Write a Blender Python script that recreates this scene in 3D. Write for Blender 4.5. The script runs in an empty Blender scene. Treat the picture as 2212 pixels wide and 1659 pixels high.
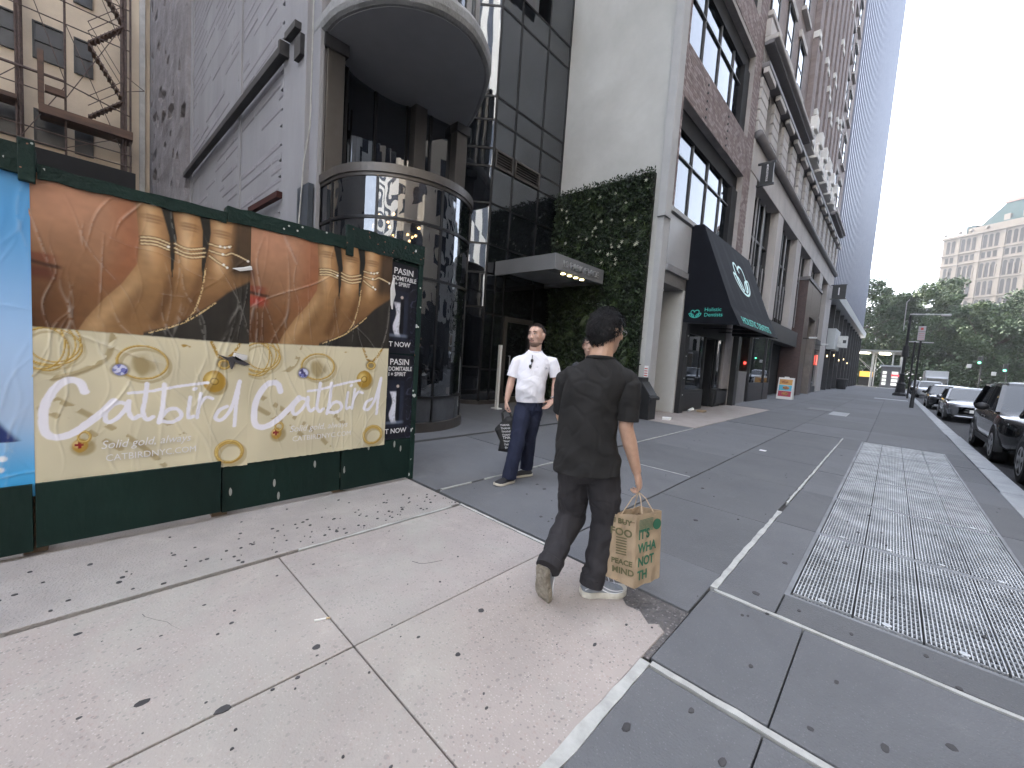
import bpy, bmesh, math, random
import numpy as np
from mathutils import Matrix, Vector, noise
R = math.radians
random.seed(7); rng = np.random.default_rng(7)
sc = bpy.context.scene
COL = sc.collection

# ------------------------------------------------------------------ camera
def cam_axes(yaw, pitch, roll):
    f = Vector((-math.sin(yaw)*math.cos(pitch), math.cos(yaw)*math.cos(pitch), math.sin(pitch)))
    r = Vector((math.cos(yaw), math.sin(yaw), 0)); u = r.cross(f)
    return (math.cos(roll)*r+math.sin(roll)*u, -math.sin(roll)*r+math.cos(roll)*u, f)
cr, cu, cf = cam_axes(0.75225, -0.07422, 0.06857)
cam = bpy.data.cameras.new('camera'); camo = bpy.data.objects.new('camera', cam); COL.objects.link(camo)
camo.matrix_world = Matrix(((cr.x, cu.x, -cf.x, 0), (cr.y, cu.y, -cf.y, 0), (cr.z, cu.z, -cf.z, 1.42), (0, 0, 0, 1)))
cam.sensor_width = 36; cam.lens = 36*875.48/2212; cam.clip_end = 3000; cam.clip_start = 0.05
sc.camera = camo

# ------------------------------------------------------------------ sky, sun, exposure
SUN_AZ, SUN_EL = -72.0, 42.0          # degrees from +Y towards +X, elevation
w = bpy.data.worlds.new('World'); sc.world = w; w.use_nodes = True
nt = w.node_tree; nt.nodes.clear()
sky = nt.nodes.new('ShaderNodeTexSky'); sky.sky_type = 'NISHITA'; sky.sun_disc = False
sky.sun_elevation = R(SUN_EL); sky.sun_rotation = R(SUN_AZ); sky.altitude = 10
sky.air_density = 1.0; sky.dust_density = 2.2; sky.ozone_density = 1.0
hs = nt.nodes.new('ShaderNodeHueSaturation'); hs.inputs['Saturation'].default_value = 0.44
bg = nt.nodes.new('ShaderNodeBackground'); bg.inputs['Strength'].default_value = 0.15
wo = nt.nodes.new('ShaderNodeOutputWorld')
nt.links.new(sky.outputs[0], hs.inputs['Color']); nt.links.new(hs.outputs[0], bg.inputs[0]); nt.links.new(bg.outputs[0], wo.inputs[0])
sl = bpy.data.lights.new('sun', 'SUN'); sl.energy = 2.0; sl.angle = R(0.53); sl.color = (1, .94, .85)
so = bpy.data.objects.new('sun', sl); COL.objects.link(so); so.location = (20, 30, 60)
sd = Vector((math.sin(R(SUN_AZ))*math.cos(R(SUN_EL)), math.cos(R(SUN_AZ))*math.cos(R(SUN_EL)), math.sin(R(SUN_EL))))
so.rotation_euler = sd.to_track_quat('Z', 'Y').to_euler()
vs = sc.view_settings; vs.view_transform = 'Standard'; vs.look = 'None'; vs.gamma = 1; vs.exposure = 3.22; vs.use_curve_mapping = False
sc.cycles.max_bounces = 7; sc.cycles.diffuse_bounces = 4; sc.cycles.glossy_bounces = 4; sc.cycles.transmission_bounces = 4
sc.cycles.transparent_max_bounces = 8; sc.cycles.caustics_reflective = False; sc.cycles.caustics_refractive = False
sc.cycles.use_denoising = True

# ------------------------------------------------------------------ materials
def M(name, col, rough=.7, metal=0., var=.18, scale=2.0, bump=0., bscale=30., col2=None, spec=.5, ior=None, detail=5, obj=False, stretch=None, fleck=None, coat=0, alpha=None, blot=()):
    m = bpy.data.materials.new(name); m.use_nodes = True; t = m.node_tree; b = t.nodes['Principled BSDF']
    b.inputs['Roughness'].default_value = rough; b.inputs['Metallic'].default_value = metal
    b.inputs['Specular IOR Level'].default_value = spec
    if ior: b.inputs['IOR'].default_value = ior
    if coat: b.inputs['Coat Weight'].default_value = coat; b.inputs['Coat Roughness'].default_value = .05
    if obj: src = t.nodes.new('ShaderNodeTexCoord').outputs['Object']
    else: src = t.nodes.new('ShaderNodeNewGeometry').outputs['Position']
    if stretch:
        mp = t.nodes.new('ShaderNodeMapping'); mp.inputs['Scale'].default_value = stretch; t.links.new(src, mp.inputs[0]); src = mp.outputs[0]
    if col2 is None: col2 = tuple(c*(1-var) for c in col); col1 = tuple(min(1, c*(1+var)) for c in col)
    else: col1 = col
    n = t.nodes.new('ShaderNodeTexNoise'); n.inputs['Scale'].default_value = scale; n.inputs['Detail'].default_value = detail; n.inputs['Roughness'].default_value = .65
    t.links.new(src, n.inputs['Vector'])
    rp = t.nodes.new('ShaderNodeValToRGB'); rp.color_ramp.elements[0].position = .32; rp.color_ramp.elements[1].position = .68
    rp.color_ramp.elements[0].color = (*col2, 1); rp.color_ramp.elements[1].color = (*col1, 1)
    t.links.new(n.outputs[0], rp.inputs[0]); out = rp.outputs[0]
    for (fs, fc, thr, amt) in (fleck or []):
        v = t.nodes.new('ShaderNodeTexVoronoi'); v.inputs['Scale'].default_value = fs; t.links.new(src, v.inputs['Vector'])
        sp = t.nodes.new('ShaderNodeSeparateColor'); t.links.new(v.outputs['Color'], sp.inputs[0])
        g = t.nodes.new('ShaderNodeMath'); g.operation = 'GREATER_THAN'; g.inputs[1].default_value = thr; t.links.new(sp.outputs[0], g.inputs[0])
        d = t.nodes.new('ShaderNodeMath'); d.operation = 'LESS_THAN'; d.inputs[1].default_value = .38; t.links.new(v.outputs['Distance'], d.inputs[0])
        mu = t.nodes.new('ShaderNodeMath'); mu.operation = 'MULTIPLY'; t.links.new(g.outputs[0], mu.inputs[0]); t.links.new(d.outputs[0], mu.inputs[1])
        m2 = t.nodes.new('ShaderNodeMath'); m2.operation = 'MULTIPLY'; m2.inputs[1].default_value = amt; t.links.new(mu.outputs[0], m2.inputs[0])
        mx = t.nodes.new('ShaderNodeMix'); mx.data_type = 'RGBA'; mx.inputs['B'].default_value = (*fc, 1)
        t.links.new(m2.outputs[0], mx.inputs['Factor']); t.links.new(out, mx.inputs['A']); out = mx.outputs['Result']
    for (bs, bc, lo, hi, amt) in blot:
        n3 = t.nodes.new('ShaderNodeTexNoise'); n3.inputs['Scale'].default_value = bs; n3.inputs['Detail'].default_value = 7; n3.inputs['Roughness'].default_value = .7; n3.inputs['Distortion'].default_value = .6; t.links.new(src, n3.inputs['Vector'])
        mr = t.nodes.new('ShaderNodeMapRange'); mr.inputs[1].default_value = lo; mr.inputs[2].default_value = hi; mr.inputs[4].default_value = amt; t.links.new(n3.outputs[0], mr.inputs[0])
        mx = t.nodes.new('ShaderNodeMix'); mx.data_type = 'RGBA'; mx.inputs['B'].default_value = (*bc, 1); t.links.new(mr.outputs[0], mx.inputs['Factor']); t.links.new(out, mx.inputs['A']); out = mx.outputs['Result']
    t.links.new(out, b.inputs['Base Color'])
    if bump:
        n2 = t.nodes.new('ShaderNodeTexNoise'); n2.inputs['Scale'].default_value = bscale; n2.inputs['Detail'].default_value = 6; t.links.new(src, n2.inputs['Vector'])
        bp = t.nodes.new('ShaderNodeBump'); bp.inputs['Strength'].default_value = min(1, bump*2); bp.inputs['Distance'].default_value = bump*.06
        t.links.new(n2.outputs[0], bp.inputs['Height']); t.links.new(bp.outputs[0], b.inputs['Normal'])
    return m
def EM(name, col, s):
    m = bpy.data.materials.new(name); m.use_nodes = True; b = m.node_tree.nodes['Principled BSDF']
    b.inputs['Base Color'].default_value = (*col, 1); b.inputs['Emission Color'].default_value = (*col, 1); b.inputs['Emission Strength'].default_value = s
    return m
def GLASS(name, tint, trans=.5, ior=1.9, rough=.015, warp=0., wscale=1.):
    """window pane: reflects by fresnel, lets part of the light through, tinted"""
    m = bpy.data.materials.new(name); m.use_nodes = True; t = m.node_tree; t.nodes.clear()
    o = t.nodes.new('ShaderNodeOutputMaterial'); mx = t.nodes.new('ShaderNodeMixShader'); fr = t.nodes.new('ShaderNodeFresnel'); fr.inputs[0].default_value = ior
    gl = t.nodes.new('ShaderNodeBsdfGlossy'); gl.inputs['Roughness'].default_value = rough; gl.inputs['Color'].default_value = (.92, .95, 1, 1)
    tr = t.nodes.new('ShaderNodeBsdfTransparent'); tr.inputs[0].default_value = (*tint, 1)
    df = t.nodes.new('ShaderNodeBsdfDiffuse'); df.inputs[0].default_value = (.012, .014, .018, 1)
    m2 = t.nodes.new('ShaderNodeMixShader'); m2.inputs[0].default_value = trans
    t.links.new(df.outputs[0], m2.inputs[1]); t.links.new(tr.outputs[0], m2.inputs[2])
    t.links.new(fr.outputs[0], mx.inputs[0]); t.links.new(m2.outputs[0], mx.inputs[1]); t.links.new(gl.outputs[0], mx.inputs[2]); t.links.new(mx.outputs[0], o.inputs[0])
    if warp:
        g = t.nodes.new('ShaderNodeNewGeometry'); n = t.nodes.new('ShaderNodeTexNoise'); n.inputs['Scale'].default_value = wscale; n.inputs['Detail'].default_value = 1
        t.links.new(g.outputs['Position'], n.inputs['Vector']); bp = t.nodes.new('ShaderNodeBump'); bp.inputs['Strength'].default_value = 1; bp.inputs['Distance'].default_value = warp
        t.links.new(n.outputs[0], bp.inputs['Height']); t.links.new(bp.outputs[0], gl.inputs['Normal']); t.links.new(bp.outputs[0], fr.inputs['Normal'])
    return m
def VC(name, rough=.5, spec=.5, bump=0, attr='col'):
    m = bpy.data.materials.new(name); m.use_nodes = True; t = m.node_tree; b = t.nodes['Principled BSDF']
    a = t.nodes.new('ShaderNodeVertexColor'); a.layer_name = attr; t.links.new(a.outputs[0], b.inputs['Base Color'])
    b.inputs['Roughness'].default_value = rough; b.inputs['Specular IOR Level'].default_value = spec
    return m

# ------------------------------------------------------------------ mesh helpers
WM = {}
class MB:
    def __init__(s): s.v = []; s.f = []
    def box(s, x0, x1, y0, y1, z0, z1):
        n = len(s.v)
        s.v += [(x0,y0,z0),(x1,y0,z0),(x1,y1,z0),(x0,y1,z0),(x0,y0,z1),(x1,y0,z1),(x1,y1,z1),(x0,y1,z1)]
        s.f += [(n,n+3,n+2,n+1),(n+4,n+5,n+6,n+7),(n,n+1,n+5,n+4),(n+1,n+2,n+6,n+5),(n+2,n+3,n+7,n+6),(n+3,n,n+4,n+7)]
        return s
    def quad(s, a, b, c, d): n = len(s.v); s.v += [tuple(a),tuple(b),tuple(c),tuple(d)]; s.f.append((n,n+1,n+2,n+3)); return s
    def poly(s, pts): n = len(s.v); s.v += [tuple(p) for p in pts]; s.f.append(tuple(range(n, n+len(pts)))); return s
    def prism(s, pts, vec):
        n = len(s.v); k = len(pts); vec = Vector(vec)
        s.v += [tuple(p) for p in pts]+[tuple(Vector(p)+vec) for p in pts]
        s.f += [tuple(range(n, n+k))[::-1], tuple(range(n+k, n+2*k))]
        s.f += [(n+i, n+(i+1) % k, n+k+(i+1) % k, n+k+i) for i in range(k)]
        return s
    def loft(s, rings, cap=True, close=True):
        n = len(s.v); k = len(rings[0])
        for r in rings: s.v += [tuple(p) for p in r]
        for j in range(len(rings)-1):
            for i in range(k if close else k-1):
                a = n+j*k+i; b = n+j*k+(i+1) % k
                s.f.append((a, b, b+k, a+k))
        if cap: s.f += [tuple(range(n, n+k))[::-1], tuple(range(n+(len(rings)-1)*k, n+len(rings)*k))]
        return s
    def tube(s, pts, r, n=8):
        pts = [Vector(p) for p in pts]; rs = r if isinstance(r, (list, tuple)) else [r]*len(pts); rings = []
        for i, p in enumerate(pts):
            d = (pts[min(i+1, len(pts)-1)]-pts[max(i-1, 0)]).normalized()
            a = d.orthogonal().normalized() if i == 0 else (a - d*a.dot(d)).normalized()
            b = d.cross(a)
            rings.append([p+(a*math.cos(2*math.pi*k/n)+b*math.sin(2*math.pi*k/n))*rs[i] for k in range(n)])
        return s.loft(rings)
    def cyl(s, c, r, z0, z1, n=20, r2=None):
        r2 = r if r2 is None else r2
        return s.loft([[(c[0]+r*math.cos(2*math.pi*k/n), c[1]+r*math.sin(2*math.pi*k/n), z0) for k in range(n)],
                       [(c[0]+r2*math.cos(2*math.pi*k/n), c[1]+r2*math.sin(2*math.pi*k/n), z1) for k in range(n)]])
    def ball(s, c, r, n=10, m=6):
        rx, ry, rz = r if isinstance(r, (tuple, list)) else (r, r, r)
        rings = []
        for j in range(m+1):
            t = -math.pi/2+math.pi*(j+.02 if j == 0 else (j-.02 if j == m else j))/m
            rings.append([(c[0]+rx*math.cos(t)*math.cos(2*math.pi*k/n), c[1]+ry*math.cos(t)*math.sin(2*math.pi*k/n), c[2]+rz*math.sin(t)) for k in range(n)])
        return s.loft(rings)
    def mesh(s, name='m', smooth=False):
        me = bpy.data.meshes.new(name); me.from_pydata(s.v, [], s.f)
        bm = bmesh.new(); bm.from_mesh(me); bmesh.ops.recalc_face_normals(bm, faces=bm.faces); bm.to_mesh(me); bm.free()
        if smooth: me.shade_smooth()
        return me
    def build(s, name, mat, parent=None, smooth=False, local=False, bevel=0, **tags):
        return put(name, s.mesh(name, smooth), mat, parent, local=local, bevel=bevel, **tags)
def reg(o, wm): WM[o.name] = wm
def setp(o, label=None, cat=None, group=None, kind=None):
    if label: o['label'] = label
    if cat: o['category'] = cat
    if group: o['group'] = group
    if kind: o['kind'] = kind
    return o
def put(name, me, mat, parent=None, mw=None, local=False, bevel=0, **tags):
    o = bpy.data.objects.new(name, me); COL.objects.link(o)
    if mat is not None:
        if len(me.materials) == 0: me.materials.append(mat)
    mw = mw or Matrix()
    o.matrix_basis = mw
    if parent is not None:
        o.parent = parent
        if not local: o.matrix_parent_inverse = WM[parent.name].inverted()
    reg(o, mw if not local else (WM[parent.name] @ mw if parent else mw))
    if bevel:
        md = o.modifiers.new('b', 'BEVEL'); md.width = bevel; md.segments = 2; md.limit_method = 'ANGLE'; md.angle_limit = R(40)
    setp(o, **tags)
    return o
def thing(name, label, cat, loc=(0, 0, 0), rz=0, group=None):
    o = bpy.data.objects.new(name, None); COL.objects.link(o); o.empty_display_size = .2
    o.matrix_basis = Matrix.Translation(loc) @ Matrix.Rotation(rz, 4, 'Z'); reg(o, o.matrix_basis.copy())
    return setp(o, label, cat, group)
def copy_tree(o, parent=None):
    c = o.copy(); COL.objects.link(c); c.parent = parent
    if parent is not None: c.matrix_parent_inverse = o.matrix_parent_inverse.copy()
    for ch in [x for x in bpy.data.objects if x.parent == o]: copy_tree(ch, c)
    return c
def bx(name, mat, parent, x0, x1, y0, y1, z0, z1, **k): return MB().box(x0, x1, y0, y1, z0, z1).build(name, mat, parent, **k)
def text(name, body, size, mat, parent, loc, xd, yd, ext=.002, shear=0, align='LEFT', width=1.0, bold=0, **k):
    cu_ = bpy.data.curves.new(name, 'FONT'); cu_.body = body; cu_.size = size; cu_.extrude = ext; cu_.shear = shear; cu_.align_x = align; cu_.offset = bold; cu_.resolution_u = 3
    o = bpy.data.objects.new('tmp', cu_); COL.objects.link(o)
    dg = bpy.context.evaluated_depsgraph_get(); me = bpy.data.meshes.new_from_object(o.evaluated_get(dg)); bpy.data.objects.remove(o); bpy.data.curves.remove(cu_)
    xd = Vector(xd).normalized(); yd = Vector(yd).normalized(); zd = xd.cross(yd); xd = xd*width
    mw = Matrix(((xd.x, yd.x, zd.x, loc[0]), (xd.y, yd.y, zd.y, loc[1]), (xd.z, yd.z, zd.z, loc[2]), (0, 0, 0, 1)))
    me.transform(mw); me.materials.clear()
    return put(name, me, mat, parent, **k)
def remeshed(mb, voxel, smooth_it=4, fac=.5):
    me = mb.mesh('tmp'); o = bpy.data.objects.new('tmp', me); COL.objects.link(o)
    md = o.modifiers.new('r', 'REMESH'); md.mode = 'VOXEL'; md.voxel_size = voxel
    if smooth_it:
        s = o.modifiers.new('s', 'SMOOTH'); s.iterations = smooth_it; s.factor = fac
    dg = bpy.context.evaluated_depsgraph_get(); out = bpy.data.meshes.new_from_object(o.evaluated_get(dg))
    bpy.data.objects.remove(o); bpy.data.meshes.remove(me); out.shade_smooth()
    return out
def displace(me, fn):
    n = len(me.vertices); co = np.empty(n*3, np.float32); me.vertices.foreach_get('co', co); no = np.empty(n*3, np.float32); me.vertices.foreach_get('normal', no)
    co = co.reshape(-1, 3); no = no.reshape(-1, 3); d = fn(co, no); co += no*d[:, None]; me.vertices.foreach_set('co', co.ravel()); me.update()
def bar(mb, a, b, wd, ht=None):
    """square bar between two points"""
    a = Vector(a); b = Vector(b); d = (b-a).normalized(); ht = ht or wd
    s_ = d.cross(Vector((0, 0, 1))); s_ = s_.normalized() if s_.length > 1e-3 else Vector((1, 0, 0)); t_ = s_.cross(d)
    q = [s_*wd/2+t_*ht/2, -s_*wd/2+t_*ht/2, -s_*wd/2-t_*ht/2, s_*wd/2-t_*ht/2]
    mb.loft([[a+k for k in q], [b+k for k in q]]); return mb
# ------------------------------------------------------------------ palette
m_slab = M('pavement_dark', (.108,.11,.115), .82, blot=[(.55,(.062,.063,.067),.5,.75,.55),(2.3,(.19,.19,.195),.6,.8,.45),(7,(.05,.05,.052),.62,.8,.4)], col2=(.09,.093,.099), scale=1.3, bump=.25, bscale=90, detail=8, fleck=[(120,(.2,.2,.21),.9,.3),(90,(.06,.06,.065),.9,.4)])
m_slab2 = M('pavement_dark_b', (.128,.131,.139), .82, blot=[(.55,(.062,.063,.067),.5,.75,.55),(2.3,(.19,.19,.195),.6,.8,.45),(7,(.05,.05,.052),.62,.8,.4)], col2=(.104,.107,.114), scale=1.1, bump=.25, bscale=90, detail=8, fleck=[(120,(.22,.22,.23),.9,.3)])
m_pink = M('pavement_pink', (.365,.318,.29), .85, blot=[(.6,(.27,.245,.228),.45,.72,.7),(1.7,(.52,.47,.43),.58,.8,.5),(5,(.19,.17,.162),.6,.8,.5),(.9,(.33,.34,.30),.5,.7,.45)], col2=(.29,.255,.235), scale=1.6, bump=.16, bscale=90, detail=9, fleck=[(75,(.16,.145,.14),.86,.6),(110,(.5,.46,.43),.8,.45),(42,(.16,.15,.145),.95,.5),(60,(.30,.22,.20),.85,.4)])
m_pink2 = M('pavement_pink_rough', (.355,.312,.29), .88, blot=[(.6,(.27,.245,.228),.45,.72,.7),(1.7,(.52,.47,.43),.58,.8,.5),(5,(.19,.17,.162),.6,.8,.5),(.9,(.33,.34,.30),.5,.7,.45)], col2=(.275,.242,.226), scale=2.2, bump=.2, bscale=80, detail=9, fleck=[(70,(.14,.13,.125),.86,.65),(48,(.2,.16,.15),.9,.45),(120,(.48,.44,.42),.8,.4)])
m_strip = M('pavement_strip', (.385,.35,.33), .85, blot=[(.6,(.27,.245,.228),.45,.72,.7),(1.7,(.52,.47,.43),.58,.8,.5),(5,(.19,.17,.162),.6,.8,.5),(.9,(.33,.34,.30),.5,.7,.45)], col2=(.285,.26,.245), scale=2.6, bump=.3, bscale=80, detail=9, fleck=[(90,(.15,.14,.14),.9,.6)])
m_joint = M('joint_dark', (.035,.033,.032), .9, bump=.3)
m_white = M('joint_white', (.44,.44,.42), .7, col2=(.30,.30,.285), scale=9, bump=.2)
m_gum = M('gum', (.045,.043,.045), .85, var=.35, scale=6)
m_road = M('asphalt', (.05,.05,.054), .85, col2=(.038,.038,.042), scale=.8, bump=.4, bscale=120, fleck=[(150,(.12,.12,.12),.85,.5)])
m_kerb = M('kerb_granite', (.36,.37,.38), .75, col2=(.26,.27,.28), scale=3, bump=.3, bscale=50, fleck=[(120,(.15,.15,.15),.85,.5)])
m_steel = M('galvanised', (.36,.37,.38), .55, metal=.5, var=.2, scale=8)
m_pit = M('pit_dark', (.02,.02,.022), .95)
m_iron = M('cast_iron', (.05,.05,.052), .5, metal=.5, var=.3)

# ------------------------------------------------------------------ ground
def struct(name, mb, mat, **k): return mb.build(name, mat, kind='structure', **k)
struct('ground', MB().box(-900, 900, -900, 1500, -.6, -.5), M('earth', (.10,.10,.09), .9))
road = struct('road', MB().box(1.5, 12.5, -120, 93, -.5, -.14), m_road)
struct('cross_street', MB().box(-80, 160, 93.004, 108, -.5, -.144), m_road)
struct('park_ground', MB().box(-80, 160, 108.004, 240, -.5, -.02), M('park_earth', (.05,.07,.03), .95, var=.4, scale=.5))
struct('far_pavement', MB().box(12.75, 16.5, -120, 92.9, -.5, 0), m_slab2)
side = struct('sidewalk', MB().box(-40, 1.2, -60, 92.8, -.5, -.03), m_joint)
kerb = struct('kerb', MB().box(1.21, 1.49, -60, 92.8, -.5, -.045), m_joint)
y = 1.0
while y < 92:
    l = random.uniform(1.7, 2.6) if y < 40 else 8.0
    j = random.uniform(-.012, .012)
    bx('kerb_stone', m_kerb, kerb, 1.21+j, 1.48+j, y+.006, min(y+l, 92.8)-.006, -.14, .002+random.uniform(-.004, .006), bevel=.012); y += l
l = 6
for yy in (-20, -14, -8, -4): bx('kerb_stone', m_kerb, kerb, 1.2, 1.5, yy+.006, yy+(6 if yy < -8 else (4 if yy == -8 else 5))-.006, -.14, .002, bevel=.012)

def slab(x0, x1, y0, y1, mat, g=.005, name='slab'):
    z = random.uniform(-.002, .002)
    return bx(name, mat, side, x0+g, x1-g, y0+g, y1-g, -.03, z, bevel=.004)
# pink concrete field, left foreground
for (x0, x1) in ((-2.78, -1.715), (-1.715, -.748)):
    for (y0, y1) in ((-4.4, -2.6), (-2.6, -.9), (-.9, .87)): slab(x0, x1, y0, y1, m_pink, .0035)
slab(-2.78, -1.715, .87, 2.385, m_pink2, .0035)
# the slab with the broken corner
o = MB().prism([(-1.7115,.8735,-.03),(-.752,.8735,-.03),(-.752,2.12,-.03),(-.80,2.16,-.03),(-.84,2.12,-.03),(-.92,2.19,-.03),(-1.0,2.18,-.03),(-1.08,2.25,-.03),(-1.15,2.3,-.03),(-1.28,2.31,-.03),(-1.4,2.382,-.03),(-1.7115,2.382,-.03)], (0,0,.031)).build('slab', m_pink, side, bevel=.004)
MB().prism([(-1.41,2.402,-.02),(-.724,2.402,-.02),(-.724,1.872,-.02),(-.79,1.872,-.02),(-1.3,2.2,-.02)], (0,0,.012)).build('broken_patch', M('rubble', (.16,.148,.145), .95, col2=(.105,.098,.098), scale=9, bump=.9, bscale=35, fleck=[(60,(.3,.28,.27),.7,.7)]), side)
# strip along the hoarding
for (y0, y1) in ((-5.4, -2.6), (-2.6, -.6), (-.6, 2.42)): slab(-6.5, -2.82, y0, y1, m_strip, .006)
# dark flags
def dark(x0, x1, ys, g=.0032):
    for a, b in zip(ys, ys[1:]): slab(x0, x1, a, b, random.choice((m_slab, m_slab2)), g)
dark(-.705, -.23, [-5.5, -3.2, -1, .6, 1.82]); dark(-.23, 1.2, [-5.5, -3.2, -1, .6, 1.82])
dark(-.72, -.225, [1.88, 2.755]); dark(-.225, 1.2, [1.88, 2.755])
dark(-1.745, -.727, [2.405, 3.02, 4.4, 6.1, 7.9, 9.8, 12])
dark(-3.2, -1.755, [2.45, 4.0, 5.36, 7.1, 9.8, 12]); dark(-5.1, -3.24, [2.45, 4.4, 7.1, 9.7])
dark(-9.5, -5.2, [2.45, 5.6, 8.0, 10.15])
dark(-.693, -.37, [2.8, 4.55, 6.05, 7.5, 9.0, 10.4, 12.05]); dark(.9, 1.2, [2.8, 4.55, 6.05, 7.5, 9.0, 10.4, 12.05]); slab(-.37, .9, 2.8, 3.1, m_slab)
yy = [12.05+2.4*i for i in range(12)]
for (a, b) in ((-3.2, -1.75), (-1.75, -.3), (-.3, 1.2)): dark(a, b, yy)
dark(-3.2, 1.2, [38.45, 44, 50, 58, 68, 80, 92.7])
for (a, b) in ((17.6, 24), (24, 31), (31, 38.45), (38.45, 50), (50, 65), (65, 92.7)): slab(-6, -3.2, a, b, m_slab2)
# lighter pinkish apron before the dentist
for (a, b) in ((9.75, 11.5), (11.5, 13.5), (13.5, 15.6), (15.6, 17.55)): slab(-5.9, -3.22, a, b, m_pink2)
# white sealed joints
def white(x0, x1, y0, y1, name='joint_sealant'):
    # hand-troweled: many short boxes with a wavering width in one strip
    mb = MB(); L = max(x1-x0, y1-y0); n = max(2, int(L/.09)); along_x = (x1-x0) > (y1-y0); p = []
    for i in range(n+1):
        t = i/n; e0 = random.uniform(-.005, .005); e1 = random.uniform(-.005, .005)
        p.append(((x0+t*(x1-x0), y0+e0, y1+e1) if along_x else (y0+t*(y1-y0), x0+e0, x1+e1)))
    rings = []
    for q in p:
        if along_x: rings.append([(q[0], q[1], -.03), (q[0], q[2], -.03), (q[0], q[2], .004), (q[0], q[1], .004)])
        else: rings.append([(q[1], q[0], -.03), (q[2], q[0], -.03), (q[2], q[0], .004), (q[1], q[0], .004)])
    mb.loft(rings); mb.build(name, m_white, side)
white(-.752, -.702, -5, 1.84); white(-.70, 1.2, 1.832, 1.868); white(-.70, 1.2, 2.762, 2.79)
white(-.728, -.692, 2.8, 4.9); white(-.722, -.698, 5.3, 12.0)
white(-2.8, -1.75, 2.39, 2.412); white(-3.232, -3.208, 2.5, 2.9); white(-3.23, -3.21, 3.1, 4.5); white(-3.23, -3.21, 6.6, 9.6); white(-2.6, -1.78, 5.352, 5.37); white(-2.81, -2.79, 1.0, 2.3)
# gum spots: far too many to count
mb = MB()
def spot(x, y, r):
    k = 9; a0 = random.random()*6; e = random.uniform(.55, 1)
    top = [(x+r*e*random.uniform(.8,1.15)*math.cos(a0+2*math.pi*i/k), y+r*random.uniform(.8,1.15)*math.sin(a0+2*math.pi*i/k), .0035) for i in range(k)]
    bot = [(x+(q[0]-x)*1.12, y+(q[1]-y)*1.12, -.001) for q in top]
    mb.loft([bot, top])
for i in range(120):
    x = -2.85-abs(random.gauss(0, .28)); y = random.uniform(-.3, 2.4) if i % 3 else random.gauss(1.55, .4)
    if x > -3.62: spot(x, y, random.uniform(.003, .012))
for (x, y, r) in ((-1.95,.15,.024),(-1.72,.36,.026),(-1.82,.74,.018),(-1.52,1.5,.018),(-2.6,-.02,.016),(-2.25,.5,.01),(-.62,1.45,.022),(-.47,1.72,.016),(-.31,1.58,.02),(-.36,2.2,.014),(.12,2.12,.024),(.31,2.33,.02),(-.1,2.0,.012),(-2.6,3.4,.022),(-2.0,3.6,.02),(-1.2,3.9,.02),(-.45,3.6,.022),(-.5,2.95,.022),(-1.5,5.0,.022),(-.05,2.4,.016),(.42,2.04,.022),(-.95,1.75,.014),(-.5,2.62,.012),(.02,1.57,.018),(-1.35,1.2,.012)): spot(x, y, r)
for i in range(120): spot(random.uniform(-3.1, 1.1), 2.5+13*random.random()**1.6, random.uniform(.004, .017))
for i in range(60): spot(random.uniform(-2.7, -.8), random.uniform(-.2, 2.2), random.uniform(.003, .009))
cr_ = MB()                                    # hairline cracks in the old concrete
def crack(x, y, a, n):
    p = [Vector((x, y, .0022))]
    for i in range(n): a += random.gauss(0, .28); p.append(p[-1]+Vector((math.cos(a), math.sin(a), 0))*random.uniform(.03, .08))
    rg = []
    for i, q in enumerate(p):
        d = (p[min(i+1, len(p)-1)]-p[max(i-1, 0)]).normalized(); s_ = Vector((-d.y, d.x, 0))*(.0013*(1-.7*i/len(p)))*random.uniform(.6, 1.4); rg.append([q-s_, q+s_, q+s_-Vector((0, 0, .01)), q-s_-Vector((0, 0, .01))])
    cr_.loft(rg)
for (x, y, a, n) in ((-2.6, .2, .35, 5), (-2.2, 1.5, .2, 4)): crack(x, y, a, n)
cr_.build('pavement_cracks', m_joint, side, kind='stuff')
cb_ = thing('cigarette_butt', 'cigarette butt lying on the pink concrete in the foreground', 'litter', (-2.0, .82, 0)); MB().tube([(-2.005, .80, .006), (-1.985, .85, .006)], .005, 7).build('paper_tube', M('butt_white', (.7,.69,.66), .7), cb_); MB().tube([(-1.985, .85, .006), (-1.978, .868, .006)], .0052, 7).build('filter', M('butt_tan', (.5,.38,.22), .8), cb_)
mb.build('gum_spots', m_gum, label='dark flattened chewing gum spots trodden into the pavement', cat='gum', kind='stuff')

# ------------------------------------------------------------------ subway ventilation grating
gr = thing('ventilation_grating', 'large steel ventilation grating of four columns set in the dark pavement', 'grating', (-.34, 3.13, 0))
xs = [-.34+.304*i for i in range(5)]; ys = [3.13, 4.55, 6.02, 7.5, 8.95, 10.35, 12.0]
bx('pit', m_pit, gr, -.37, .9, 3.1, 12.03, -.34, -.3)
fr = MB()
fr.box(-.375, -.345, 3.1, 12.03, -.2, -.003); fr.box(.88, .905, 3.1, 12.03, -.2, -.003)
fr.box(-.345, .88, 3.1, 3.128, -.2, -.003); fr.box(-.345, .88, 12.0, 12.03, -.2, -.003)
for yv in ys[1:-1]: fr.box(-.345, .88, yv-.03, yv+.03, -.25, -.003)
fr.build('grate_frame', M('grate_frame_iron', (.17,.175,.185), .65, metal=.2, var=.25), gr)
m_grate = M('grate_steel', (.40,.41,.42), .55, metal=.3, var=.35, scale=3.0, blot=[(5,(.16,.14,.12),.55,.75,.5)])
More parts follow.
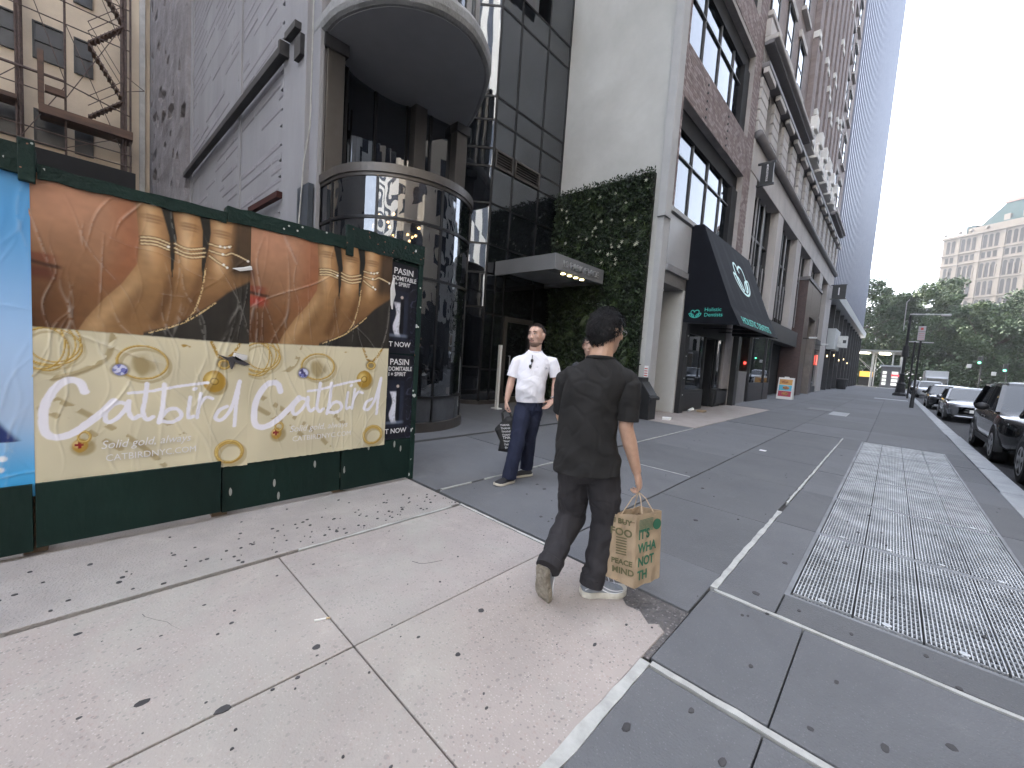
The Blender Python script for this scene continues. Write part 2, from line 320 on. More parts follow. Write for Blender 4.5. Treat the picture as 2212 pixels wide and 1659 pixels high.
def grate_mesh(lx, ly):
    mb = MB(); nb = 15
    for i in range(nb+1):
        x = .006+i*(lx-.012)/nb; mb.box(x-.003, x+.003, 0, ly, -.028, 0)
    nc = int(ly/.052)
    for j in range(nc+1):
        yv = .006+j*(ly-.012)/nc; mb.box(.004, lx-.004, yv-.0022, yv+.0022, -.018, -.004)
    for (cx_, cy_) in ((lx*.5, .035),): mb.cyl((cx_, cy_), .022, -.004, .003, 10)
    return mb.mesh('grate_panel')
for j, (a, b) in enumerate(zip(ys, ys[1:])):
    me = grate_mesh(.298, b-a-.07)
    for i in range(4): put('grate_panel', me, m_grate, gr, Matrix.Translation((xs[i]+.003, a+.035, random.uniform(-.003, .001))))
# vault covers and litter
vc = thing('vault_cover', 'dark square access cover flush in the pavement past the grating', 'cover', (-2.1, 21, 0)); bx('plate', m_iron, vc, -2.5, -1.7, 20.3, 21.7, -.02, .006)
vc = thing('vault_cover', 'shiny steel access cover beside the dark square one', 'cover', (-1.5, 20, 0)); bx('plate', m_kerb, vc, -1.62, -1.15, 18.7, 20.6, -.02, .006); bx('rim', m_white, vc, -1.14, -1.10, 18.7, 20.6, -.02, .005)
vc = thing('vault_cover', 'wide grey steel plate in the pavement before the lamp post', 'cover', (.2, 40, 0)); bx('plate', m_kerb, vc, -.9, .9, 39.4, 41, -.02, .005)
# ------------------------------------------------------------------ plywood hoarding
m_green = M('hoarding_green', (.0055,.022,.017), .6, spec=.25, col2=(.003,.013,.0105), scale=2.5, bump=.15, bscale=25, stretch=(1,1,.3), fleck=[(28,(.35,.36,.34),.975,.9)])
m_green2 = M('hoarding_cap_green', (.006,.024,.018), .65, spec=.25, col2=(.0035,.014,.011), scale=4, bump=.3, bscale=30, fleck=[(38,(.5,.51,.49),.965,.9),(70,(.3,.12,.08),.98,.9),(19,(.5,.51,.5),.975,.95)])
HX = -3.7
ho = thing('plywood_hoarding', 'dark green painted plywood hoarding pasted with adverts beside the pavement', 'hoarding', (HX, 1, 0))
pan = [-3.4, -2.3, -1.25, -.2, .735, 1.665, 2.44]
for a, b in zip(pan, pan[1:]):
    dz = random.uniform(0, .05)
    bx('panel', m_green, ho, HX-.02, HX+random.uniform(-.004, .004), a+.004, b-.004, .45, 2.26, bevel=.002)
    base0 = .03 if a < 1 else .0
    bx('skirting_board', m_green, ho, HX-.03, HX+.012+(.025 if a < -.1 else 0), a+.006, b-.006, base0+dz*.5, .448, bevel=.003)
for (a, b, z0, z1, t) in ((-3.4, -.17, 2.24, 2.40, .05), (-.165, .74, 2.235, 2.31, .035), (.745, 1.63, 2.25, 2.36, .035), (1.70, 2.46, 2.28, 2.465, .03)):
    mb = MB(); n = 12
    rings = []
    for i in range(n+1):
        yv = a+(b-a)*i/n; e = random.uniform(-.006, .006)
        rings.append([(HX-.09, yv, z0), (HX+t, yv, z0+random.uniform(-.008, .008)), (HX+t, yv, z1+e), (HX-.09, yv, z1+e)])
    mb.loft(rings).build('cap_board', m_green2, ho)
bx('post', m_green2, ho, HX+.003, HX+.045, 1.632, 1.698, 2.2, 2.47, bevel=.004)
bx('post', m_green2, ho, HX+.004, HX+.06, -.235, -.172, 2.2, 2.43, bevel=.004)
bx('end_panel', m_green, ho, -7.2, HX-.021, 2.42, 2.44, .0, 2.3)
bx('corner_post', m_green2, ho, HX+.002, HX+.02, 2.41, 2.462, .0, 2.28, bevel=.004)
for yv in (-.2, .735, 1.665): bx('stud', M('raw_timber', (.2,.14,.09), .8, var=.3), ho, HX-.13, HX-.03, yv-.05, yv+.05, 0, 2.2)

# ---- printed posters: the print is colour per vertex on wrinkled paper
def L_(r, g, b): return np.array([(r/255)**2.2, (g/255)**2.2, (b/255)**2.2])*.9
def sd_line(U, V, pts, asp):
    d = np.full(U.shape, 9.0)
    for (a, b) in zip(pts, pts[1:]):
        ax, ay, bx_, by = a[0], a[1]*asp, b[0], b[1]*asp
        px_, py_ = U-ax, V*asp-ay; ex, ey = bx_-ax, by-ay; t = np.clip((px_*ex+py_*ey)/(ex*ex+ey*ey+1e-9), 0, 1)
        d = np.minimum(d, np.hypot(px_-t*ex, py_-t*ey))
    return d
def curve(pts, k=8):
    out = []; P = [pts[0]]+list(pts)+[pts[-1]]
    for i in range(1, len(P)-2):
        p0, p1, p2, p3 = [np.array(q) for q in P[i-1:i+3]]
        for t in np.arange(0, 1, 1/k):
            out.append(tuple(.5*((2*p1)+(-p0+p2)*t+(2*p0-5*p1+4*p2-p3)*t*t+(-p0+3*p1-3*p2+p3)*t**3)))
    return out+[tuple(pts[-1])]
def sst(a, b, x): t = np.clip((x-a)/(b-a), 0, 1); return t*t*(3-2*t)
def mixc(C, col, m): return C*(1-m[..., None])+np.asarray(col)*m[..., None]
def vnoise(U, V, s, seed):
    r = np.random.default_rng(seed); n = 64; g = r.random((n, n)); x = U*s; y = V*s
    xi = np.floor(x).astype(int); yi = np.floor(y).astype(int); fx = x-xi; fy = y-yi; fx = fx*fx*(3-2*fx); fy = fy*fy*(3-2*fy)
    f = lambda i, j: g[i % n, j % n]
    return (f(xi, yi)*(1-fx)+f(xi+1, yi)*fx)*(1-fy)+(f(xi, yi+1)*(1-fx)+f(xi+1, yi+1)*fx)*fy
def paint_jewel(U, V, W, H, lips):
    asp = H/W; C = np.zeros(U.shape+(3,))
    fe = [(0.394,-0.048),(0.404,-0.005),(0.422,0.14),(0.413,0.231),(0.349,0.306),(0.275,0.366),(0.202,0.441),(0.165,0.49)]
    vv = np.array([p[1] for p in fe]); uu = np.array([p[0] for p in fe]); edge = np.interp(V, vv, uu)
    # face
    nz = vnoise(U, V*asp, 9, 3); nz2 = vnoise(U, V*asp, 40, 5)
    face = L_(180,134,106)*(1-sst(.0, .42, V)[..., None])+L_(128,92,62)*sst(.0, .42, V)[..., None]
    C[:] = face
    C = mixc(C, L_(206,150,122), .55*np.exp(-((U-.12)**2/.02+(V-.04)**2/.006)))
    C = mixc(C, L_(150,84,52), .55*sst(.14, .0, np.abs(U-edge+.03))*sst(.42, .2, V))
    C = mixc(C, L_(92,58,36), .7*sst(.2, .5, V)*sst(.3, .0, U))
    C = mixc(C, L_(96,50,38) if not lips else L_(178,70,58), sst(.036, .006, np.abs(V-.308+.12*U*U))*sst(.125, .05, U)*.9)
    C = mixc(C, L_(120,64,48) if not lips else L_(140,62,48), sst(.022, .008, np.abs(V-.262))*sst(.12, .05, U)*.7)
    C = mixc(C, L_(52,28,22), sst(.018, .002, sd_line(U, V, [(0,.276),(.055,.282),(.11,.285)], asp))*.85*sst(.13, .09, U))
    if lips: C = mixc(C, L_(80,44,32), .8*np.exp(-((U)**2/.001+(V-.2)**2/.0012)))
    # hand
    hd = sst(-.003, .004, U-edge)
    base = L_(172,130,88)*(1-sst(.05, .45, V)[..., None]*.35)
    hand = np.broadcast_to(base, C.shape).copy()
    for (cu_, wd) in ((.485, .075), (.66, .085), (.835, .085)):
        prof = np.exp(-((U-cu_-.02*(V-.1))/wd)**2*1.1); hl = np.exp(-((U-cu_+.02)/.03)**2)
        m = sst(.26, .17, V)*sst(.1, .085, np.abs(U-cu_))
        hand = hand*(1-m[..., None])+(L_(66,40,24)*(1-prof[..., None])+L_(198,150,102)*prof[..., None])*m[..., None]
        hand = mixc(hand, L_(232,200,160), m*hl*.5)
    hand = mixc(hand, L_(92,60,38), .65*sst(.45, .8, U+(V-.3)*.3)*sst(.2, .4, V))
    for cu_ in (.485, .66, .83):
        for dv_ in (-.012, 0, .011): hand = mixc(hand, L_(104,70,44), .45*sst(.006, .001, np.abs(V-.062-dv_-.6*(U-cu_)**2))*sst(.055, .02, np.abs(U-cu_)))
    hand = mixc(hand, L_(206,168,124), .6*np.exp(-((U-edge-.05)/.05)**2)*sst(.16, .3, V))
    for ln, a_ in (([(.57,.26),(.55,.34),(.5,.42)], .6), ([(.73,.22),(.68,.34)], .55), ([(.46,.2),(.44,.3),(.36,.42)], .3)):
        hand = mixc(hand, L_(88,58,34), sst(.05, .0, sd_line(U, V, ln, asp))*a_)
    for (a_, b_, wdt) in ((.03, .1, .02), (.055, .12, .012)):
        for cu_ in (.485, .66, .83): hand = mixc(hand, L_(110,74,46), .35*sst(.008, .0, np.abs(V-b_*.45-.01))*sst(.07, .04, np.abs(U-cu_)))
    hand = mixc(hand, L_(58,48,40), sst(.84, .93, U+(V-.1)*.25)*sst(.27, .18, V)*.9)
    hand = mixc(hand, L_(96,70,46), sst(.78, 1.0, U)*sst(.2, .25, V)*.7)
    C = C*(1-hd[..., None])+hand*hd[..., None]
    for gp in ([(.514,-.011),(.556,.011),(.588,.113),(.584,.24)], [(.742,-.005),(.757,.065),(.752,.118),(.74,.2)]):
        uu2 = np.interp(V, [p[1] for p in gp], [p[0] for p in gp]); w_ = np.interp(V, [-.01, .1, .18, .26], [.034, .022, .012, .002])
        C = mixc(C, L_(34,34,32), sst(1.0, .7, np.abs(U-uu2+.01)/np.maximum(w_, .001))*(V < .26))
    de = [(0.991,0.226),(0.862,0.285),(0.789,0.333),(0.587,0.435),(0.44,0.472)][::-1]
    dv = np.interp(U, [p[0] for p in de], [p[1] for p in de]); C = mixc(C, L_(48,45,42), sst(-.006, .01, V-dv)*(U > .44))
    C = mixc(C, L_(62,58,52), .6*sst(-.01, .02, V-dv)*(U > .44)*vnoise(U*3, V*.5, 14, 8))
    gold = L_(226,206,164)
    for ln in ([(.431,.135),(.495,.129),(.56,.138)], [(.431,.146),(.495,.141),(.56,.15)], [(.433,.157),(.495,.152),(.558,.161)], [(.587,.134),(.651,.145),(.734,.13)], [(.587,.15),(.651,.161),(.74,.145)], [(.59,.164),(.661,.174),(.734,.161)],
               [(.761,.108),(.826,.112),(.881,.1)], [(.761,.134),(.844,.14),(.89,.128),(.982,.145)], [(.761,.154),(.807,.172),(.862,.187)]):
        d = sd_line(U, V, curve(ln, 5), asp); C = mixc(C, L_(92,62,36), sst(.010, .004, np.abs(d-.005))*.6); C = mixc(C, gold, sst(.0055, .0028, d))
    for (x, y) in ((.556,.15),(.82,.11),(.845,.11),(.87,.105),(.835,.138),(.86,.187),(.84,.178),(.98,.146)): C = mixc(C, L_(250,248,240), sst(.010, .005, np.hypot(U-x, (V-y)*asp)))
    for ln in ([(.743,.204),(.725,.29),(.688,.371),(.642,.419)], [(.798,.333),(.642,.419),(.468,.473)]):
        d = sd_line(U, V, curve(ln, 5), asp); C = mixc(C, L_(214,188,140), sst(.0055, .003, d)*(vnoise(U, V*asp, 170, 2) > .35))
    C = mixc(C, L_(60,36,24), .45*sst(.24, .0, U)*sst(.1, .5, V))
    C *= (.93+.14*nz2)[..., None]*(.94+.12*nz)[..., None]
    # lower half: jewellery on cream paper
    B = np.broadcast_to(L_(214,205,176), C.shape)*(.9+.2*vnoise(U, V*asp, 6, 11))[..., None]
    sh = L_(150,128,78); gd = L_(172,136,58); gl = L_(232,206,130)
    for ln in ([(.073,.715),(.229,.785),(.422,.887),(.541,.973)], [(.073,.651),(.183,.624),(.284,.57),(.312,.489)], [(.514,.785),(.642,.86)], [(.03,.75),(.2,.83),(.34,.9)]):
        d = sd_line(U, V, curve(ln, 6), asp); C2 = sst(.022, .008, d)*(vnoise(U*1.3+V, V*asp, 26, 4) > .5)*.65; B = mixc(B, sh, C2)
    def ring(B, cx_, cy_, rx, ry, tw, shd=.5):
        for (ox, oy, col, a_, t_) in ((.014, .012, sh, shd, tw*1.6), (0, 0, gd, 1, tw), (-.002, -.0015, gl, .7, tw*.4)):
            q = np.hypot((U-cx_-ox)/rx, (V-cy_-oy)/ry); B = mixc(B, col, sst(t_, t_*.5, np.abs(q-1)*min(rx, ry*asp))*a_)
        return B
    for (dx, dy, rx, ry) in ((0,0,.1,.075), (.02,-.01,.1,.07), (-.01,.02,.085,.07), (.01,.01,.115,.06), (-.03,.0,.09,.085)): B = ring(B, .06+dx, .535+dy, rx, ry, .0045, .3)
    B = mixc(B, sh, sst(.085, .05, np.hypot(U-.44, (V-.598)*asp*.8)+.03*vnoise(U, V, 30, 2))*.75)
    B = ring(B, .44, .583, .115, .06, .0075)
    g = np.hypot(U-.339, (V-.613)*asp); B = mixc(B, L_(96,84,60), sst(.05, .035, g)*.6); B = mixc(B, L_(120,126,190), sst(.036, .03, g)); B = mixc(B, L_(226,228,250), (vnoise(U, V*asp, 60, 6) > .55)*sst(.034, .028, g)*.85); B = mixc(B, L_(70,66,120), (vnoise(U, V*asp, 60, 9) > .68)*sst(.034, .028, g))
    for ln in ([(.78,.489),(.817,.543),(.853,.559)], [(.945,.484),(.899,.532),(.853,.559)]):
        d = sd_line(U, V, ln, asp); B = mixc(B, gd, sst(.012, .006, d)*(vnoise(U, V*asp, 150, 2) > .3))
    B = mixc(B, L_(100,80,44), sst(.05, .03, np.hypot(U-.845, (V-.572)*asp))*.7); B = ring(B, .853, .575, .03, .016, .01, .2)
    q = np.hypot((U-.812)/.064, (V-.657)/.044); B = mixc(B, sh, sst(1.1, .9, q)*.8)
    q = np.hypot((U-.798)/.064, (V-.645)/.044); B = mixc(B, gd, sst(1.02, .97, q)); B = mixc(B, gl, sst(1, .2, np.hypot((U-.78)/.05, (V-.635)/.035))*.8)
    B = mixc(B, L_(120,92,36), sst(.006, .002, np.abs(np.hypot(U-.798, (V-.645)*asp)-.022))*.8)
    B = mixc(B, gd, sst(.03, .015, np.hypot((U-.642), (V-.511)*asp*2.4)+.03*vnoise(U, V*asp, 60, 8)-.012))
    q = np.hypot((U-.174), (V-.882)*asp); B = mixc(B, sh, sst(.06, .04, np.hypot(U-.186, (V-.888)*asp))*.7); B = mixc(B, gd, sst(.045, .038, q+.012*np.abs(U-.174)/.04)); B = mixc(B, L_(236,206,150), sst(.03, .01, np.hypot(U-.165, (V-.876)*asp))*.7)
    B = mixc(B, L_(134,20,30), ((np.abs(U-.17) < .02) & (np.abs(V-.878)*asp < .007)) | ((np.abs(U-.17) < .007) & (np.abs(V-.878)*asp < .02))); B = ring(B, .19, .852, .024, .018, .008, .2)
    B = ring(B, .89, .937, .078, .045, .013); B = ring(B, .89, .941, .07, .04, .006, .2)
    # brush lettering
    wl = L_(240,238,250)
    for ln, wd in (([(.193,.694),(.174,.661),(.128,.656),(.083,.683),(.046,.737),(.037,.79),(.046,.833),(.083,.849),(.138,.839),(.202,.806),(.266,.763),(.312,.726)], .021),
        ([(.367,.737),(.33,.731),(.284,.758),(.275,.79),(.294,.801),(.33,.785),(.367,.747),(.376,.726),(.376,.763),(.394,.79),(.422,.78)], .0135), ([(.459,.661),(.45,.715),(.44,.769),(.459,.796),(.486,.785)], .0135), ([(.376,.697),(.477,.688),(.615,.667),(.761,.651)], .011),
        ([(.541,.661),(.532,.747),(.514,.806),(.523,.79),(.56,.758),(.606,.758),(.624,.785),(.578,.806),(.523,.801)], .0135), ([(.67,.71),(.661,.758),(.661,.79),(.688,.785)], .0125), ([(.69,.678),(.698,.674)], .012), ([(.725,.694),(.706,.79),(.716,.747),(.752,.71),(.789,.715)], .012),
        ([(.872,.747),(.826,.763),(.807,.796),(.844,.801),(.89,.763),(.917,.71),(.945,.64),(.927,.731),(.917,.828)], .0135)):
        d = sd_line(U, V, curve(ln, 7), asp); B = mixc(B, wl, sst(wd*1.12, wd*.82, d+.003*vnoise(U, V*asp, 60, 3)))
    lo = sst(.482, .486, V); C = C*(1-lo[..., None])+B*lo[..., None]
    C = mixc(C, L_(60,55,50), sst(.004, .001, np.abs(V-.484))*.25)
    return np.clip(C, .004, .85)
def wrinkle(U, V, W, H, seed, n=46, amp=.0035):
    r = np.random.default_rng(seed); D = np.zeros(U.shape); X = U*W; Y = V*H
    for i in range(n):
        cx_, cy_ = r.random()*W, r.random()*H; ang = r.normal(math.pi/2, .22) if r.random() < .8 else r.random()*3.14; ln = r.uniform(.08, .5); wd = r.uniform(.004, .011)
        ca, sa = math.cos(ang), math.sin(ang); s = (X-cx_)*ca+(Y-cy_)*sa; t = -(X-cx_)*sa+(Y-cy_)*ca+.02*np.sin(s*r.uniform(4, 16)+r.random()*6)
        D += r.uniform(.3, 1)*amp*np.exp(-(t/wd)**2)*np.exp(-(s/ln)**4)
    return D+.0015*vnoise(U, V*H/W, 12, seed)
m_paper = VC('poster_print', .34, .5)
def poster(name, label, y0, y1, z0, z1, paint, seed, res=.005, off=.006, slant=(0, 0, 0, 0), amp=.0048, nw=60):
    """slant: z offsets of bottom-left, bottom-right, top-left, top-right"""
    W, H = y1-y0, z1-z0; nu, nv = int(W/res)+1, int(H/res)+1
    U, V = np.meshgrid(np.linspace(0, 1, nu), np.linspace(0, 1, nv)); D = wrinkle(U, V, W, H, seed, nw, amp)
    top = z1+slant[2]*(1-U)+slant[3]*U; bot = z0+slant[0]*(1-U)+slant[1]*U
    bot = bot+.004*(vnoise(U*3, V*0, 20, seed)-.5); Z = top*(1-V)+bot*V
    P_ = np.stack([HX+off+D, y0+U*W, Z], -1).reshape(-1, 3); C = paint(U, V, W, H); cz = np.clip((D-.45*amp)/(.55*amp), 0, 1)*(vnoise(U*W, V*H, 55, seed+2) > .3); C = (C*(1-.16*cz[..., None]*(amp > .004))+np.array([.62, .6, .55])*.16*(amp > .004)*cz[..., None]).reshape(-1, 3)  # highlights of the wrinkle ridges painted into the print as pale streaks
    i = np.arange(nu*nv).reshape(nv, nu); q = np.stack([i[1:, :-1], i[1:, 1:], i[:-1, 1:], i[:-1, :-1]], -1).reshape(-1, 4)
    me = bpy.data.meshes.new(name); me.vertices.add(len(P_)); me.vertices.foreach_set('co', P_.astype(np.float32).ravel())
    me.loops.add(q.size); me.loops.foreach_set('vertex_index', q.ravel().astype(np.int32)); me.polygons.add(len(q))
    me.polygons.foreach_set('loop_start', np.arange(0, q.size, 4, dtype=np.int32)); me.polygons.foreach_set('loop_total', np.full(len(q), 4, np.int32)); me.update(calc_edges=True)
    a = me.color_attributes.new('col', 'FLOAT_COLOR', 'POINT'); a.data.foreach_set('color', np.concatenate([C, np.ones((len(C), 1))], 1).astype(np.float32).ravel())
    me.shade_smooth()
    o = put(name, me, m_paper); setp(o, label, 'poster'); return o
m_print_w = M('print_white', (.72,.71,.72), .5, var=.04)
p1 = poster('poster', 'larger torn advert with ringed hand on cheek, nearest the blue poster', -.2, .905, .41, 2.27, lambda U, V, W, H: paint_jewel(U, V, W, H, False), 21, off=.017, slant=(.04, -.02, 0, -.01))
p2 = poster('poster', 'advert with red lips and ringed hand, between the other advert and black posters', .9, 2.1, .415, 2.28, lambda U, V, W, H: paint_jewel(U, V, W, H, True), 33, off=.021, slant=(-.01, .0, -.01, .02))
for (po, y0, W, z0, H, xo) in ((p1, -.2, 1.105, .41, 1.86, .0245), (p2, .9, 1.2, .415, 1.865, .0285)):
    text('small_lettering', 'Solid gold, always', .077, m_print_w, po, (HX+xo, y0+.255*W, z0+H*(1-.885)), (0, 1, .012), (0, 0, 1), .0006, shear=.25, width=.485*W/.63)
    text('small_lettering', 'CATBIRDNYC.COM', .062, m_print_w, po, (HX+xo, y0+.275*W, z0+H*(1-.93)), (0, 1, .012), (0, 0, 1), .0006, width=.45*W/.57)
# torn flaps
m_torn = M('torn_paper', (.62,.61,.6), .7, var=.1)
def flap(pts, mat, par, nm='torn_flap'):
    MB().prism([(HX+.026, p[0], p[1]) for p in pts], (.006, .01, -.004)).build(nm, mat, par)
flap([(.78,1.915),(.82,1.905),(.87,1.922),(.9,1.93),(.895,1.955),(.85,1.935)], m_torn, p1)
flap([(.69,1.27),(.76,1.245),(.8,1.26),(.9,1.2),(.86,1.19),(.8,1.215),(.78,1.16),(.765,1.22)], M('torn_dark', (.05,.045,.05), .7), p1)
flap([(.8,1.285),(.88,1.27),(.875,1.235),(.82,1.225),(.79,1.25)], m_torn, p1)
flap([(2.088,1.98),(2.105,2.06),(2.118,2.09),(2.12,2.0),(2.135,1.93),(2.115,1.86),(2.11,1.78),(2.098,1.82),(2.092,1.9)], m_torn, p2)
def paint_black(U, V, W, H):
    asp = H/W; C = np.zeros(U.shape+(3,)); C[:] = L_(30,31,40)
    vine = np.abs(vnoise(U*1.0, V*asp, 9, 5)-.5); C = mixc(C, L_(72,72,92), sst(.035, .012, vine)*sst(.62, .74, U))
    C = mixc(C, L_(62,68,84), sst(.2, .05, np.abs(U-.45))*sst(.34, .42, V)*sst(.84, .78, V)*(.4+.6*vnoise(U, V*asp, 8, 2)))
    C = mixc(C, L_(40,44,60), ((np.abs(U-.33) < .27) & (V > .3) & (V < .85))*.6)
    st = sst(.13, .09, np.abs(U-.3+.05*np.sin(V*20))*(1+(V-.5)*.8))*sst(.42, .45, V)*sst(.82, .79, V); C = mixc(C, L_(222,224,236), st*(.75+.25*(vnoise(U, V*asp, 22, 6) > .4)))
    C = mixc(C, L_(20,20,26), sst(.07, .05, np.abs(U-.42))*sst(.38, .4, V)*sst(.8, .76, V)); C = mixc(C, L_(206,190,180), sst(.05, .035, np.hypot(U-.4, (V-.37)*asp)))
    C = mixc(C, L_(120,130,150), sst(.03, .0, np.abs(V-.8))*sst(.35, .2, np.abs(U-.33))*.7)
    return C
for (z0, z1, lab, yo) in ((1.345, 2.25, 'upper of two black music posters at the end of the hoarding', 0), (.455, 1.34, 'lower of two black music posters at the end of the hoarding', .02)):
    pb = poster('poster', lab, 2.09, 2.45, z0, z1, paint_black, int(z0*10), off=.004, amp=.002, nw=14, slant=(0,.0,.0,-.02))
    for (s_, sz, zz, x_, wd) in (('PASIN', .085, .875, 2.125, 1.0), ('DOMITABLE', .06, .805, 2.113, .84), ('I + SPIRIT', .055, .745, 2.115, .9), ('T NOW', .07, .075, 2.105, 1.0)):
        text('title_lettering', s_, sz, m_print_w, pb, (HX+.0125, x_, z0+zz*(z1-z0)), (0, 1, 0), (0, 0, 1), .0006, width=wd, bold=.0008)
def paint_blue(U, V, W, H):
    C = np.zeros(U.shape+(3,)); C[:] = L_(88,160,220)*(1-sst(.1, .75, V)[..., None])+L_(172,196,228)*sst(.1, .6, V)[..., None]
    C = mixc(C, L_(70,166,226), sst(.72, .95, V)); C = mixc(C, L_(60,44,44), sst(.02, -.01, U-.86-.02*np.sin(V*9))*((V > .3) & (V < .55)))
    C = mixc(C, L_(40,56,110), sst(.02, -.01, U-.87-(V-.74)*1.0)*((V > .72) & (V < .82))); C = mixc(C, L_(236,240,250), sst(.02, .01, np.hypot(U-.89, (V-.905)*1.7))+sst(.02, .01, np.hypot(U-.9, (V-.87)*1.7)))
    return np.clip(C, 0, .9)
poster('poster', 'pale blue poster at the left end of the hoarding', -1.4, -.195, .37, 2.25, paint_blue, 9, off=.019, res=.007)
# ------------------------------------------------------------------ tan building at the back of the lot, with scaffold
m_tan = M('tan_render', (.72,.60,.46), .85, col2=(.56,.46,.35), scale=.55, bump=.15, bscale=12, detail=7)
m_dwin = M('dark_pane', (.012,.013,.016), .08, spec=.6, var=.3)
m_frame_d = M('window_frame_dark', (.03,.028,.027), .5)
m_sill = M('sill_tan', (.38,.32,.24), .85)
TX = -32.5; m_dark_r = M('dull_dark_pane', (.02,.02,.023), .35, var=.5, scale=1.5)
tb = thing('tan_building', 'tan rendered building with dark windows at the back of the vacant lot', 'building', (TX, -4, 0))
bx('wall', m_tan, tb, TX-8, TX, -16, 2.80, 0, 42)
bx('corner_pipe', M('pale_pipe', (.5,.48,.46), .6), tb, TX, TX+.25, 2.35, 2.58, 0, 36)
def win(par, x, y0, y1, z0, z1, fm, pm, d=.12, mull=1, sill=None, out=.0):
    f = MB(); t = .07
    f.box(x+out, x+out+d, y0, y0+t, z0, z1); f.box(x+out, x+out+d, y1-t, y1, z0, z1); f.box(x+out, x+out+d, y0+t, y1-t, z0, z0+t); f.box(x+out, x+out+d, y0+t, y1-t, z1-t, z1)
    if mull: f.box(x+out, x+out+d*.8, y0+t, y1-t, (z0+z1)/2-.03, (z0+z1)/2+.03)
    fo = f.build('window', fm, par); bx('pane', pm, fo, x+out+.005, x+out+.03, y0+t, y1-t, z0+t, z1-t)
    if sill: bx('sill', sill, fo, x, x+.16, y0-.08, y1+.08, z0-.12, z0-.002)
    return fo
for (z0, z1) in ((10.35, 12.0), (14.4, 16.15), (17.85, 19.6), (21.3, 23.0)):
    for (a, b) in ((-8.2, -7.0), (-5.6, -4.4), (-3.1, -2.05), (-1.54, -.5), (-.15, .54)): win(tb, TX, a, b, z0, z1, m_frame_d, m_dark_r)
bx('shop_roof', M('tar_roof', (.012,.011,.011), .9), tb, TX, -29.5, -1.9, 2.0, 6.5, 9.35); bx('shop_parapet', m_tan, tb, TX, -29.45, -1.9, 2.0, 5, 6.49)
m_rust = M('rusty_pipe', (.11,.075,.065), .7, metal=.3, var=.4, scale=6); m_plank = M('weathered_plank', (.16,.09,.06), .85, col2=(.07,.045,.035), scale=4, stretch=(1,.2,1))
SX = -31.0
scf = thing('scaffold', 'rusty pipe scaffold with zigzag stairs standing before the tan building', 'scaffold', (SX, 0, 0))
for yv in (-4.4, -4.25, -1.98, -1.86, -.44, 1.6, 1.72, 1.9):
    for xx in ((SX,) if yv in (-.44, 1.9) else (SX, SX-1.0)): MB().tube([(xx, yv, 0), (xx, yv, 30)], .045, 7).build('upright', m_rust, scf)
zz = lambda z: 1.42+(z-1.42)*1.192
for (ya, za, yb, zb, r) in ((-5, 13.2, -.44, 13.2, .07), (-.44, 13.15, 1.9, 12.6, .035), (-5, 15.9, 1.9, 15.9, .03), (-5, 10.6, 1.95, 10.6, .035), (-5, 10.0, 1.95, 10.0, .035), (-5, 17.9, 1.9, 17.9, .03), (-5, 16.9, 1.9, 16.9, .03), (-5, 21.2, 1.9, 21.2, .03), (-5, 12.4, -.4, 12.4, .03)):
    MB().tube([(SX+.05, ya, za), (SX+.05, yb, zb)], r, 6).build('ledger', m_rust, scf)
for (ya, za, yb, zb) in ((-4.4, 13.2, -1.9, 17.9), (-1.9, 18, -.44, 13.2), (-.44, 21, 1.6, 16), (-.44, 16, 1.6, 10.6), (-1.9, 10, -.44, 13), (-.4, 12.5, 1.6, 17), (1.7, 13.8, 2.45, 14.2), (1.7, 14.6, 2.45, 14.2), (-4.4, 10, -1.9, 13.2), (-.44, 10.1, 1.6, 11.4)):
    MB().tube([(SX+.02, ya, za), (SX+.02, yb, zb)], .02, 5).build('brace', m_rust, scf)
bx('platform', m_plank, scf, SX-.9, SX+.35, -1.3, 1.98, 11.35, 11.75); bx('platform', m_plank, scf, SX-.9, SX+.3, -5, -1.95, 11.6, 11.8)
bx('timber_post', m_plank, scf, SX+.1, SX+.3, -1.32, -1.12, 11.75, 14.2); bx('timber_rail', m_plank, scf, SX+.1, SX+.25, -1.1, -.45, 12.4, 12.7)
def flight(y0, z0, y1, z1):
    mb = MB(); bar(mb, (SX+.1, y0, z0), (SX+.1, y1, z1), .03, .05); bar(mb, (SX-.55, y0, z0), (SX-.55, y1, z1), .03, .05); st = mb.build('stair', m_rust, scf)
    n = 9
    for i in range(n):
        t = (i+.5)/n; yv = y0+(y1-y0)*t; zv = z0+(z1-z0)*t; bx('tread', m_plank, st, SX-.53, SX+.08, yv-.07, yv+.07, zv-.06, zv+.02)
    for h in (.5, .95): MB().tube([(SX+.1, y0, z0+h), (SX+.1, y1, z1+h)], .018, 5).build('handrail', m_rust, st)
flight(.35, zz(13.24), 1.65, zz(14.52)); flight(1.6, zz(11.5), .35, zz(13.24)); flight(.33, zz(10.25), 1.65, zz(11.4)); flight(.4, zz(16.3), 1.6, zz(14.7))

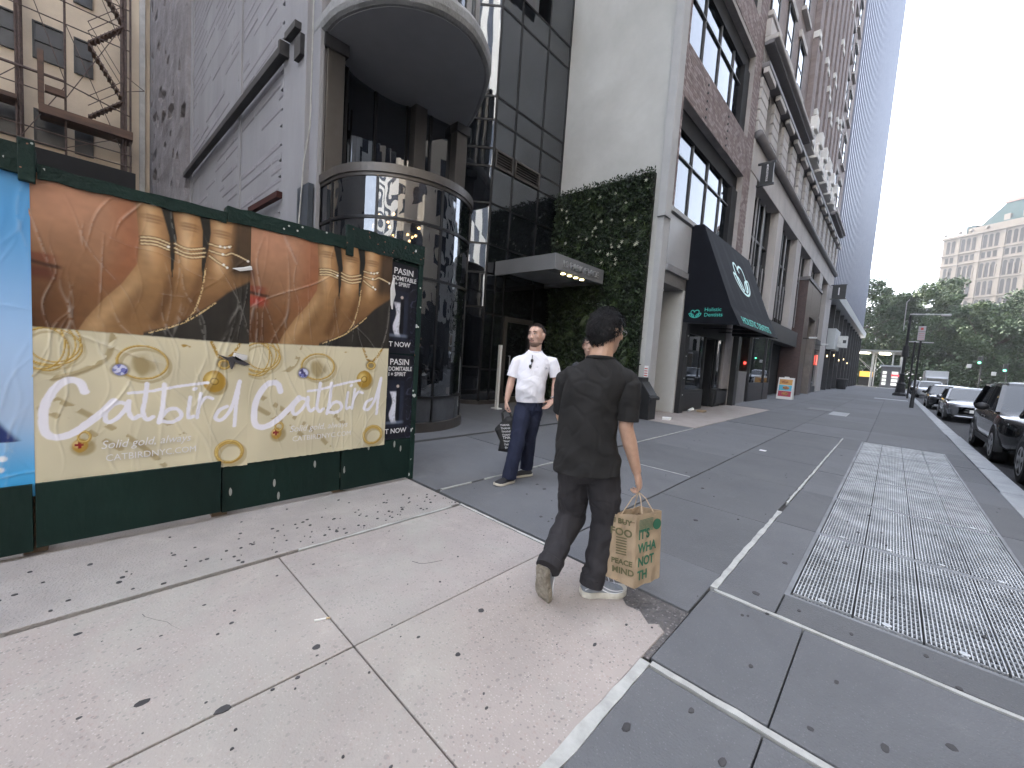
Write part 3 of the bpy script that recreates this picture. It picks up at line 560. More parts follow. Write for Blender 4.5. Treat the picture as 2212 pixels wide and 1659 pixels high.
# ------------------------------------------------------------------ party wall of the glass building
m_pw = M('grey_painted_brick', (.275,.262,.285), .85, col2=(.205,.196,.213), scale=.9, bump=.3, bscale=22, detail=8)
m_pw2 = M('grey_render', (.30,.295,.312), .85, col2=(.235,.23,.245), scale=.7, bump=.2, bscale=16, stretch=(1,1,.35))
m_beam = M('dark_steel_beam', (.03,.028,.03), .6, var=.3); m_redb = M('rust_red_beam', (.05,.016,.014), .8, spec=.2)
PY = 2.75
pw = thing('party_wall', 'tall grey painted side wall with rough brick courses above the lot', 'wall', (-18, PY, 0))
bx('core', m_pw2, pw, TX-6, -7.45, PY+.06, PY+.35, 0, 36)
mb = MB(); z = 2.0
while z < 16:                                    # broken raised courses between the pilasters
    for (a, b) in ((-19, -12.75), (-12.45, -9.25)):
        x = a
        while x < b-.1:
            l = random.uniform(.5, 2.4); 
            if random.random() < .6: mb.prism([(x, PY+.06, z), (x, PY+.06-random.uniform(.005, .013), z+.03), (x, PY+.06, z+random.uniform(.10, .16))], (min(l, b-x), 0, random.uniform(-.01, .01)))
            x += l+random.uniform(.0, .15)
    z += .235
mb.build('brick_course', m_pw, pw, kind='stuff')
for (a, b, d) in ((-9.2, -7.4, .07), (-12.7, -12.5, .04), (-19.3, -19.0, .05)): bx('pilaster', m_pw2, pw, a, b, PY-d+.06, PY+.059, 0, 36)
mb = MB()                                        # chipped edge of the right pilaster
z = 2
while z < 14: mb.box(-9.32-random.random()*.06, -9.2, PY-.002-random.random()*.02, PY+.05, z, z+random.uniform(.08, .2)); z += random.uniform(.22, .4)
mb.build('chipped_toothing', m_pw2, pw, kind='stuff')
# rough stripped masonry, modelled in relief
nx, nz = 90, 220; X, Z = np.meshgrid(np.linspace(-30, -19.3, nx), np.linspace(0, 30, nz)); D = np.zeros_like(X)
for s_, a_ in ((.5, .05), (1.1, .04), (2.3, .07)): D += a_*vnoise(X*.5, Z, s_, int(s_*10))
D -= .12*(vnoise(X*.5+9, Z*.8, 2.6, 77) > .78); D[:, -1] = -.2; D[:, 0] = -.2; D[:, -2] *= .4
v = np.stack([X, PY-.02-D, Z], -1).reshape(-1, 3); i = np.arange(nx*nz).reshape(nz, nx); q = np.stack([i[:-1, :-1], i[:-1, 1:], i[1:, 1:], i[1:, :-1]], -1).reshape(-1, 4)
me = bpy.data.meshes.new('rough_masonry'); me.from_pydata(v.tolist(), [], q.tolist()); put('rough_masonry', me, M('stripped_masonry', (.27,.25,.26), .95, col2=(.15,.135,.14), scale=1.2, bump=.6, bscale=9, detail=9), pw)
mb = MB(); bar(mb, (-19.4, PY-.1, 7.05), (-9.0, PY-.08, 6.82), .15, .15); mb.build('beam', m_beam, pw)
bx('beam_end', m_beam, pw, -9.0, -8.9, PY-.18, PY+.05, 6.7, 6.95)
mb = MB(); bar(mb, (-11, PY-.09, 4.25), (-9.1, PY-.06, 4.22), .1, .12); mb.build('beam', m_redb, pw, label='short rust red beam low on the wall')
mb = MB(); bar(mb, (-8.85, PY-.05, 7.0), (-8.3, PY-.05, 6.98), .14, .12); mb.build('beam', m_beam, pw)
MB().tube([(-21, PY-.25, 14.3), (-12.6, PY-.05, 10.2)], .06, 6).build('pipe', m_beam, pw)
bx('dark_panel', M('slate_panel', (.04,.05,.065), .5), pw, -7.95, -7.45, PY-.12, PY-.03, 0, 4.05)
MB().tube([(-7.5, PY-.1, 9), (-7.5, PY-.1, 5), (-7.62, PY-.14, 4.4), (-7.75, PY-.16, 3.2), (-7.85, PY-.17, 2.2)], .012, 5).build('hanging_cable', m_white, pw)
bx('downpipe', m_pw2, pw, -7.85, -7.75, PY-.1, PY-.01, 4.1, 12)

# ------------------------------------------------------------------ glass entrance building with the curved bay
m_bronze = M('bronze_metal', (.10,.09,.083), .42, metal=.55, var=.12); m_mull = M('black_mullion', (.012,.012,.014), .4, metal=.3)
m_bay = GLASS('bay_glass', (.45,.42,.4), .55, ior=2.3, warp=.010, wscale=2.2)
m_gls = GLASS('curtain_glass', (.42,.46,.52), .45, ior=2.2, warp=.004, wscale=.8)
m_core = M('interior_dark', (.02,.02,.022), .9)
gb = thing('glass_entrance_building', 'dark glass building with curved bay and oval balcony beside the vacant lot', 'building', (-8, 6, 0))
m_cur = M('grey_curtain', (.30,.31,.33), .9, var=.25, scale=6, stretch=(1,8,.2))
for (a, b, c_, e_) in ((7.4, 8.0, 8.0, 10.0), (8.15, 8.9, 7.95, 10.0), (9.25, 9.95, 7.95, 10.0), (7.4, 8.0, 5.35, 6.15), (8.15, 9.1, 5.3, 6.15), (8.15, 9.1, 6.7, 7.8), (9.25, 10.0, 5.35, 7.8), (7.4, 9.0, 10.8, 12.9)): bx('curtain', m_cur, gb, -8.42, -8.38, a, b, c_, e_)
bx('core', m_core, gb, -20, -9.9, 3.15, 10.15, 0, 44)
BC = (-6.95, 4.1); BR = 1.27
def arcp(a0, a1, r, n): return [(BC[0]+r*math.cos(R(a0+(a1-a0)*i/n)), BC[1]+r*math.sin(R(a0+(a1-a0)*i/n))) for i in range(n+1)]
def wallstrip(pts, z0, z1, th):
    """thin curved wall following plan points, thickness towards the inside"""
    mb = MB(); rings = []
    for i, p in enumerate(pts):
        a = pts[max(i-1, 0)]; b = pts[min(i+1, len(pts)-1)]; d = Vector((b[0]-a[0], b[1]-a[1])).normalized(); n = Vector((-d.y, d.x))*th
        rings.append([(p[0], p[1], z0), (p[0], p[1], z1), (p[0]+n.x, p[1]+n.y, z1), (p[0]+n.x, p[1]+n.y, z0)])
    return mb.loft(rings)
segs = [[(-8.6, BC[1]-BR), (-6.95, BC[1]-BR)]]+[arcp(a, b, BR, 10) for (a, b) in ((-89.5, -48), (-47, -.5), (.5, 47), (48, 89.5))]+[[(-6.95, BC[1]+BR), (-8.6, BC[1]+BR)]]
rows = [(.16, .56), (.6, 2.52), (2.56, 3.38), (3.42, 4.06)]
m_basep = M('slate_base_pane', (.06,.065,.075), .12, spec=.6)
for sgi, sg in enumerate(segs):
    for ri, (a, b) in enumerate(rows): wallstrip(sg, a, b, .012).build('bay_pane', m_basep if ri == 0 else m_bay, gb, smooth=False)
full = [(-8.6, BC[1]-BR)]+arcp(-90, 90, BR, 40)+[(-8.6, BC[1]+BR)]
def ringpath(r, extra=0): return [(-8.6, BC[1]-r)]+arcp(-90, 90, r, 40)+[(-8.6, BC[1]+r)]
for zc in (.58, 2.54, 3.40): wallstrip(ringpath(BR+.022), zc-.022, zc+.022, .06).build('transom', m_mull, gb)
wallstrip(ringpath(BR+.06), -.02, .16, .1).build('plinth', m_bronze, gb)
for an in (-90, -47.5, 0, 47.5, 90):
    c_, s_ = math.cos(R(an)), math.sin(R(an)); x, y = BC[0]+BR*c_, BC[1]+BR*s_
    MB().loft([[(x+dx*c_-dy*s_, y+dx*s_+dy*c_, z) for (dx, dy) in ((.018, -.018), (.018, .018), (-.06, .018), (-.06, -.018))] for z in (.16, 4.0)]).build('mullion', m_mull, gb)
rp = ringpath(BR+.05); wallstrip(rp, 4.07, 4.2, .1).build('bay_rim', m_bronze, gb)
MB().prism([(p[0], p[1], 4.02) for p in ringpath(BR+.02)], (0, 0, .12)).build('bay_roof', m_bronze, gb)
bx('bay_floor', m_core, gb, -9.8, -8.3, 3.0, 5.4, .0, .1)
MB().prism([(p[0], p[1], .02) for p in ringpath(BR-.05)], (0, 0, .1)).build('bay_floor', m_core, gb)
# warm chandelier inside the bay
ch = thing('chandelier', 'warm lit chandelier of small round bulbs hanging inside the curved bay', 'chandelier', (-6.9, 4.1, 3.9))
MB().tube([(-6.9, 4.1, 4.0), (-6.9, 4.1, 2.9)], .02, 6).build('stem', m_bronze, ch)
m_bulb = EM('warm_bulb', (1, .66, .3), 9); mbulb = MB().ball((0, 0, 0), .026, 8, 5).mesh('bulb', True)
for i in range(40):
    a = random.random()*6.28; r = random.uniform(.15, .8); z = random.uniform(2.9, 3.8); x, y = -6.9+r*math.cos(a), 4.1+r*math.sin(a)
    b = put('bulb', mbulb, m_bulb, ch, Matrix.Translation((x, y, z)))
    if i % 2 == 0: MB().tube([(-6.9, 4.1, 3.0+random.random()*.5), (x, y, z+.03)], .006, 4).build('arm', m_bronze, ch)
# seating and colour seen through the bay
it = thing('lounge_seat', 'dim orange lounge seat inside the curved bay behind the glass', 'seat', (-7.4, 4.3, .12)); bx('cushion', M('orange_seat', (.35,.1,.03), .7), it, -7.7, -7.0, 4.0, 4.9, .5, .95, bevel=.05); bx('base', m_mull, it, -7.6, -7.1, 4.1, 4.8, .12, .5)
# recessed level above the bay
rc = [tuple(map(float, q)) for q in curve([(-7.6,3.1),(-7.78,3.27),(-8.03,3.6),(-8.14,4.12),(-8.12,4.61),(-7.97,4.94),(-7.93,5.3),(-7.86,5.9)], 4)]
for j in range(0, len(rc)-4, 6): wallstrip(rc[j:j+7], 4.22, 6.49, .02).build('recess_pane', m_gls, gb); bx('mullion', m_mull, gb, rc[j][0]-.03, rc[j][0]+.03, rc[j][1]-.025, rc[j][1]+.025, 4.2, 6.48)
bx('recess_back', m_core, gb, -9.8, -9.3, 2.9, 7.0, 4.2, 14)
for (x0, x1, a, b) in ((-7.75, -7.4, 2.86, 3.16), (-8.05, -7.8, 4.84, 5.12), (-7.95, -7.65, 5.82, 6.12)): bx('column', m_bronze, gb, x0, x1, a, b, 4.2, 6.5, bevel=.01)
for (x0, x1, a, b) in ((-7.8, -7.35, 2.8, 3.2), (-8.0, -7.6, 5.78, 6.16)): bx('column_cap', m_beam, gb, x0, x1, a, b, 6.3, 6.498)
sp = [(-8.4,2.79),(-7.64,2.79),(-7.0,2.79),(-6.55,2.9),(-6.18,3.07),(-5.9,3.28),(-5.64,3.62),(-5.52,3.96),(-5.54,4.43),(-5.85,5.02),(-6.33,5.43),(-7.18,5.91),(-7.75,6.14),(-8.4,6.2)]
spc = [(-8.4,2.79)]+[tuple(map(float, q)) for q in curve(sp[1:-1], 5)]+[(-8.4,6.2)]
cx_, cy_ = -7.3, 4.45
def off(p, d):
    v = Vector((p[0]-cx_, p[1]-cy_)); v.normalize(); return (p[0]+v.x*d, p[1]+v.y*d) if p[0] > -8.3 else p
m_conc = M('weathered_concrete', (.32,.32,.33), .85, col2=(.18,.18,.175), scale=2.2, bump=.35, bscale=25, detail=8)
MB().loft([[(*off(p, d), z) for p in spc] for (d, z) in ((-.02, 6.5), (.03, 6.53), (.06, 6.6), (.06, 6.72), (.02, 6.8), (-.05, 6.83))]).build('balcony_slab', m_conc, gb, smooth=False)
MB().prism([(*off(p, -.06), 6.488) for p in spc], (0, 0, .01)).build('balcony_soffit', M('soffit_grey', (.36,.365,.385), .6, var=.06), gb)
bx('balcony_bracket', m_beam, gb, -8.4, -8.1, 2.66, 2.78, 6.4, 6.75)
# upper curved wall above the balcony
up = [off(p, -.28) for p in spc if p[0] > -8.2]
for j in range(0, len(up)-4, 4): wallstrip(up[j:j+5], 6.84, 9.6, .02).build('upper_pane', GLASS('upper_glass%d' % j, (.5,.55,.55), .4, 1.7, .08), gb)
for j in range(0, len(up), 4):
    x, y = up[j]; bx('upper_post', m_conc, gb, x-.05, x+.05, y-.05, y+.05, 6.84, 9.7, bevel=.01)
# chamfer and flat curtain wall
def plane_grid(p0, p1, us, zs, skip=(), mat=None, nm='curtain_pane', tilt={}):
    p0 = Vector((*p0, 0)); p1 = Vector((*p1, 0)); d = (p1-p0).normalized(); n = Vector((d.y, -d.x, 0)); L = (p1-p0).length
    for i, (a, b) in enumerate(zip(us, us[1:])):
        for j, (c_, e_) in enumerate(zip(zs, zs[1:])):
            if (i, j) in skip: continue
            q = [p0+d*(a+.02), p0+d*(b-.02)]
            pts = [q[0]+Vector((0, 0, c_+.02)), q[1]+Vector((0, 0, c_+.02)), q[1]+Vector((0, 0, e_-.02)), q[0]+Vector((0, 0, e_-.02))]
            k = n*random.uniform(-.004, .004); pts[0] = pts[0]+k; pts[2] = pts[2]+n*random.uniform(-.004, .004)
            MB().prism(pts, -n*.015).build(nm, mat or m_gls, gb)
    for a in us:
        mb = MB(); c0 = p0+d*a; mb.prism([c0-d*.022+n*.02, c0+d*.022+n*.02, c0+d*.022-n*.08, c0-d*.022-n*.08], (0, 0, zs[-1]-zs[0])); 
        for i_, vv_ in enumerate(mb.v): mb.v[i_] = (vv_[0], vv_[1], vv_[2]+zs[0])
        mb.build('mullion', m_mull, gb)
    for z in zs[1:-1]:
        mb = MB(); mb.prism([p0+n*.016+Vector((0, 0, z-.022)), p1+n*.016+Vector((0, 0, z-.022)), p1+n*.016+Vector((0, 0, z+.022)), p0+n*.016+Vector((0, 0, z+.022))], -n*.08); mb.build('transom', m_mull, gb)
zs_u = [3.5, 4.25, 5.28, 6.2, 6.65, 7.35, 7.92, 10.08, 10.7, 13.0, 15.2, 17.5, 20, 23]
GX = -8.05
plane_grid((GX, 7.32), (GX, 10.18), [0, .74, 1.84, 2.84], zs_u, skip=((0, 3), (1, 3), (1, 8)))
plane_grid((-9.2, 6.17), (GX, 7.32), [0, .8, 1.62], [.1, 1.0, 2.6]+zs_u)
plane_grid((GX, 7.32), (GX, 8.03), [0, .35, .7], [.1, .95, 2.45, 3.5])
plane_grid((GX, 8.03), (GX, 10.18), [0, 1.25, 2.14], [2.46, 3.5]); plane_grid((GX, 9.29), (GX, 10.18), [0, .88], [.1, 2.46])
bx('plinth', m_bronze, gb, GX-.06, GX+.04, 7.32, 8.05, -.02, .1); MB().prism([(-9.2, 6.17, -.02), (GX+.03, 7.3, -.02), (GX+.03, 7.3, .1), (-9.2, 6.17, .1)], (-.06, .06, 0)).build('plinth', m_bronze, gb)
for (a, b) in ((7.36, 8.02), (8.1, 9.14)):                      # louvres
    f = MB(); f.box(GX-.05, GX+.05, a, b, 6.2, 6.25).box(GX-.05, GX+.05, a, b, 6.6, 6.65).box(GX-.05, GX+.05, a, a+.05, 6.25, 6.6).box(GX-.05, GX+.05, b-.05, b, 6.25, 6.6); lv = f.build('louvre', m_bronze, gb)
    for k in range(5): 
        z = 6.27+k*.068; MB().prism([(GX+.03, a+.05, z), (GX+.03, b-.05, z), (GX-.04, b-.05, z+.05), (GX-.04, a+.05, z+.05)], (0, 0, .012)).build('slat', m_bronze, lv)
    bx('louvre_back', m_core, lv, GX-.1, GX-.07, a, b, 6.2, 6.65)
MB().prism([(GX+.03, 8.1, 12.98), (GX+.03, 9.14, 12.98), (GX+.65, 9.14, 11.1), (GX+.65, 8.1, 11.1)], (.03, 0, .01)).build('open_window', M('pale_frame', (.5,.52,.52), .4), gb)
# door
fr = MB(); fr.box(GX-.05, GX+.05, 8.07, 8.2, .0, 2.44).box(GX-.05, GX+.05, 9.16, 9.28, .0, 2.44).box(GX-.05, GX+.05, 8.2, 9.16, 2.3, 2.44).box(GX-.05, GX+.05, 8.2, 9.16, 0, .18)
dr = fr.build('door', m_bronze, gb); bx('pane', m_gls, dr, GX-.01, GX+.01, 8.2, 9.16, .18, 2.3); MB().tube([(GX+.05, 8.32, .95), (GX+.11, 8.32, .95), (GX+.11, 8.32, 1.35), (GX+.05, 8.32, 1.35)], .014, 6).build('handle', m_steel, dr)
# entrance canopy
m_can = M('canopy_metal', (.23,.232,.24), .45, metal=.3, var=.05); m_lt = EM('canopy_downlight', (1, .82, .4), 2.5)
cn = MB(); cn.box(-8.02, -6.0, 7.6, 7.66, 3.47, 3.84).box(-6.06, -6.0, 7.66, 9.75, 3.47, 3.84).box(-8.02, -6.06, 9.69, 9.75, 3.47, 3.84).box(-8.02, -6.06, 7.66, 9.69, 3.78, 3.84)
co = cn.build('canopy', m_can, gb, bevel=.006)
MB().box(-8.0, -6.06, 7.66, 9.69, 3.6, 3.63).build('canopy_soffit', M('soffit_pale', (.4,.4,.41), .6), co)
MB().box(-6.28, -6.06, 7.66, 9.69, 3.47, 3.6).build('light_trough', m_can, co)
for yv in (8.15, 8.42, 8.69, 8.96): MB().cyl((-6.16, yv), .055, 3.455, 3.469, 12).build('downlight', m_lt, co)
m_bl = M('brushed_letters', (.55,.55,.56), .35, metal=.7)
for (s_, y_) in (('19', 7.86), ('PARK', 8.17), ('PLACE', 8.80)): text('sign_lettering', s_, .225, m_bl, co, (-5.985, y_, 3.575), (0, 1, 0), (0, 0, 1), .02, width=1.02)
# white post standing by the door
wp = thing('door_post', 'slim white post on a small foot beside the glass entrance door', 'post', (-7.25, 7.22, 0)); m_wp = M('white_paint', (.75,.75,.74), .5, var=.05)
bx('shaft', m_wp, wp, -7.28, -7.2, 7.19, 7.25, .03, 1.62); bx('foot', m_wp, wp, -7.36, -7.12, 7.14, 7.3, 0, .03)
# ------------------------------------------------------------------ dentist building
m_stucco = M('grey_stucco', (.54,.54,.525), .85, blot=[(.35,(.40,.395,.375),.45,.7,.6),(.9,(.52,.50,.46),.55,.8,.5)], col2=(.41,.41,.395), scale=.35, bump=.12, bscale=14, detail=6)
m_stucco2 = M('grey_stucco_trim', (.40,.40,.405), .8, var=.06)
m_panel = M('grey_metal_panel', (.40,.405,.42), .5, var=.04)
m_mortar = M('mortar', (.36,.33,.32), .95, bump=.3)
m_brick = M('brown_brick', (.26,.20,.19), .85, col2=(.165,.12,.115), scale=3.5, bump=.3, bscale=40)
m_brickp = M('mottled_brick', (.36,.30,.29), .85, col2=(.21,.16,.155), scale=2.6, bump=.3, bscale=40)
m_blackp = M('black_painted_wood', (.014,.014,.015), .45, var=.3)
m_win = GLASS('street_window', (.35,.38,.4), .35, ior=1.8, warp=.006, wscale=.7)
m_shopg = GLASS('shop_glass', (.6,.6,.58), .5, ior=1.6)
XF = -4.65
db = thing('dentist_building', 'grey stucco and brown brick building with the black awning', 'building', (-6, 13, 0))
bx('core', m_core, db, -20, -6.2, 10.6, 17.15, 0, 26)
bx('floor_slab', m_core, db, -6.2, -5.1, 10.62, 17.1, 4.6, 5.35); bx('ceiling', m_core, db, -6.2, -5.2, 10.62, 17.1, 8.5, 9.3)
bx('side_wall', m_stucco, db, -8.05, -4.82, 10.2, 10.6, 0, 26); bx('corner_trim', m_stucco2, db, -4.818, -4.6, 10.14, 10.5, 5.18, 26, bevel=.01)
bx('corner_pier', m_stucco2, db, -4.818, -4.65, 10.2, 10.56, 0, 5.178)
bx('fascia_panel', m_panel, db, -4.9, -4.64, 10.57, 12.1, 4.1, 5.36); bx('sill', m_stucco2, db, -5.0, -4.58, 10.5, 17.0, 5.40, 5.52, bevel=.008)
bx('lintel', M('lintel_metal', (.26,.26,.27), .5), db, -5.5, -4.6, 10.57, 12.08, 3.9, 4.07, bevel=.008); bx('lintel_face', M('lintel_dark', (.17,.165,.165), .6), db, -5.4, -4.67, 10.57, 12.08, 3.58, 3.898)
bx('door_reveal', m_stucco, db, -5.6, -4.66, 12.0, 12.1, 0, 3.58)
fd = MB(); fd.box(-5.62, -5.5, 10.6, 10.72, 0, 3.4).box(-5.62, -5.5, 11.9, 11.99, 0, 3.4).box(-5.62, -5.5, 10.72, 11.9, 2.35, 2.45).box(-5.62, -5.5, 10.72, 11.9, 0, .2).box(-5.62, -5.5, 10.72, 11.9, 3.3, 3.4)
d_ = fd.build('side_door', M('aluminium_frame', (.3,.3,.31), .4, metal=.5), db); bx('pane', m_dwin, d_, -5.58, -5.56, 10.72, 11.9, .2, 2.35); bx('pane', m_dwin, d_, -5.58, -5.56, 10.72, 11.9, 2.45, 3.3)
MB().ball((-5.1, 11.3, 3.52), (.13, .13, .07), 12, 6).build('ceiling_lamp', m_wp, db, smooth=True)
# brick: the largest 300 singly, the rest joined
bricks = []
def lay(y0, y1, z0, z1):
    n = 0; z = z0
    while z < z1-.03:
        y = y0-(.108 if n % 2 else 0)
        while y < y1-.02:
            a, b = max(y, y0), min(y+.205, y1)
            if b-a > .04: bricks.append((a, b, z))
            y += .215
        z += .0765; n += 1
lay(10.505, 10.72, 5.53, 12.6); lay(16.4, 17.18, 5.53, 16); lay(10.73, 16.39, 8.36, 9.62); lay(10.505, 16.39, 12.62, 13.7)
for (a, b, c_, e_) in ((10.5, 10.72, 5.5, 26), (16.4, 17.2, 0, 26), (10.72, 16.4, 8.35, 9.63), (10.72, 16.4, 12.45, 13.7), (10.72, 16.4, 16.5, 26)): bx('mortar_bed', m_mortar, db, -5.05, -4.66, a, b, c_, e_)
bricks.sort(key=lambda q: -(q[1]-q[0])/(q[0]**2+22+(q[2]-1.4)**2))
unit = MB().box(-4.655, -4.645, 0, 1, 0, .0665).mesh('brick')
unitm = {}
for k, (a, b, z) in enumerate(bricks[:300]):
    mt = m_brick if random.random() < .6 else m_brickp
    if mt.name not in unitm: u_ = unit.copy(); u_.materials.append(mt); unitm[mt.name] = u_
    put('brick', unitm[mt.name], None, db, Matrix.Translation((random.uniform(-.003, .003), a, z)) @ Matrix.Diagonal((1, b-a, 1, 1)))
for mt, sel in ((m_brick, 0), (m_brickp, 1)):
    mb = MB()
    for k, (a, b, z) in enumerate(bricks[300:]):
        if (hash((k*7919) % 97) % 5 < 2) == bool(sel): mb.box(-4.66, -4.645+random.uniform(-.003, .003), a, b, z, z+.0665)
    mb.build('brickwork', mt, db, kind='stuff')
for (yy0, n) in ((12.25, 5), (14.15, 5)):
    for z in (8.5, 8.72, 8.94, 9.16, 9.38): MB().prism([(-4.64, yy0+.032*math.cos(k*.785), z+.032*math.sin(k*.785)) for k in range(8)], (.025, 0, 0)).build('tie_plate', m_iron, db)
m_wf = M('window_frame_grey', (.10,.10,.105), .5)
for (z0, z1) in ((5.53, 8.35), (9.63, 12.45), (13.7, 16.5)):
    g = MB(); h = z1-.52
    for yv in (11.07, 12.32, 13.64, 14.95): g.box(-5.0, -4.9, yv-.018, yv+.018, z0, h)
    g.box(-5.0, -4.9, 10.73, 15.8, h-.65, h-.615).box(-5.0, -4.9, 10.73, 15.8, z0, z0+.06)
    wo_ = g.build('window', m_wf, db)
    ysd = [10.73, 11.04, 11.1, 12.29, 12.35, 13.61, 13.67, 14.92, 14.98, 15.8]
    for a, b in zip(ysd[::2], ysd[1::2]):
        for (c_, e_) in ((z0+.06, h-.66), (h-.6, h)): MB().prism([(-4.95+random.uniform(-.004,.004), a, c_), (-4.95, b, c_), (-4.95+random.uniform(-.006,.006), b, e_), (-4.95, a, e_)], (-.01, 0, 0)).build('pane', m_win, wo_)
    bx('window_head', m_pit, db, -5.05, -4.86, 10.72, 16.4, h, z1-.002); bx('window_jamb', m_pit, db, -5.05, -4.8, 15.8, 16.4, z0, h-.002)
    bx('curtain', M('curtain_cloth', (.4,.4,.4), .9), db, -5.3, -5.26, 10.75, 12.0, z0+.1, h)
# black shopfront under the awning
for (a, b, x1) in ((12.1, 12.42, -4.52), (17.3, 17.72, -4.45)): bx('pier', m_blackp, db, -5.1, x1, a, b, 0, 2.8, bevel=.01)
bx('header', m_blackp, db, -5.2, -4.68, 12.1, 17.72, 2.42, 5.36)
for (a, b) in ((12.45, 14.45), (15.65, 17.28)):
    sw = bx('shop_window', m_shopg, db, -4.76, -4.74, a, b, .68, 2.42); bx('bulkhead', m_blackp, db, -5.0, -4.66, a, b, 0, .66, bevel=.01); bx('bulkhead_panel', m_blackp, db, -4.66, -4.63, a+.2, b-.2, .1, .58, bevel=.01); bx('frame', m_blackp, sw, -4.78, -4.7, a, a+.07, .68, 2.42); bx('frame', m_blackp, sw, -4.78, -4.7, b-.07, b, .68, 2.42)
bx('entry_wall', m_blackp, db, -5.7, -4.8, 14.46, 14.52, 0, 2.42); bx('entry_wall', m_blackp, db, -5.7, -4.8, 15.58, 15.64, 0, 2.42)
dd = bx('entry_door', m_blackp, db, -5.75, -5.7, 14.52, 15.58, 0, 2.42); bx('pane', m_shopg, dd, -5.7, -5.69, 14.68, 15.42, .7, 2.2)
bx('notice', m_wp, db, -4.735, -4.73, 16.75, 17.05, 1.9, 2.15)
for z in (2.3, 1.7, 1.05, .55): MB().ball((-4.515, 12.26, z), .018, 6, 4).build('stud_light', m_wp, db)
bx('interior_floor', M('shop_floor', (.2,.19,.18), .6), db, -6.2, -5.76, 12.2, 17.2, 0, .05); bx('party_panel', m_core, db, -6.2, -4.7, 17.15, 17.2, 0, 26)
no = thing('notice_sheet', 'red and white notice sheets pasted on the grey pier', 'notice', (-4.9, 10.19, .8)); m_red = M('notice_red', (.5,.08,.08), .6)
bx('sheet', m_wp, no, -4.8, -4.69, 10.185, 10.197, .85, 1.35)
for k in range(7): bx('print_line', m_red, no, -4.79, -4.70, 10.182, 10.184, .9+k*.06, .925+k*.06)

# awning
m_awn = M('awning_fabric', (.008,.009,.013), .8, spec=.12, var=.12, scale=5, bump=.08, bscale=60); m_teal = M('teal_print', (.05,.48,.40), .6, var=.03); m_mint = M('pale_mint_print', (.6,.82,.80), .6, var=.03)
aw = thing('awning', 'black fabric awning with teal lettering and tooth logo over the shopfront', 'awning', (-4.6, 14.5, 2.6))
prof = [(-4.64,5.45),(-4.32,5.43),(-3.40,3.13),(-3.13,2.6)]
AY0, AY1 = 12.08, 17.0
mb = MB(); pl_ = [(-4.64, 2.68)]+prof[::-1]
mb.poly([(x, AY0, z) for (x, z) in [prof[0], prof[1], prof[2], prof[3], (-4.64, 2.68)]]); mb.poly([(x, AY1, z) for (x, z) in [prof[0], prof[1], prof[2], prof[3], (-4.64, 2.68)]])
nseg = 14
for (p, q) in zip(prof, prof[1:]):
    rings = []
    for j in range(nseg+1):
        yv = AY0+(AY1-AY0)*j/nseg; sag = .012*math.sin(j*2.1)
        rings.append([(p[0]+(q[0]-p[0])*t+sag*math.sin(math.pi*t), yv, p[1]+(q[1]-p[1])*t) for t in (0, .25, .5, .75, 1)])
    mb.loft(rings, cap=False, close=False)
ao = mb.build('fabric', m_awn, aw); sol = ao.modifiers.new('s', 'SOLIDIFY'); sol.thickness = .006; sol.offset = -1
fm = MB()
for yv in (AY0+.05, 13.7, 15.3, AY1-.05): bar(fm, (-4.6, yv, 2.66), (-3.2, yv, 2.62), .03)
bar(fm, (-3.2, AY0+.03, 2.62), (-3.2, AY1-.03, 2.62), .03); fm.build('frame_tubes', m_iron, aw)
text('lettering', 'Holistic', .145, m_teal, aw, (-4.07, AY0-.008, 2.985), (1, 0, 0), (0, 0, 1), .002); text('lettering', 'Dentists', .145, m_teal, aw, (-4.07, AY0-.008, 2.84), (1, 0, 0), (0, 0, 1), .002)
text('lettering', 'HOLISTIC DENTISTS', .33, m_teal, aw, (-3.165, 12.6, 2.70), (0, 1, 0), (-.27, 0, .53), .002, width=1.18)
def ribbon(pts, w_, O, xd, yd, n_, name, mat, par, lift=.002):
    """flat stroke following 2-D points on a plane"""
    O, xd, yd, n_ = Vector(O), Vector(xd), Vector(yd), Vector(n_); P = [np.array(p) for p in curve(pts, 6)]; rings = []
    for i, p in enumerate(P):
        t = P[min(i+1, len(P)-1)]-P[max(i-1, 0)]; t = t/np.linalg.norm(t); nn = np.array([-t[1], t[0]])*w_/2
        a, b = p+nn, p-nn; q = [O+xd*float(a[0])+yd*float(a[1]), O+xd*float(b[0])+yd*float(b[1])]
        rings.append([q[0]+n_*lift, q[1]+n_*lift, q[1]+n_*(lift+.004), q[0]+n_*(lift+.004)])
    return MB().loft(rings).build(name, mat, par)
LOGO = [[(-.02,.62),(-.1,.66),(-.14,.76),(-.3,.9),(-.52,.84),(-.6,.6),(-.5,.3),(-.34,.02)], [(-.2,.7),(-.06,.76),(.1,.86),(.3,.9),(.52,.84),(.6,.6),(.5,.3),(.34,.02)],
        [(-.6,.42),(-.86,.44),(-.8,.2),(-.6,-.02),(-.3,-.16),(0,-.2),(.3,-.16),(.6,-.02),(.8,.2),(.86,.44),(.6,.42)], [(-.62,.4),(-.38,.34),(-.2,.16),(-.14,-.06),(-.36,.0),(-.54,.16),(-.62,.4)], [(.62,.4),(.38,.34),(.2,.16),(.14,-.06),(.36,.0),(.54,.16),(.62,.4)]]
sl_ = Vector((-.92, 0, 2.3)).normalized(); nn_ = Vector((0, 1, 0)).cross(sl_)
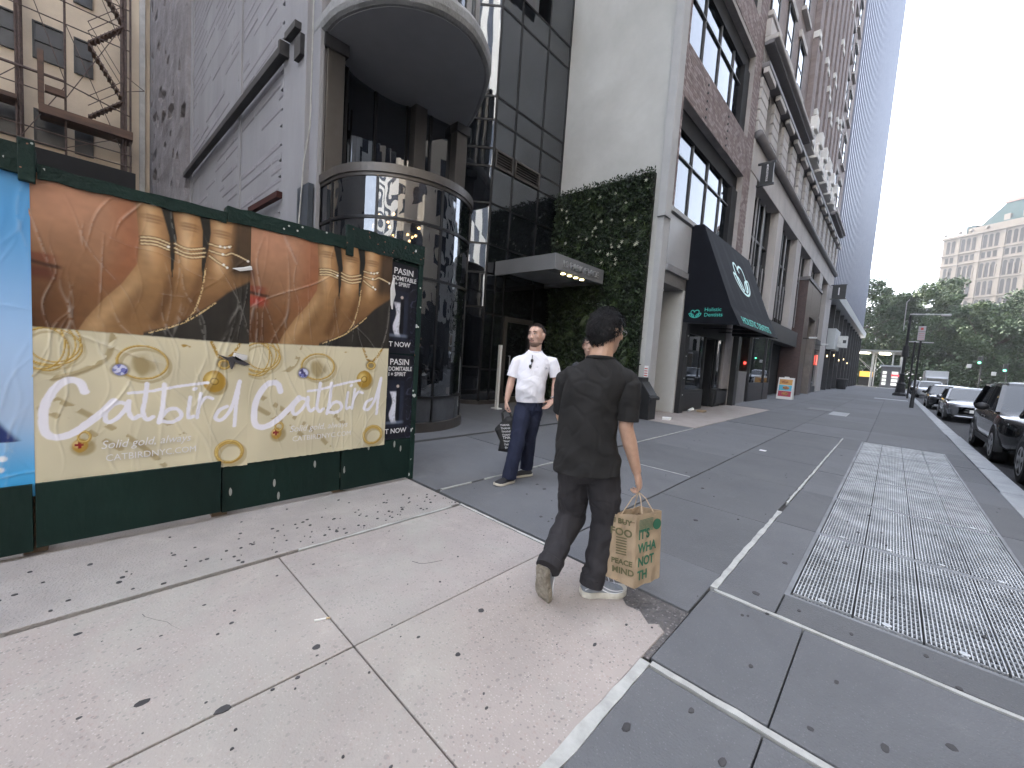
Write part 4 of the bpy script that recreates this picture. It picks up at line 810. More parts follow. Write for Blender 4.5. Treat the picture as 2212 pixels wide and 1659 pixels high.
for st in LOGO:
    ribbon([(p[0]*.19, p[1]*.19) for p in st], .02, (-4.32, AY0-.002, 2.85), (1, 0, 0), (0, 0, 1), (0, -1, 0), 'logo_stroke', m_teal, aw)
    ribbon([(p[0]*.95, p[1]*.95) for p in st], .075, Vector((-3.86, 14.5, 4.27))-sl_*.35, (0, 1, 0), sl_, nn_, 'logo_stroke', m_mint, aw, .016)

# ------------------------------------------------------------------ living wall
gw = thing('living_wall', 'dense green living wall of small leaves on the blank side wall', 'plant wall', (-6.4, 10.1, 0))
bx('backing', M('wall_backing', (.012,.014,.01), .95), gw, -7.95, -4.95, 10.06, 10.19, .1, 6.3)
def leaves(n, mat, name, smin, smax, dmax, seed, spread=1.0):
    r = np.random.default_rng(seed); V = np.zeros((n*4, 3)); k = 0
    x = r.uniform(-8.0, -4.9, n); z = r.uniform(.1, 6.36, n); dep = r.uniform(0, dmax, n)*(.55+.6*vnoise(x*.8+5, z, 3.0, 5)); s = r.uniform(smin, smax, n)
    for i in range(n):
        d = Vector((r.normal(0, 1), -abs(r.normal(.3, .6))-.1, r.normal(-.1, 1))).normalized(); sd_ = d.cross(Vector((r.normal(), r.normal(), r.normal()))).normalized(); c0 = Vector((x[i], 10.07-dep[i], z[i])); L = s[i]
        V[k] = c0; V[k+1] = c0+d*L*.55+sd_*L*.22; V[k+2] = c0+d*L; V[k+3] = c0+d*L*.55-sd_*L*.22; k += 4
    me = bpy.data.meshes.new(name); me.from_pydata(V.tolist(), [], np.arange(n*4).reshape(-1, 4).tolist()); put(name, me, mat, gw, kind='stuff')
def LEAF(name, c, c2, r=.5): return M(name, c, r, col2=c2, scale=2.5, var=0, spec=.35)
leaves(26000, LEAF('leaf_dark', (.022,.038,.018), (.009,.017,.009)), 'foliage', .04, .10, .15, 1); leaves(9000, LEAF('leaf_mid', (.036,.062,.022), (.018,.032,.013)), 'foliage', .05, .11, .2, 2); leaves(2500, LEAF('leaf_pale', (.075,.10,.04), (.035,.05,.022)), 'foliage', .04, .09, .22, 3)
mb = MB()                                               # grassy tufts
for i in range(85):
    x, z = random.uniform(-7.9, -5.0), random.uniform(.3, 3.9) if i % 6 else random.uniform(4, 6.2); c0 = Vector((x, 9.98, z))
    for j in range(11):
        a = random.uniform(0, 6.28); L = random.uniform(.14, .34); d = Vector((math.cos(a)*.8, -.6, math.sin(a)*.8)).normalized(); s_ = d.cross(Vector((0, 1, .2))).normalized()*.009
        m_ = c0+d*L*.6; e = c0+d*L+Vector((0, 0, -L*.3)); mb.v += [tuple(c0-s_), tuple(c0+s_), tuple(m_+s_), tuple(e), tuple(m_-s_)]; n = len(mb.v); mb.f.append((n-5, n-4, n-3, n-2, n-1))
mb.build('grass_tufts', LEAF('tuft_green', (.06,.09,.03), (.025,.04,.014)), gw, kind='stuff')
mfl = MB()
for j in range(6):
    a = j*1.047; mfl.quad((0, 0, 0), (.03*math.cos(a-.35), -.02, .03*math.sin(a-.35)), (.075*math.cos(a), -.03, .075*math.sin(a)), (.03*math.cos(a+.35), -.02, .03*math.sin(a+.35)))
mfl = mfl.mesh('flower'); mfl.materials.append(M('cream_petal', (.62,.62,.5), .6))
for i in range(42):
    x = random.uniform(-7.8, -5.05); z = random.choice((random.uniform(3.6, 6.2), random.uniform(4.2, 6.0)))
    put('flower', mfl, None, gw, Matrix.Translation((x, 9.92, z)) @ Matrix.Rotation(random.random()*6, 4, 'Y') @ Matrix.Scale(random.uniform(.5, 1.0), 4))

# black bin and planter at the foot of the pier
bn = thing('black_bin', 'black wooden bin with sloping lid below the green wall corner', 'bin', (-4.6, 9.7, 0))
bx('box', m_blackp, bn, -5.25, -4.62, 9.75, 10.12, 0, 1.05, bevel=.015)
MB().prism([(-4.6, 9.7, 0), (-4.36, 9.7, 0), (-4.36, 9.7, .62), (-4.6, 9.7, .95)], (0, .42, 0)).build('hopper', m_blackp, bn, bevel=.012)
MB().prism([(-4.36, 9.66, .6), (-4.3, 9.66, .56), (-4.3, 9.66, .5), (-4.36, 9.66, .5)], (0, .5, 0)).build('lip', m_iron, bn)
lt = MB().prism([(-4.2, 10.2, .0), (-4.05, 10.3, .0), (-4.1, 10.55, .0), (-4.3, 10.45, .0)], (0, 0, .05)).build('litter_paper', m_wp); setp(lt, 'crumpled white paper lying beside the black bin', 'litter'); lt.matrix_basis = Matrix.Translation((0, 0, .003))
cup = thing('paper_cup', 'tipped white paper cup before the dentist shopfront', 'cup', (-4.45, 12.9, 0)); MB().tube([(-4.5, 12.85, .05), (-4.42, 13.0, .1)], [.035, .05], 10).build('cup_body', m_wp, cup)
pb_ = MB().box(-4.42, -4.2, 13.3, 13.6, .003, .06).build('paper_bag_litter', M('kraft_litter', (.33,.24,.15), .8), bevel=.02); setp(pb_, 'small crumpled brown bag before the shopfront', 'litter')
nk = MB().box(-1.62, -1.52, 8.3, 8.42, .003, .006).build('napkin', m_wp); setp(nk, 'small white napkin lying on the open pavement', 'litter')
# ------------------------------------------------------------------ ornate stone and brick building
m_stone = M('pale_stone', (.52,.485,.465), .85, col2=(.40,.375,.36), scale=.8, bump=.2, bscale=18, stretch=(1,1,.5))
m_wst = M('white_stone', (.74,.72,.69), .85, var=.08)
m_stone_d = M('grey_stone', (.42,.40,.395), .85, col2=(.30,.285,.285), scale=1.0, bump=.25, bscale=14)
m_orn = M('carved_stone', (.46,.43,.41), .9, col2=(.16,.15,.145), scale=5, bump=.9, bscale=7, detail=3)
m_rbrick = M('pinkish_brick', (.30,.25,.24), .88, col2=(.22,.18,.172), scale=1.2, bump=.3, bscale=20, stretch=(1,1,4))
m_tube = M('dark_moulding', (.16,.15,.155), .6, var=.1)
SB = thing('ornate_stone_building', 'tall stone based brick building with arched storey past the dentist', 'building', (-6, 31, 0))
bx('core', m_core, SB, -22, -5.6, 17.25, 45.1, 0, 62)
bays = [(18.2, 22.4), (23.5, 27.4), (28.7, 32.3), (33.2, 37.1), (38.6, 41.8)]
pe = [17.22]+[v for b in bays for v in b]+[45.1]
for a, b in zip(pe[::2], pe[1::2]): bx('pier', m_stone, SB, -5.3, XF, a, b, 3.95 if a < 30 and a > 20 else 0, 8.85, bevel=.02)
bx('architrave', m_stone, SB, -5.3, -4.63, 17.22, 45.1, 8.852, 10.02, bevel=.02)
MB().tube([(-4.55, 17.3, 10.16), (-4.55, 45.1, 10.16)], .16, 12).build('roll_moulding', m_tube, SB, smooth=True)
m_bar = M('pale_bar', (.34,.33,.34), .5, metal=.3)
for bi, (a, b) in enumerate(bays):
    g = MB(); n = 4
    for k in range(n+1): yv = a+.06+(b-a-.12)*k/n; g.box(-5.15, -4.98, yv-.07, yv+.07, 3.95, 8.85)
    for zv in (5.3, 7.1): g.box(-5.15, -5.0, a, b, zv-.05, zv+.05)
    wf_ = g.build('bay_window', m_frame_d, SB)
    for k in range(n): yv = a+.06+(b-a-.12)*k/n; bx('pane', m_win, wf_, -5.1, -5.09, yv+.07, yv+(b-a-.12)/n-.07, 4.0, 8.85)
    for k in range(2): yv = a+(b-a)*(.36+.3*k); bx('bright_mullion', m_bar, wf_, -4.975, -4.93, yv-.03, yv+.03, 5.6, 8.8)
    for k in range(11): yv = a+.2+(b-a-.4)*k/10; bx('rail_bar', m_bar if k % 2 else m_iron, wf_, -4.97, -4.93, yv-.025, yv+.025, 4.3, 6.1+.15*math.sin(k))
# rusticated storey with brackets
def unitpier(yc, sec):
    p = bx('rusticated_pier', m_stone_d, SB, -5.0, -4.72, yc-.55, yc+.55, 10.3, 12.5)
    for k in range(5): bx('stone_block', m_stone, p, -4.72, -4.60, yc-.52, yc+.52, 10.33+k*.39, 10.33+k*.39+.35, bevel=.015)
    bx('bracket', m_stone, p, -4.6, -4.42, yc-.6, yc+.6, 12.3, 12.5, bevel=.02)
yv = 17.85; k = 0
while yv < 45:
    unitpier(yv, k)
    if yv+2.05 < 45.2:
        w0, w1 = yv+.56, yv+2.05-.56; wp_ = bx('storey_window', m_dwin, SB, -5.3, -5.28, w0, w1, 10.3, 12.3)
        bx('sash', m_frame_d, wp_, -5.28, -5.2, w0, w1, 11.25, 11.33); pts = [(-4.95, w0, 12.5)]+[(-4.95, (w0+w1)/2-(w1-w0)/2*math.cos(t*math.pi/8), 11.95+(w1-w0)/2*math.sin(t*math.pi/8)*.95) for t in range(9)]+[(-4.95, w1, 12.5)]
        MB().prism(pts[::-1], (.2, 0, 0)).build('arch', m_orn, wp_)
    yv += 2.05; k += 1
bx('string_course', m_tube, SB, -5.2, -4.4, 17.25, 45.1, 12.5, 12.68, bevel=.03); bx('frieze', m_orn, SB, -5.2, -4.66, 17.25, 45.1, 12.68, 13.42)
for (a, b) in ((17.25, 25.9), (38.2, 45.1)):
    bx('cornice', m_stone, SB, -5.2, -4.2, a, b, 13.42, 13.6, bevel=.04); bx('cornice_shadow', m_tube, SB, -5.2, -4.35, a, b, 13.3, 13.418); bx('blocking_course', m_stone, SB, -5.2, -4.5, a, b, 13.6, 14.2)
bx('brick_wall', m_rbrick, SB, -5.6, -4.8, 17.25, 45.1, 13.42, 62)
# wings with windows
for (cols) in ((18.6, 21.2, 23.8), (39.6, 42.4)):
    for yc in cols:
        z = 14.9
        while z < 44:
            f = win(SB, -4.82, yc-.6, yc+.6, z, z+2.1, m_frame_d, m_win if random.random() < .5 else m_dwin, d=.06, out=.02); bx('lintel', m_stone, f, -4.8, -4.68, yc-.8, yc+.8, z+2.1, z+2.4); bx('window_sill', m_stone, f, -4.8, -4.62, yc-.8, yc+.8, z-.18, z-.002); z += 3.45
# middle: ribbed brick with stone quoins and pedimented keystones
for k in range(8):
    yc = 26.6+k*1.55; bx('brick_rib', m_rbrick, SB, -4.8, -4.55, yc-.42, yc+.42, 13.9, 60)
    z = 15.2+random.random()*1.0
    while z < 40:
        if random.random() < .55: bx('quoin', m_wst, SB, -4.8, -4.51, yc-.46, yc+.1, z, z+.32, bevel=.01); bx('quoin', m_wst, SB, -4.8, -4.50, yc-.1, yc+.46, z-.3, z-.01, bevel=.01)
        z += random.uniform(2.2, 5)
for k in range(6):
    yc = 26.9+k*2.05; ks = MB().prism([(-4.8, yc-.8, 13.43), (-4.8, yc+.8, 13.43), (-4.8, yc+.55, 14.3), (-4.8, yc, 14.75), (-4.8, yc-.55, 14.3)], (.42, 0, 0)).build('keystone', m_wst, SB, bevel=.03)
    bx('keystone_cap', m_wst, ks, -4.8, -4.25, yc-.35, yc+.35, 14.3, 15.0, bevel=.03); bx('keystone_foot', m_wst, ks, -4.8, -4.3, yc-.9, yc-.3, 13.44, 13.75, bevel=.03)
    MB().prism([(-4.39, yc-.3, 13.5), (-4.39, yc+.3, 13.5), (-4.39, yc, 14.15)], (.02, 0, 0)).build('keystone_void', m_pit, ks)
# ground floor shops
m_granite = M('brown_granite', (.10,.06,.055), .35, col2=(.065,.04,.038), scale=7, fleck=[(60,(.2,.14,.13),.85,.5)])
m_dk = M('dark_shopfront', (.03,.03,.034), .5); m_tile = M('grey_tile', (.22,.21,.21), .5, var=.08)
bx('shop_band', m_dk, SB, -5.3, -4.66, 17.75, 30.9, 3.05, 3.94)
bx('tile_pier', m_tile, SB, -5.3, -4.68, 17.75, 19.9, 0, 1.35); bx('white_panel', M('shop_white', (.55,.54,.53), .6), SB, -5.4, -5.3, 18.2, 20.4, 1.36, 3.05)
for (a, b) in ((20.45, 23.1), (23.3, 24.4)):
    sw = bx('shop_window', m_shopg, SB, -4.76, -4.74, a, b, .85, 3.04); bx('stall_riser', m_dk, SB, -5.0, -4.68, a, b, 0, .84); bx('frame', m_dk, sw, -4.8, -4.69, a-.08, a, 0, 3.04)
bx('shop_interior', M('shop_interior_warm', (.5,.42,.36), .8), SB, -5.59, -5.5, 20.4, 24.4, 0, 3.04); bx('door_recess', m_pit, SB, -5.58, -5.5, 24.5, 30.0, 0, 3.04); bx('shop_wall', m_dk, SB, -5.5, -4.7, 24.42, 24.52, 0, 3.04)
for (yv, z) in ((22.6, 1.7), (23.6, 1.4)): bx('menu_light', EM('menu_red', (1, .1, .08), .3) if z > 1.5 else EM('menu_white', (1, .9, .7), .2), SB, -5.48, -5.46, yv, yv+.35, z, z+.12)
# granite portal
po_ = thing('granite_portal', 'polished brown granite doorway projecting from the stone building', 'doorway', (-4.8, 34, 0))
bx('jamb', m_granite, po_, -5.55, -4.45, 31.2, 33.0, 0, 7.3, bevel=.02); bx('jamb', m_granite, po_, -5.55, -4.45, 36.2, 37.2, 0, 7.3, bevel=.02); bx('head', m_granite, po_, -5.55, -4.45, 33.002, 36.198, 5.2, 7.3)
bx('cap', m_tube, po_, -5.6, -4.38, 31.1, 37.3, 7.3, 7.5); bx('opening', m_pit, po_, -5.55, -5.4, 33.002, 36.198, 0, 5.2); bx('reveal', M('bronze_reveal', (.2,.17,.15), .5), po_, -5.4, -4.44, 35.9, 36.19, 0, 5.19); bx('door_panel', m_tile, po_, -5.39, -5.3, 33.2, 35.8, 0, 3.2)
for (yv, z) in ((31.6, 3.65), (37.6, 3.6)):
    wl_ = thing('wall_lamp', 'small white wall lamp on the granite portal, nearer one' if yv < 33 else 'small white wall lamp on the granite portal, farther one', 'lamp', (-4.4, yv, z)); bx('arm', m_iron, wl_, -4.6, -4.1, yv-.03, yv+.03, z, z+.05); bx('lamp_head', m_wp, wl_, -4.15, -3.75, yv-.12, yv+.12, z+.02, z+.12, bevel=.02)
for (a, b) in ((37.5, 39.3), (39.6, 41.7)):
    sw = bx('shop_window', m_shopg, SB, -4.8, -4.78, a, b, .5, 3.3); bx('stall_riser', m_dk, SB, -5.0, -4.7, a, b, 0, .49); bx('frame', m_dk, sw, -4.85, -4.7, a-.1, a, 0, 3.4)
bx('shop_sign_red', EM('red_neon', (1, .12, .08), .35), SB, -4.72, -4.70, 40.9, 41.3, 2.2, 3.0); bx('shop_band', m_dk, SB, -5.3, -4.66, 37.25, 43.2, 3.4, 4.2); bx('shop_back', m_dk, SB, -5.59, -5.5, 37.3, 43.2, 0, 3.4)

# banner signs
def banner(name, label, y, z0, z1, s, out=.95):
    t = thing(name, label, 'sign', (-4.6, y, z0)); bx('board', m_blackp, t, -4.5, -4.5+out, y-.04, y+.04, z0, z1); 
    for z in (z0-.06, z1): bx('bracket', m_iron, t, -4.62, -4.45+out, y-.05, y+.05, z, z+.06)
    if s: text('lettering', s, .095, m_print_w, t, (-4.5+out*.45, y-.045, z1-.12), (0, 0, -1), (1, 0, 0), .003, width=.9)
    return t
b1 = banner('banner_sign', 'black vertical banner sign with white lettering on the stone building', 18.0, 8.55, 9.3, 'INDUSTRIOUS', .42)
MB().prism([(-4.32, 17.955, 9.2), (-4.25, 17.955, 9.2), (-4.285, 17.955, 9.27)], (0, -.004, 0)).build('emblem', m_print_w, b1)
b2 = banner('banner_sign', 'small far black banner sign at the corner of the dark tower', 43.6, 7.9, 9.0, None, .9); bx('stripe', m_print_w, b2, -4.1, -4.02, 43.555, 43.56, 8.2, 8.8)

# ------------------------------------------------------------------ dark ribbed tower
m_rib = M('tower_rib', (.26,.275,.33), .45, metal=.5, var=.06); m_tg = GLASS('tower_glass', (.05,.06,.08), .05, ior=1.9); m_fas = M('tower_fascia', (.55,.57,.58), .45, metal=.3, var=.05)
tw = thing('dark_tower', 'very tall dark tower with closely spaced vertical metal ribs', 'tower', (-8, 69, 0))
bx('core', m_core, tw, -40, -5.2, 45.2, 93, 0, 92); bx('glass_front', m_tg, tw, -5.19, -5.15, 45.2, 93, 9.1, 92)
me = MB().box(-5.14, -4.66, -.16, .16, 9.12, 92).mesh('rib'); me.materials.append(m_rib)
for k in range(36): put('rib', me, None, tw, Matrix.Translation((0, 45.4+k*1.34, 0)))
for k in range(0): bx('spandrel', M('tower_spandrel%d' % k, (.06,.07,.085), .4), tw, -5.148, -5.05, 45.2, 93, 12+k*3.9, 12.9+k*3.9)
bx('side_glass', m_tg, tw, -40, -5.2, 93.0, 93.05, 9, 91.9)
MB().prism([(-5.2, 45.2, 8.2), (-4.3, 45.2, 8.35), (-4.2, 45.2, 9.1), (-5.2, 45.2, 9.12)], (0, 48.2, 0)).build('fascia', m_fas, tw, bevel=.02)
for k in range(12): yc = 45.4+k*4.3; bx('base_column', M('base_column%d' % k, (.045,.045,.05), .4, metal=.4), tw, -5.19, -4.7, yc-.16, yc+.16, 0, 8.2)
bx('base_glass', m_tg, tw, -5.14, -5.1, 45.2, 93, 0, 8.2)
for k in range(5): yv = 47+k*5.5; bx('warm_lamp', EM('warm_wall%d' % k, (1, .75, .4), .4), tw, -4.69, -4.62, yv, yv+.1, 3.1+.3*(k % 2), 3.3+.3*(k % 2))
bxs = thing('box_sign', 'white box sign projecting from the dark tower shopfront', 'sign', (-4.7, 49, 4.3)); bx('panel', m_fas, bxs, -4.9, -4.3, 47.8, 52, 3.9, 5.8); bx('light_box', M('sign_white', (.75,.75,.72), .5), bxs, -4.29, -3.6, 50.2, 51.2, 4.2, 5.3); bx('mark', m_dk, bxs, -3.9, -3.65, 50.19, 50.2, 4.6, 4.9)
# A-frame sign on the pavement
af = thing('a_frame_sign', 'white A-frame pavement sign with three food picture bands', 'sign', (-4.0, 25.9, 0), 0)
def slanted(x0, x1, ylo, yhi, z0, z1, zt, dy, mat, nm, par): 
    f = lambda z: ylo+(yhi-ylo)*z/zt
    return MB().prism([(x0, f(z0)-dy, z0), (x1, f(z0)-dy, z0), (x1, f(z1)-dy, z1), (x0, f(z1)-dy, z1)], (0, .02, 0)).build(nm, mat, par)
slanted(-4.5, -3.8, 25.65, 25.85, 0, 1.15, 1.15, 0, m_wp, 'front_board', af); slanted(-4.5, -3.8, 26.2, 26.0, 0, 1.15, 1.15, -.02, m_wp, 'rear_board', af)
for (c_, z0, z1) in (((.62,.33,.10), .77, 1.06), ((.10,.45,.62), .46, .75), ((.42,.05,.09), .15, .44)):
    bd = slanted(-4.44, -3.86, 25.65, 25.85, z0, z1, 1.15, .012, M('food_band_%d' % int(z0*100), c_, .5, var=.1), 'picture_band', af)
    MB().ball((-4.25+random.random()*.2, 25.65+.2*(z0+.15)/1.15-.02, z0+.15), (.16, .02, .09), 12, 6).build('dish', M('dish_%d' % int(z0*100), (.45,.2,.08), .5, var=.5, scale=12), bd)
bx('carry_handle', m_wp, af, -4.25, -4.05, 25.86, 25.98, 1.15, 1.2)
# litter bin near the tower
tbn = thing('street_bin', 'dark street litter bin standing before the tower shopfront', 'bin', (-4.0, 60, 0)); MB().cyl((-4.2, 58.5), .42, 0, 1.1, 12, .5).build('drum', m_iron, tbn); MB().cyl((-4.2, 58.5), .55, 1.1, 1.2, 12).build('rim', m_tube, tbn)

# ------------------------------------------------------------------ sidewalk shed and kiosk at the corner
m_pipe = M('shed_pipe', (.5,.5,.5), .5, metal=.3); sh_ = thing('sidewalk_shed', 'pipe sidewalk shed with lit strip lamps at the far corner', 'shed', (-2.5, 97, 0))
bx('deck', M('shed_deck', (.45,.45,.43), .7), sh_, -6.0, .8, 94, 104, 6.1, 6.4)
for (x, y) in ((-5.8, 94.3), (-3.0, 94.3), (-.4, 94.3), (.7, 94.3), (-5.8, 99), (-3, 99), (.6, 99), (-5.6, 103.5), (-2.8, 103.5)): MB().tube([(x, y, 0), (x, y, 6.1)], .09, 6).build('post', m_pipe, sh_)
for (a, b) in (((-5.8, 94.3, 5.9), (-3.2, 99, 2.8)), ((-3, 94.3, 5.9), (-1.2, 98, 3.6)), ((-5.8, 99, 5.8), (-3, 99, 3))): MB().tube([a, b], .05, 5).build('brace', m_pipe, sh_)
m_tubeL = EM('strip_lamp', (1, .9, .68), 1.6)
for (x, y) in ((-4.6, 95.5), (-4.2, 97.5), (-4.4, 99.5), (-1.6, 95.5), (-1.5, 97.2), (-1.4, 99), (-1.6, 101)): bx('strip_lamp', m_tubeL, sh_, x-.7, x+.7, y-.06, y+.06, 5.9, 6.02)
ys_ = thing('lit_sign', 'glowing yellow lit panel under the sidewalk shed', 'sign', (-4, 103, 1.7)); bx('panel', EM('yellow_panel', (1, .58, .1), .16), ys_, -4.9, -3.0, 103.6, 103.7, 1.7, 2.7); bx('stand', m_dk, ys_, -5.0, -2.9, 103.71, 103.9, 0, 2.8)
kk = thing('kiosk', 'small lit glass kiosk with red lettering beside the lamp post', 'kiosk', (-.4, 90, 0))
bx('body', m_tile, kk, -1.6, .7, 89.5, 92.5, 0, 3.5, bevel=.03); bx('roof', m_fas, kk, -1.8, .9, 89.3, 92.7, 3.5, 3.75)
for k in range(2):
    for j in range(4): bx('shelf_light', EM('kiosk_light%d%d' % (k, j), (.95, .95, .85), .09), kk, -1.4+k*1.1, -.9+k*1.35, 89.44, 89.49, .5+j*.6, .95+j*.6)
bx('red_sign', EM('kiosk_red', (1, .05, .06), .3), kk, -.3, .55, 89.40, 89.43, 2.0, 2.25); bx('step', m_wp, kk, -1.9, 1.0, 88.4, 89.2, 0, .12)

# ------------------------------------------------------------------ far office block beyond the park
m_far = M('far_limestone', (.105,.085,.066), .9, col2=(.08,.065,.051), scale=.12, detail=4); m_farw = M('far_window', (.006,.005,.006), .7, spec=.1, var=.4, scale=.2); m_copper = M('copper_green', (.014,.03,.031), .95, spec=.05, var=.15, scale=.3)
fb = thing('far_office_block', 'pale many arched stone office block with green roof beyond the park', 'building', (25, 252, 0))
A_ = Vector((9.9, 260, 0)); U_ = Vector((20.0, -14, 0)).normalized(); N_ = Vector((U_.y, -U_.x, 0))
FT = Matrix(((U_.x, N_.x, 0, A_.x), (U_.y, N_.y, 0, A_.y), (0, 0, 1, 0), (0, 0, 0, 1)))      # local: x along, y outwards, z up
def fbx(nm, mat, par, u0, u1, o0, o1, z0, z1):
    me_ = MB().box(u0, u1, o0, o1, z0, z1).mesh(nm); me_.transform(FT); return put(nm, me_, mat, par)
fbx('wall', m_far, fb, 0, 62, -30, 0, 0, 63.5)
for (z, d, h) in ((63.5, .9, .9), (56.4, .6, .6), (52.0, .5, .5), (44.6, .5, .4), (37.4, .5, .4), (30, .5, .4)): fbx('string_course', m_far, fb, -.3, 62, -.5, d, z, z+h)
u = 5.4
while u < 60: fbx('pier', m_far, fb, u-.6, u+.6, 0, .35, 20, 63.4); u += 7.0
def arch(u0, u1, z0, z1, par):
    r_ = (u1-u0)/2; pts = [(u0, .02, z0), (u1, .02, z0)]+[((u0+u1)/2+r_*math.cos(t*math.pi/8), .02, z1-r_+r_*math.sin(t*math.pi/8)) for t in range(9)]
    mb_ = MB().prism(pts, (0, .05, 0)); me_ = mb_.mesh('window'); me_.transform(FT); return put('window', me_, m_farw, par)
grp = [(1.4, 2)]+[(6.4+7*k, 3) for k in range(8)]
for (u0, n) in grp:
    for k in range(n):
        a = u0+k*1.75; 
        for (z0, z1) in ((57.4, 62.6), (45.4, 51.2), (38.2, 43.8), (31, 36.5), (24, 29)): arch(a, a+1.15, z0, z1, fb)
        fbx('window', m_farw, fb, a, a+1.15, .02, .07, 53.2, 55.6)
        fbx('colonnette', m_far, fb, a+1.22, a+1.62, .0, .3, 45.4, 50)
for u in (0.3, 5.4, 9, 14): 
    me_ = MB().ball((u, -.2, 65.6), .7, 8, 5).mesh('finial'); me_.transform(FT); put('finial', me_, m_far, fb)
fbx('parapet', m_far, fb, 8, 62, -4, -.2, 64.4, 66.6); fbx('stair_house', m_copper, fb, 6.5, 9.5, -6, -1.5, 64.4, 68)
me_ = MB().loft([[(10, -2, 66.6), (62, -2, 66.6), (62, -22, 66.6), (10, -22, 66.6)], [(15.5, -6, 75.5), (60, -6, 75.5), (60, -18, 75.5), (15.5, -18, 75.5)]]).mesh('mansard_roof'); me_.transform(FT); put('mansard_roof', me_, m_copper, fb)
fbx('roof_ridge', M('red_ridge', (.2,.1,.08), .8), fb, 15, 61, -18.5, -5.5, 75.5, 76.6)
for u in (17.2, 22.5, 25, 30): fbx('dormer', m_far, fb, u, u+1.8, -5, -2.5, 66.8, 70)

# ------------------------------------------------------------------ buildings across the road (seen in the glass)
def facade_mat(name, wall, pane, sx, sz, fw, fh):
    m = bpy.data.materials.new(name); m.use_nodes = True; t = m.node_tree; b = t.nodes['Principled BSDF']
    g = t.nodes.new('ShaderNodeNewGeometry'); s = t.nodes.new('ShaderNodeSeparateXYZ'); t.links.new(g.outputs['Position'], s.inputs[0])
    ad = t.nodes.new('ShaderNodeMath'); ad.operation = 'ADD'; t.links.new(s.outputs[0], ad.inputs[0]); t.links.new(s.outputs[1], ad.inputs[1])
    def cell(src, sc_, f):
        d = t.nodes.new('ShaderNodeMath'); d.operation = 'DIVIDE'; d.inputs[1].default_value = sc_; t.links.new(src, d.inputs[0])
        r = t.nodes.new('ShaderNodeMath'); r.operation = 'FRACT'; t.links.new(d.outputs[0], r.inputs[0])
        l = t.nodes.new('ShaderNodeMath'); l.operation = 'LESS_THAN'; l.inputs[1].default_value = f; t.links.new(r.outputs[0], l.inputs[0]); return l.outputs[0]
    mu = t.nodes.new('ShaderNodeMath'); mu.operation = 'MULTIPLY'; t.links.new(cell(ad.outputs[0], sx, fw), mu.inputs[0]); t.links.new(cell(s.outputs[2], sz, fh), mu.inputs[1])
    mx = t.nodes.new('ShaderNodeMix'); mx.data_type = 'RGBA'; mx.inputs['A'].default_value = (*wall, 1); mx.inputs['B'].default_value = (*pane, 1); t.links.new(mu.outputs[0], mx.inputs['Factor']); t.links.new(mx.outputs['Result'], b.inputs['Base Color'])
    ro = t.nodes.new('ShaderNodeMapRange'); ro.inputs[3].default_value = .8; ro.inputs[4].default_value = .12; t.links.new(mu.outputs[0], ro.inputs[0]); t.links.new(ro.outputs[0], b.inputs['Roughness']); return m
opp = [('pale striped tower across the road, nearest behind the camera', -46, -12, 58, facade_mat('opp_a', (.62,.62,.6), (.05,.06,.08), 2.0, 40, .45, 1.1)),
       ('beige windowed block across the road, opposite the grating', -11.6, 18, 36, facade_mat('opp_b', (.45,.40,.33), (.03,.035,.045), 3.2, 3.8, .45, .55)),
       ('white ribbed block across the road, opposite the stone building', 18.4, 50, 46, facade_mat('opp_c', (.6,.6,.58), (.03,.035,.05), 2.6, 4.0, .55, .7)),
       ('grey block across the road, opposite the dark tower', 50.4, 92, 16, facade_mat('opp_d', (.33,.32,.31), (.03,.035,.045), 3.6, 3.9, .5, .6))]
for (lab, a, b, h, mt) in opp:
    t = thing('opposite_building', lab, 'building', (17, (a+b)/2, 0)); bx('block', mt, t, 16.6, 44, a, b, 0, h); bx('roof_parapet', m_stone, t, 16.5, 44.1, a-.1, b+.1, h, h+1.1); bx('shopfront', m_dk, t, 16.45, 16.59, a+.5, b-.5, .2, 4.2)
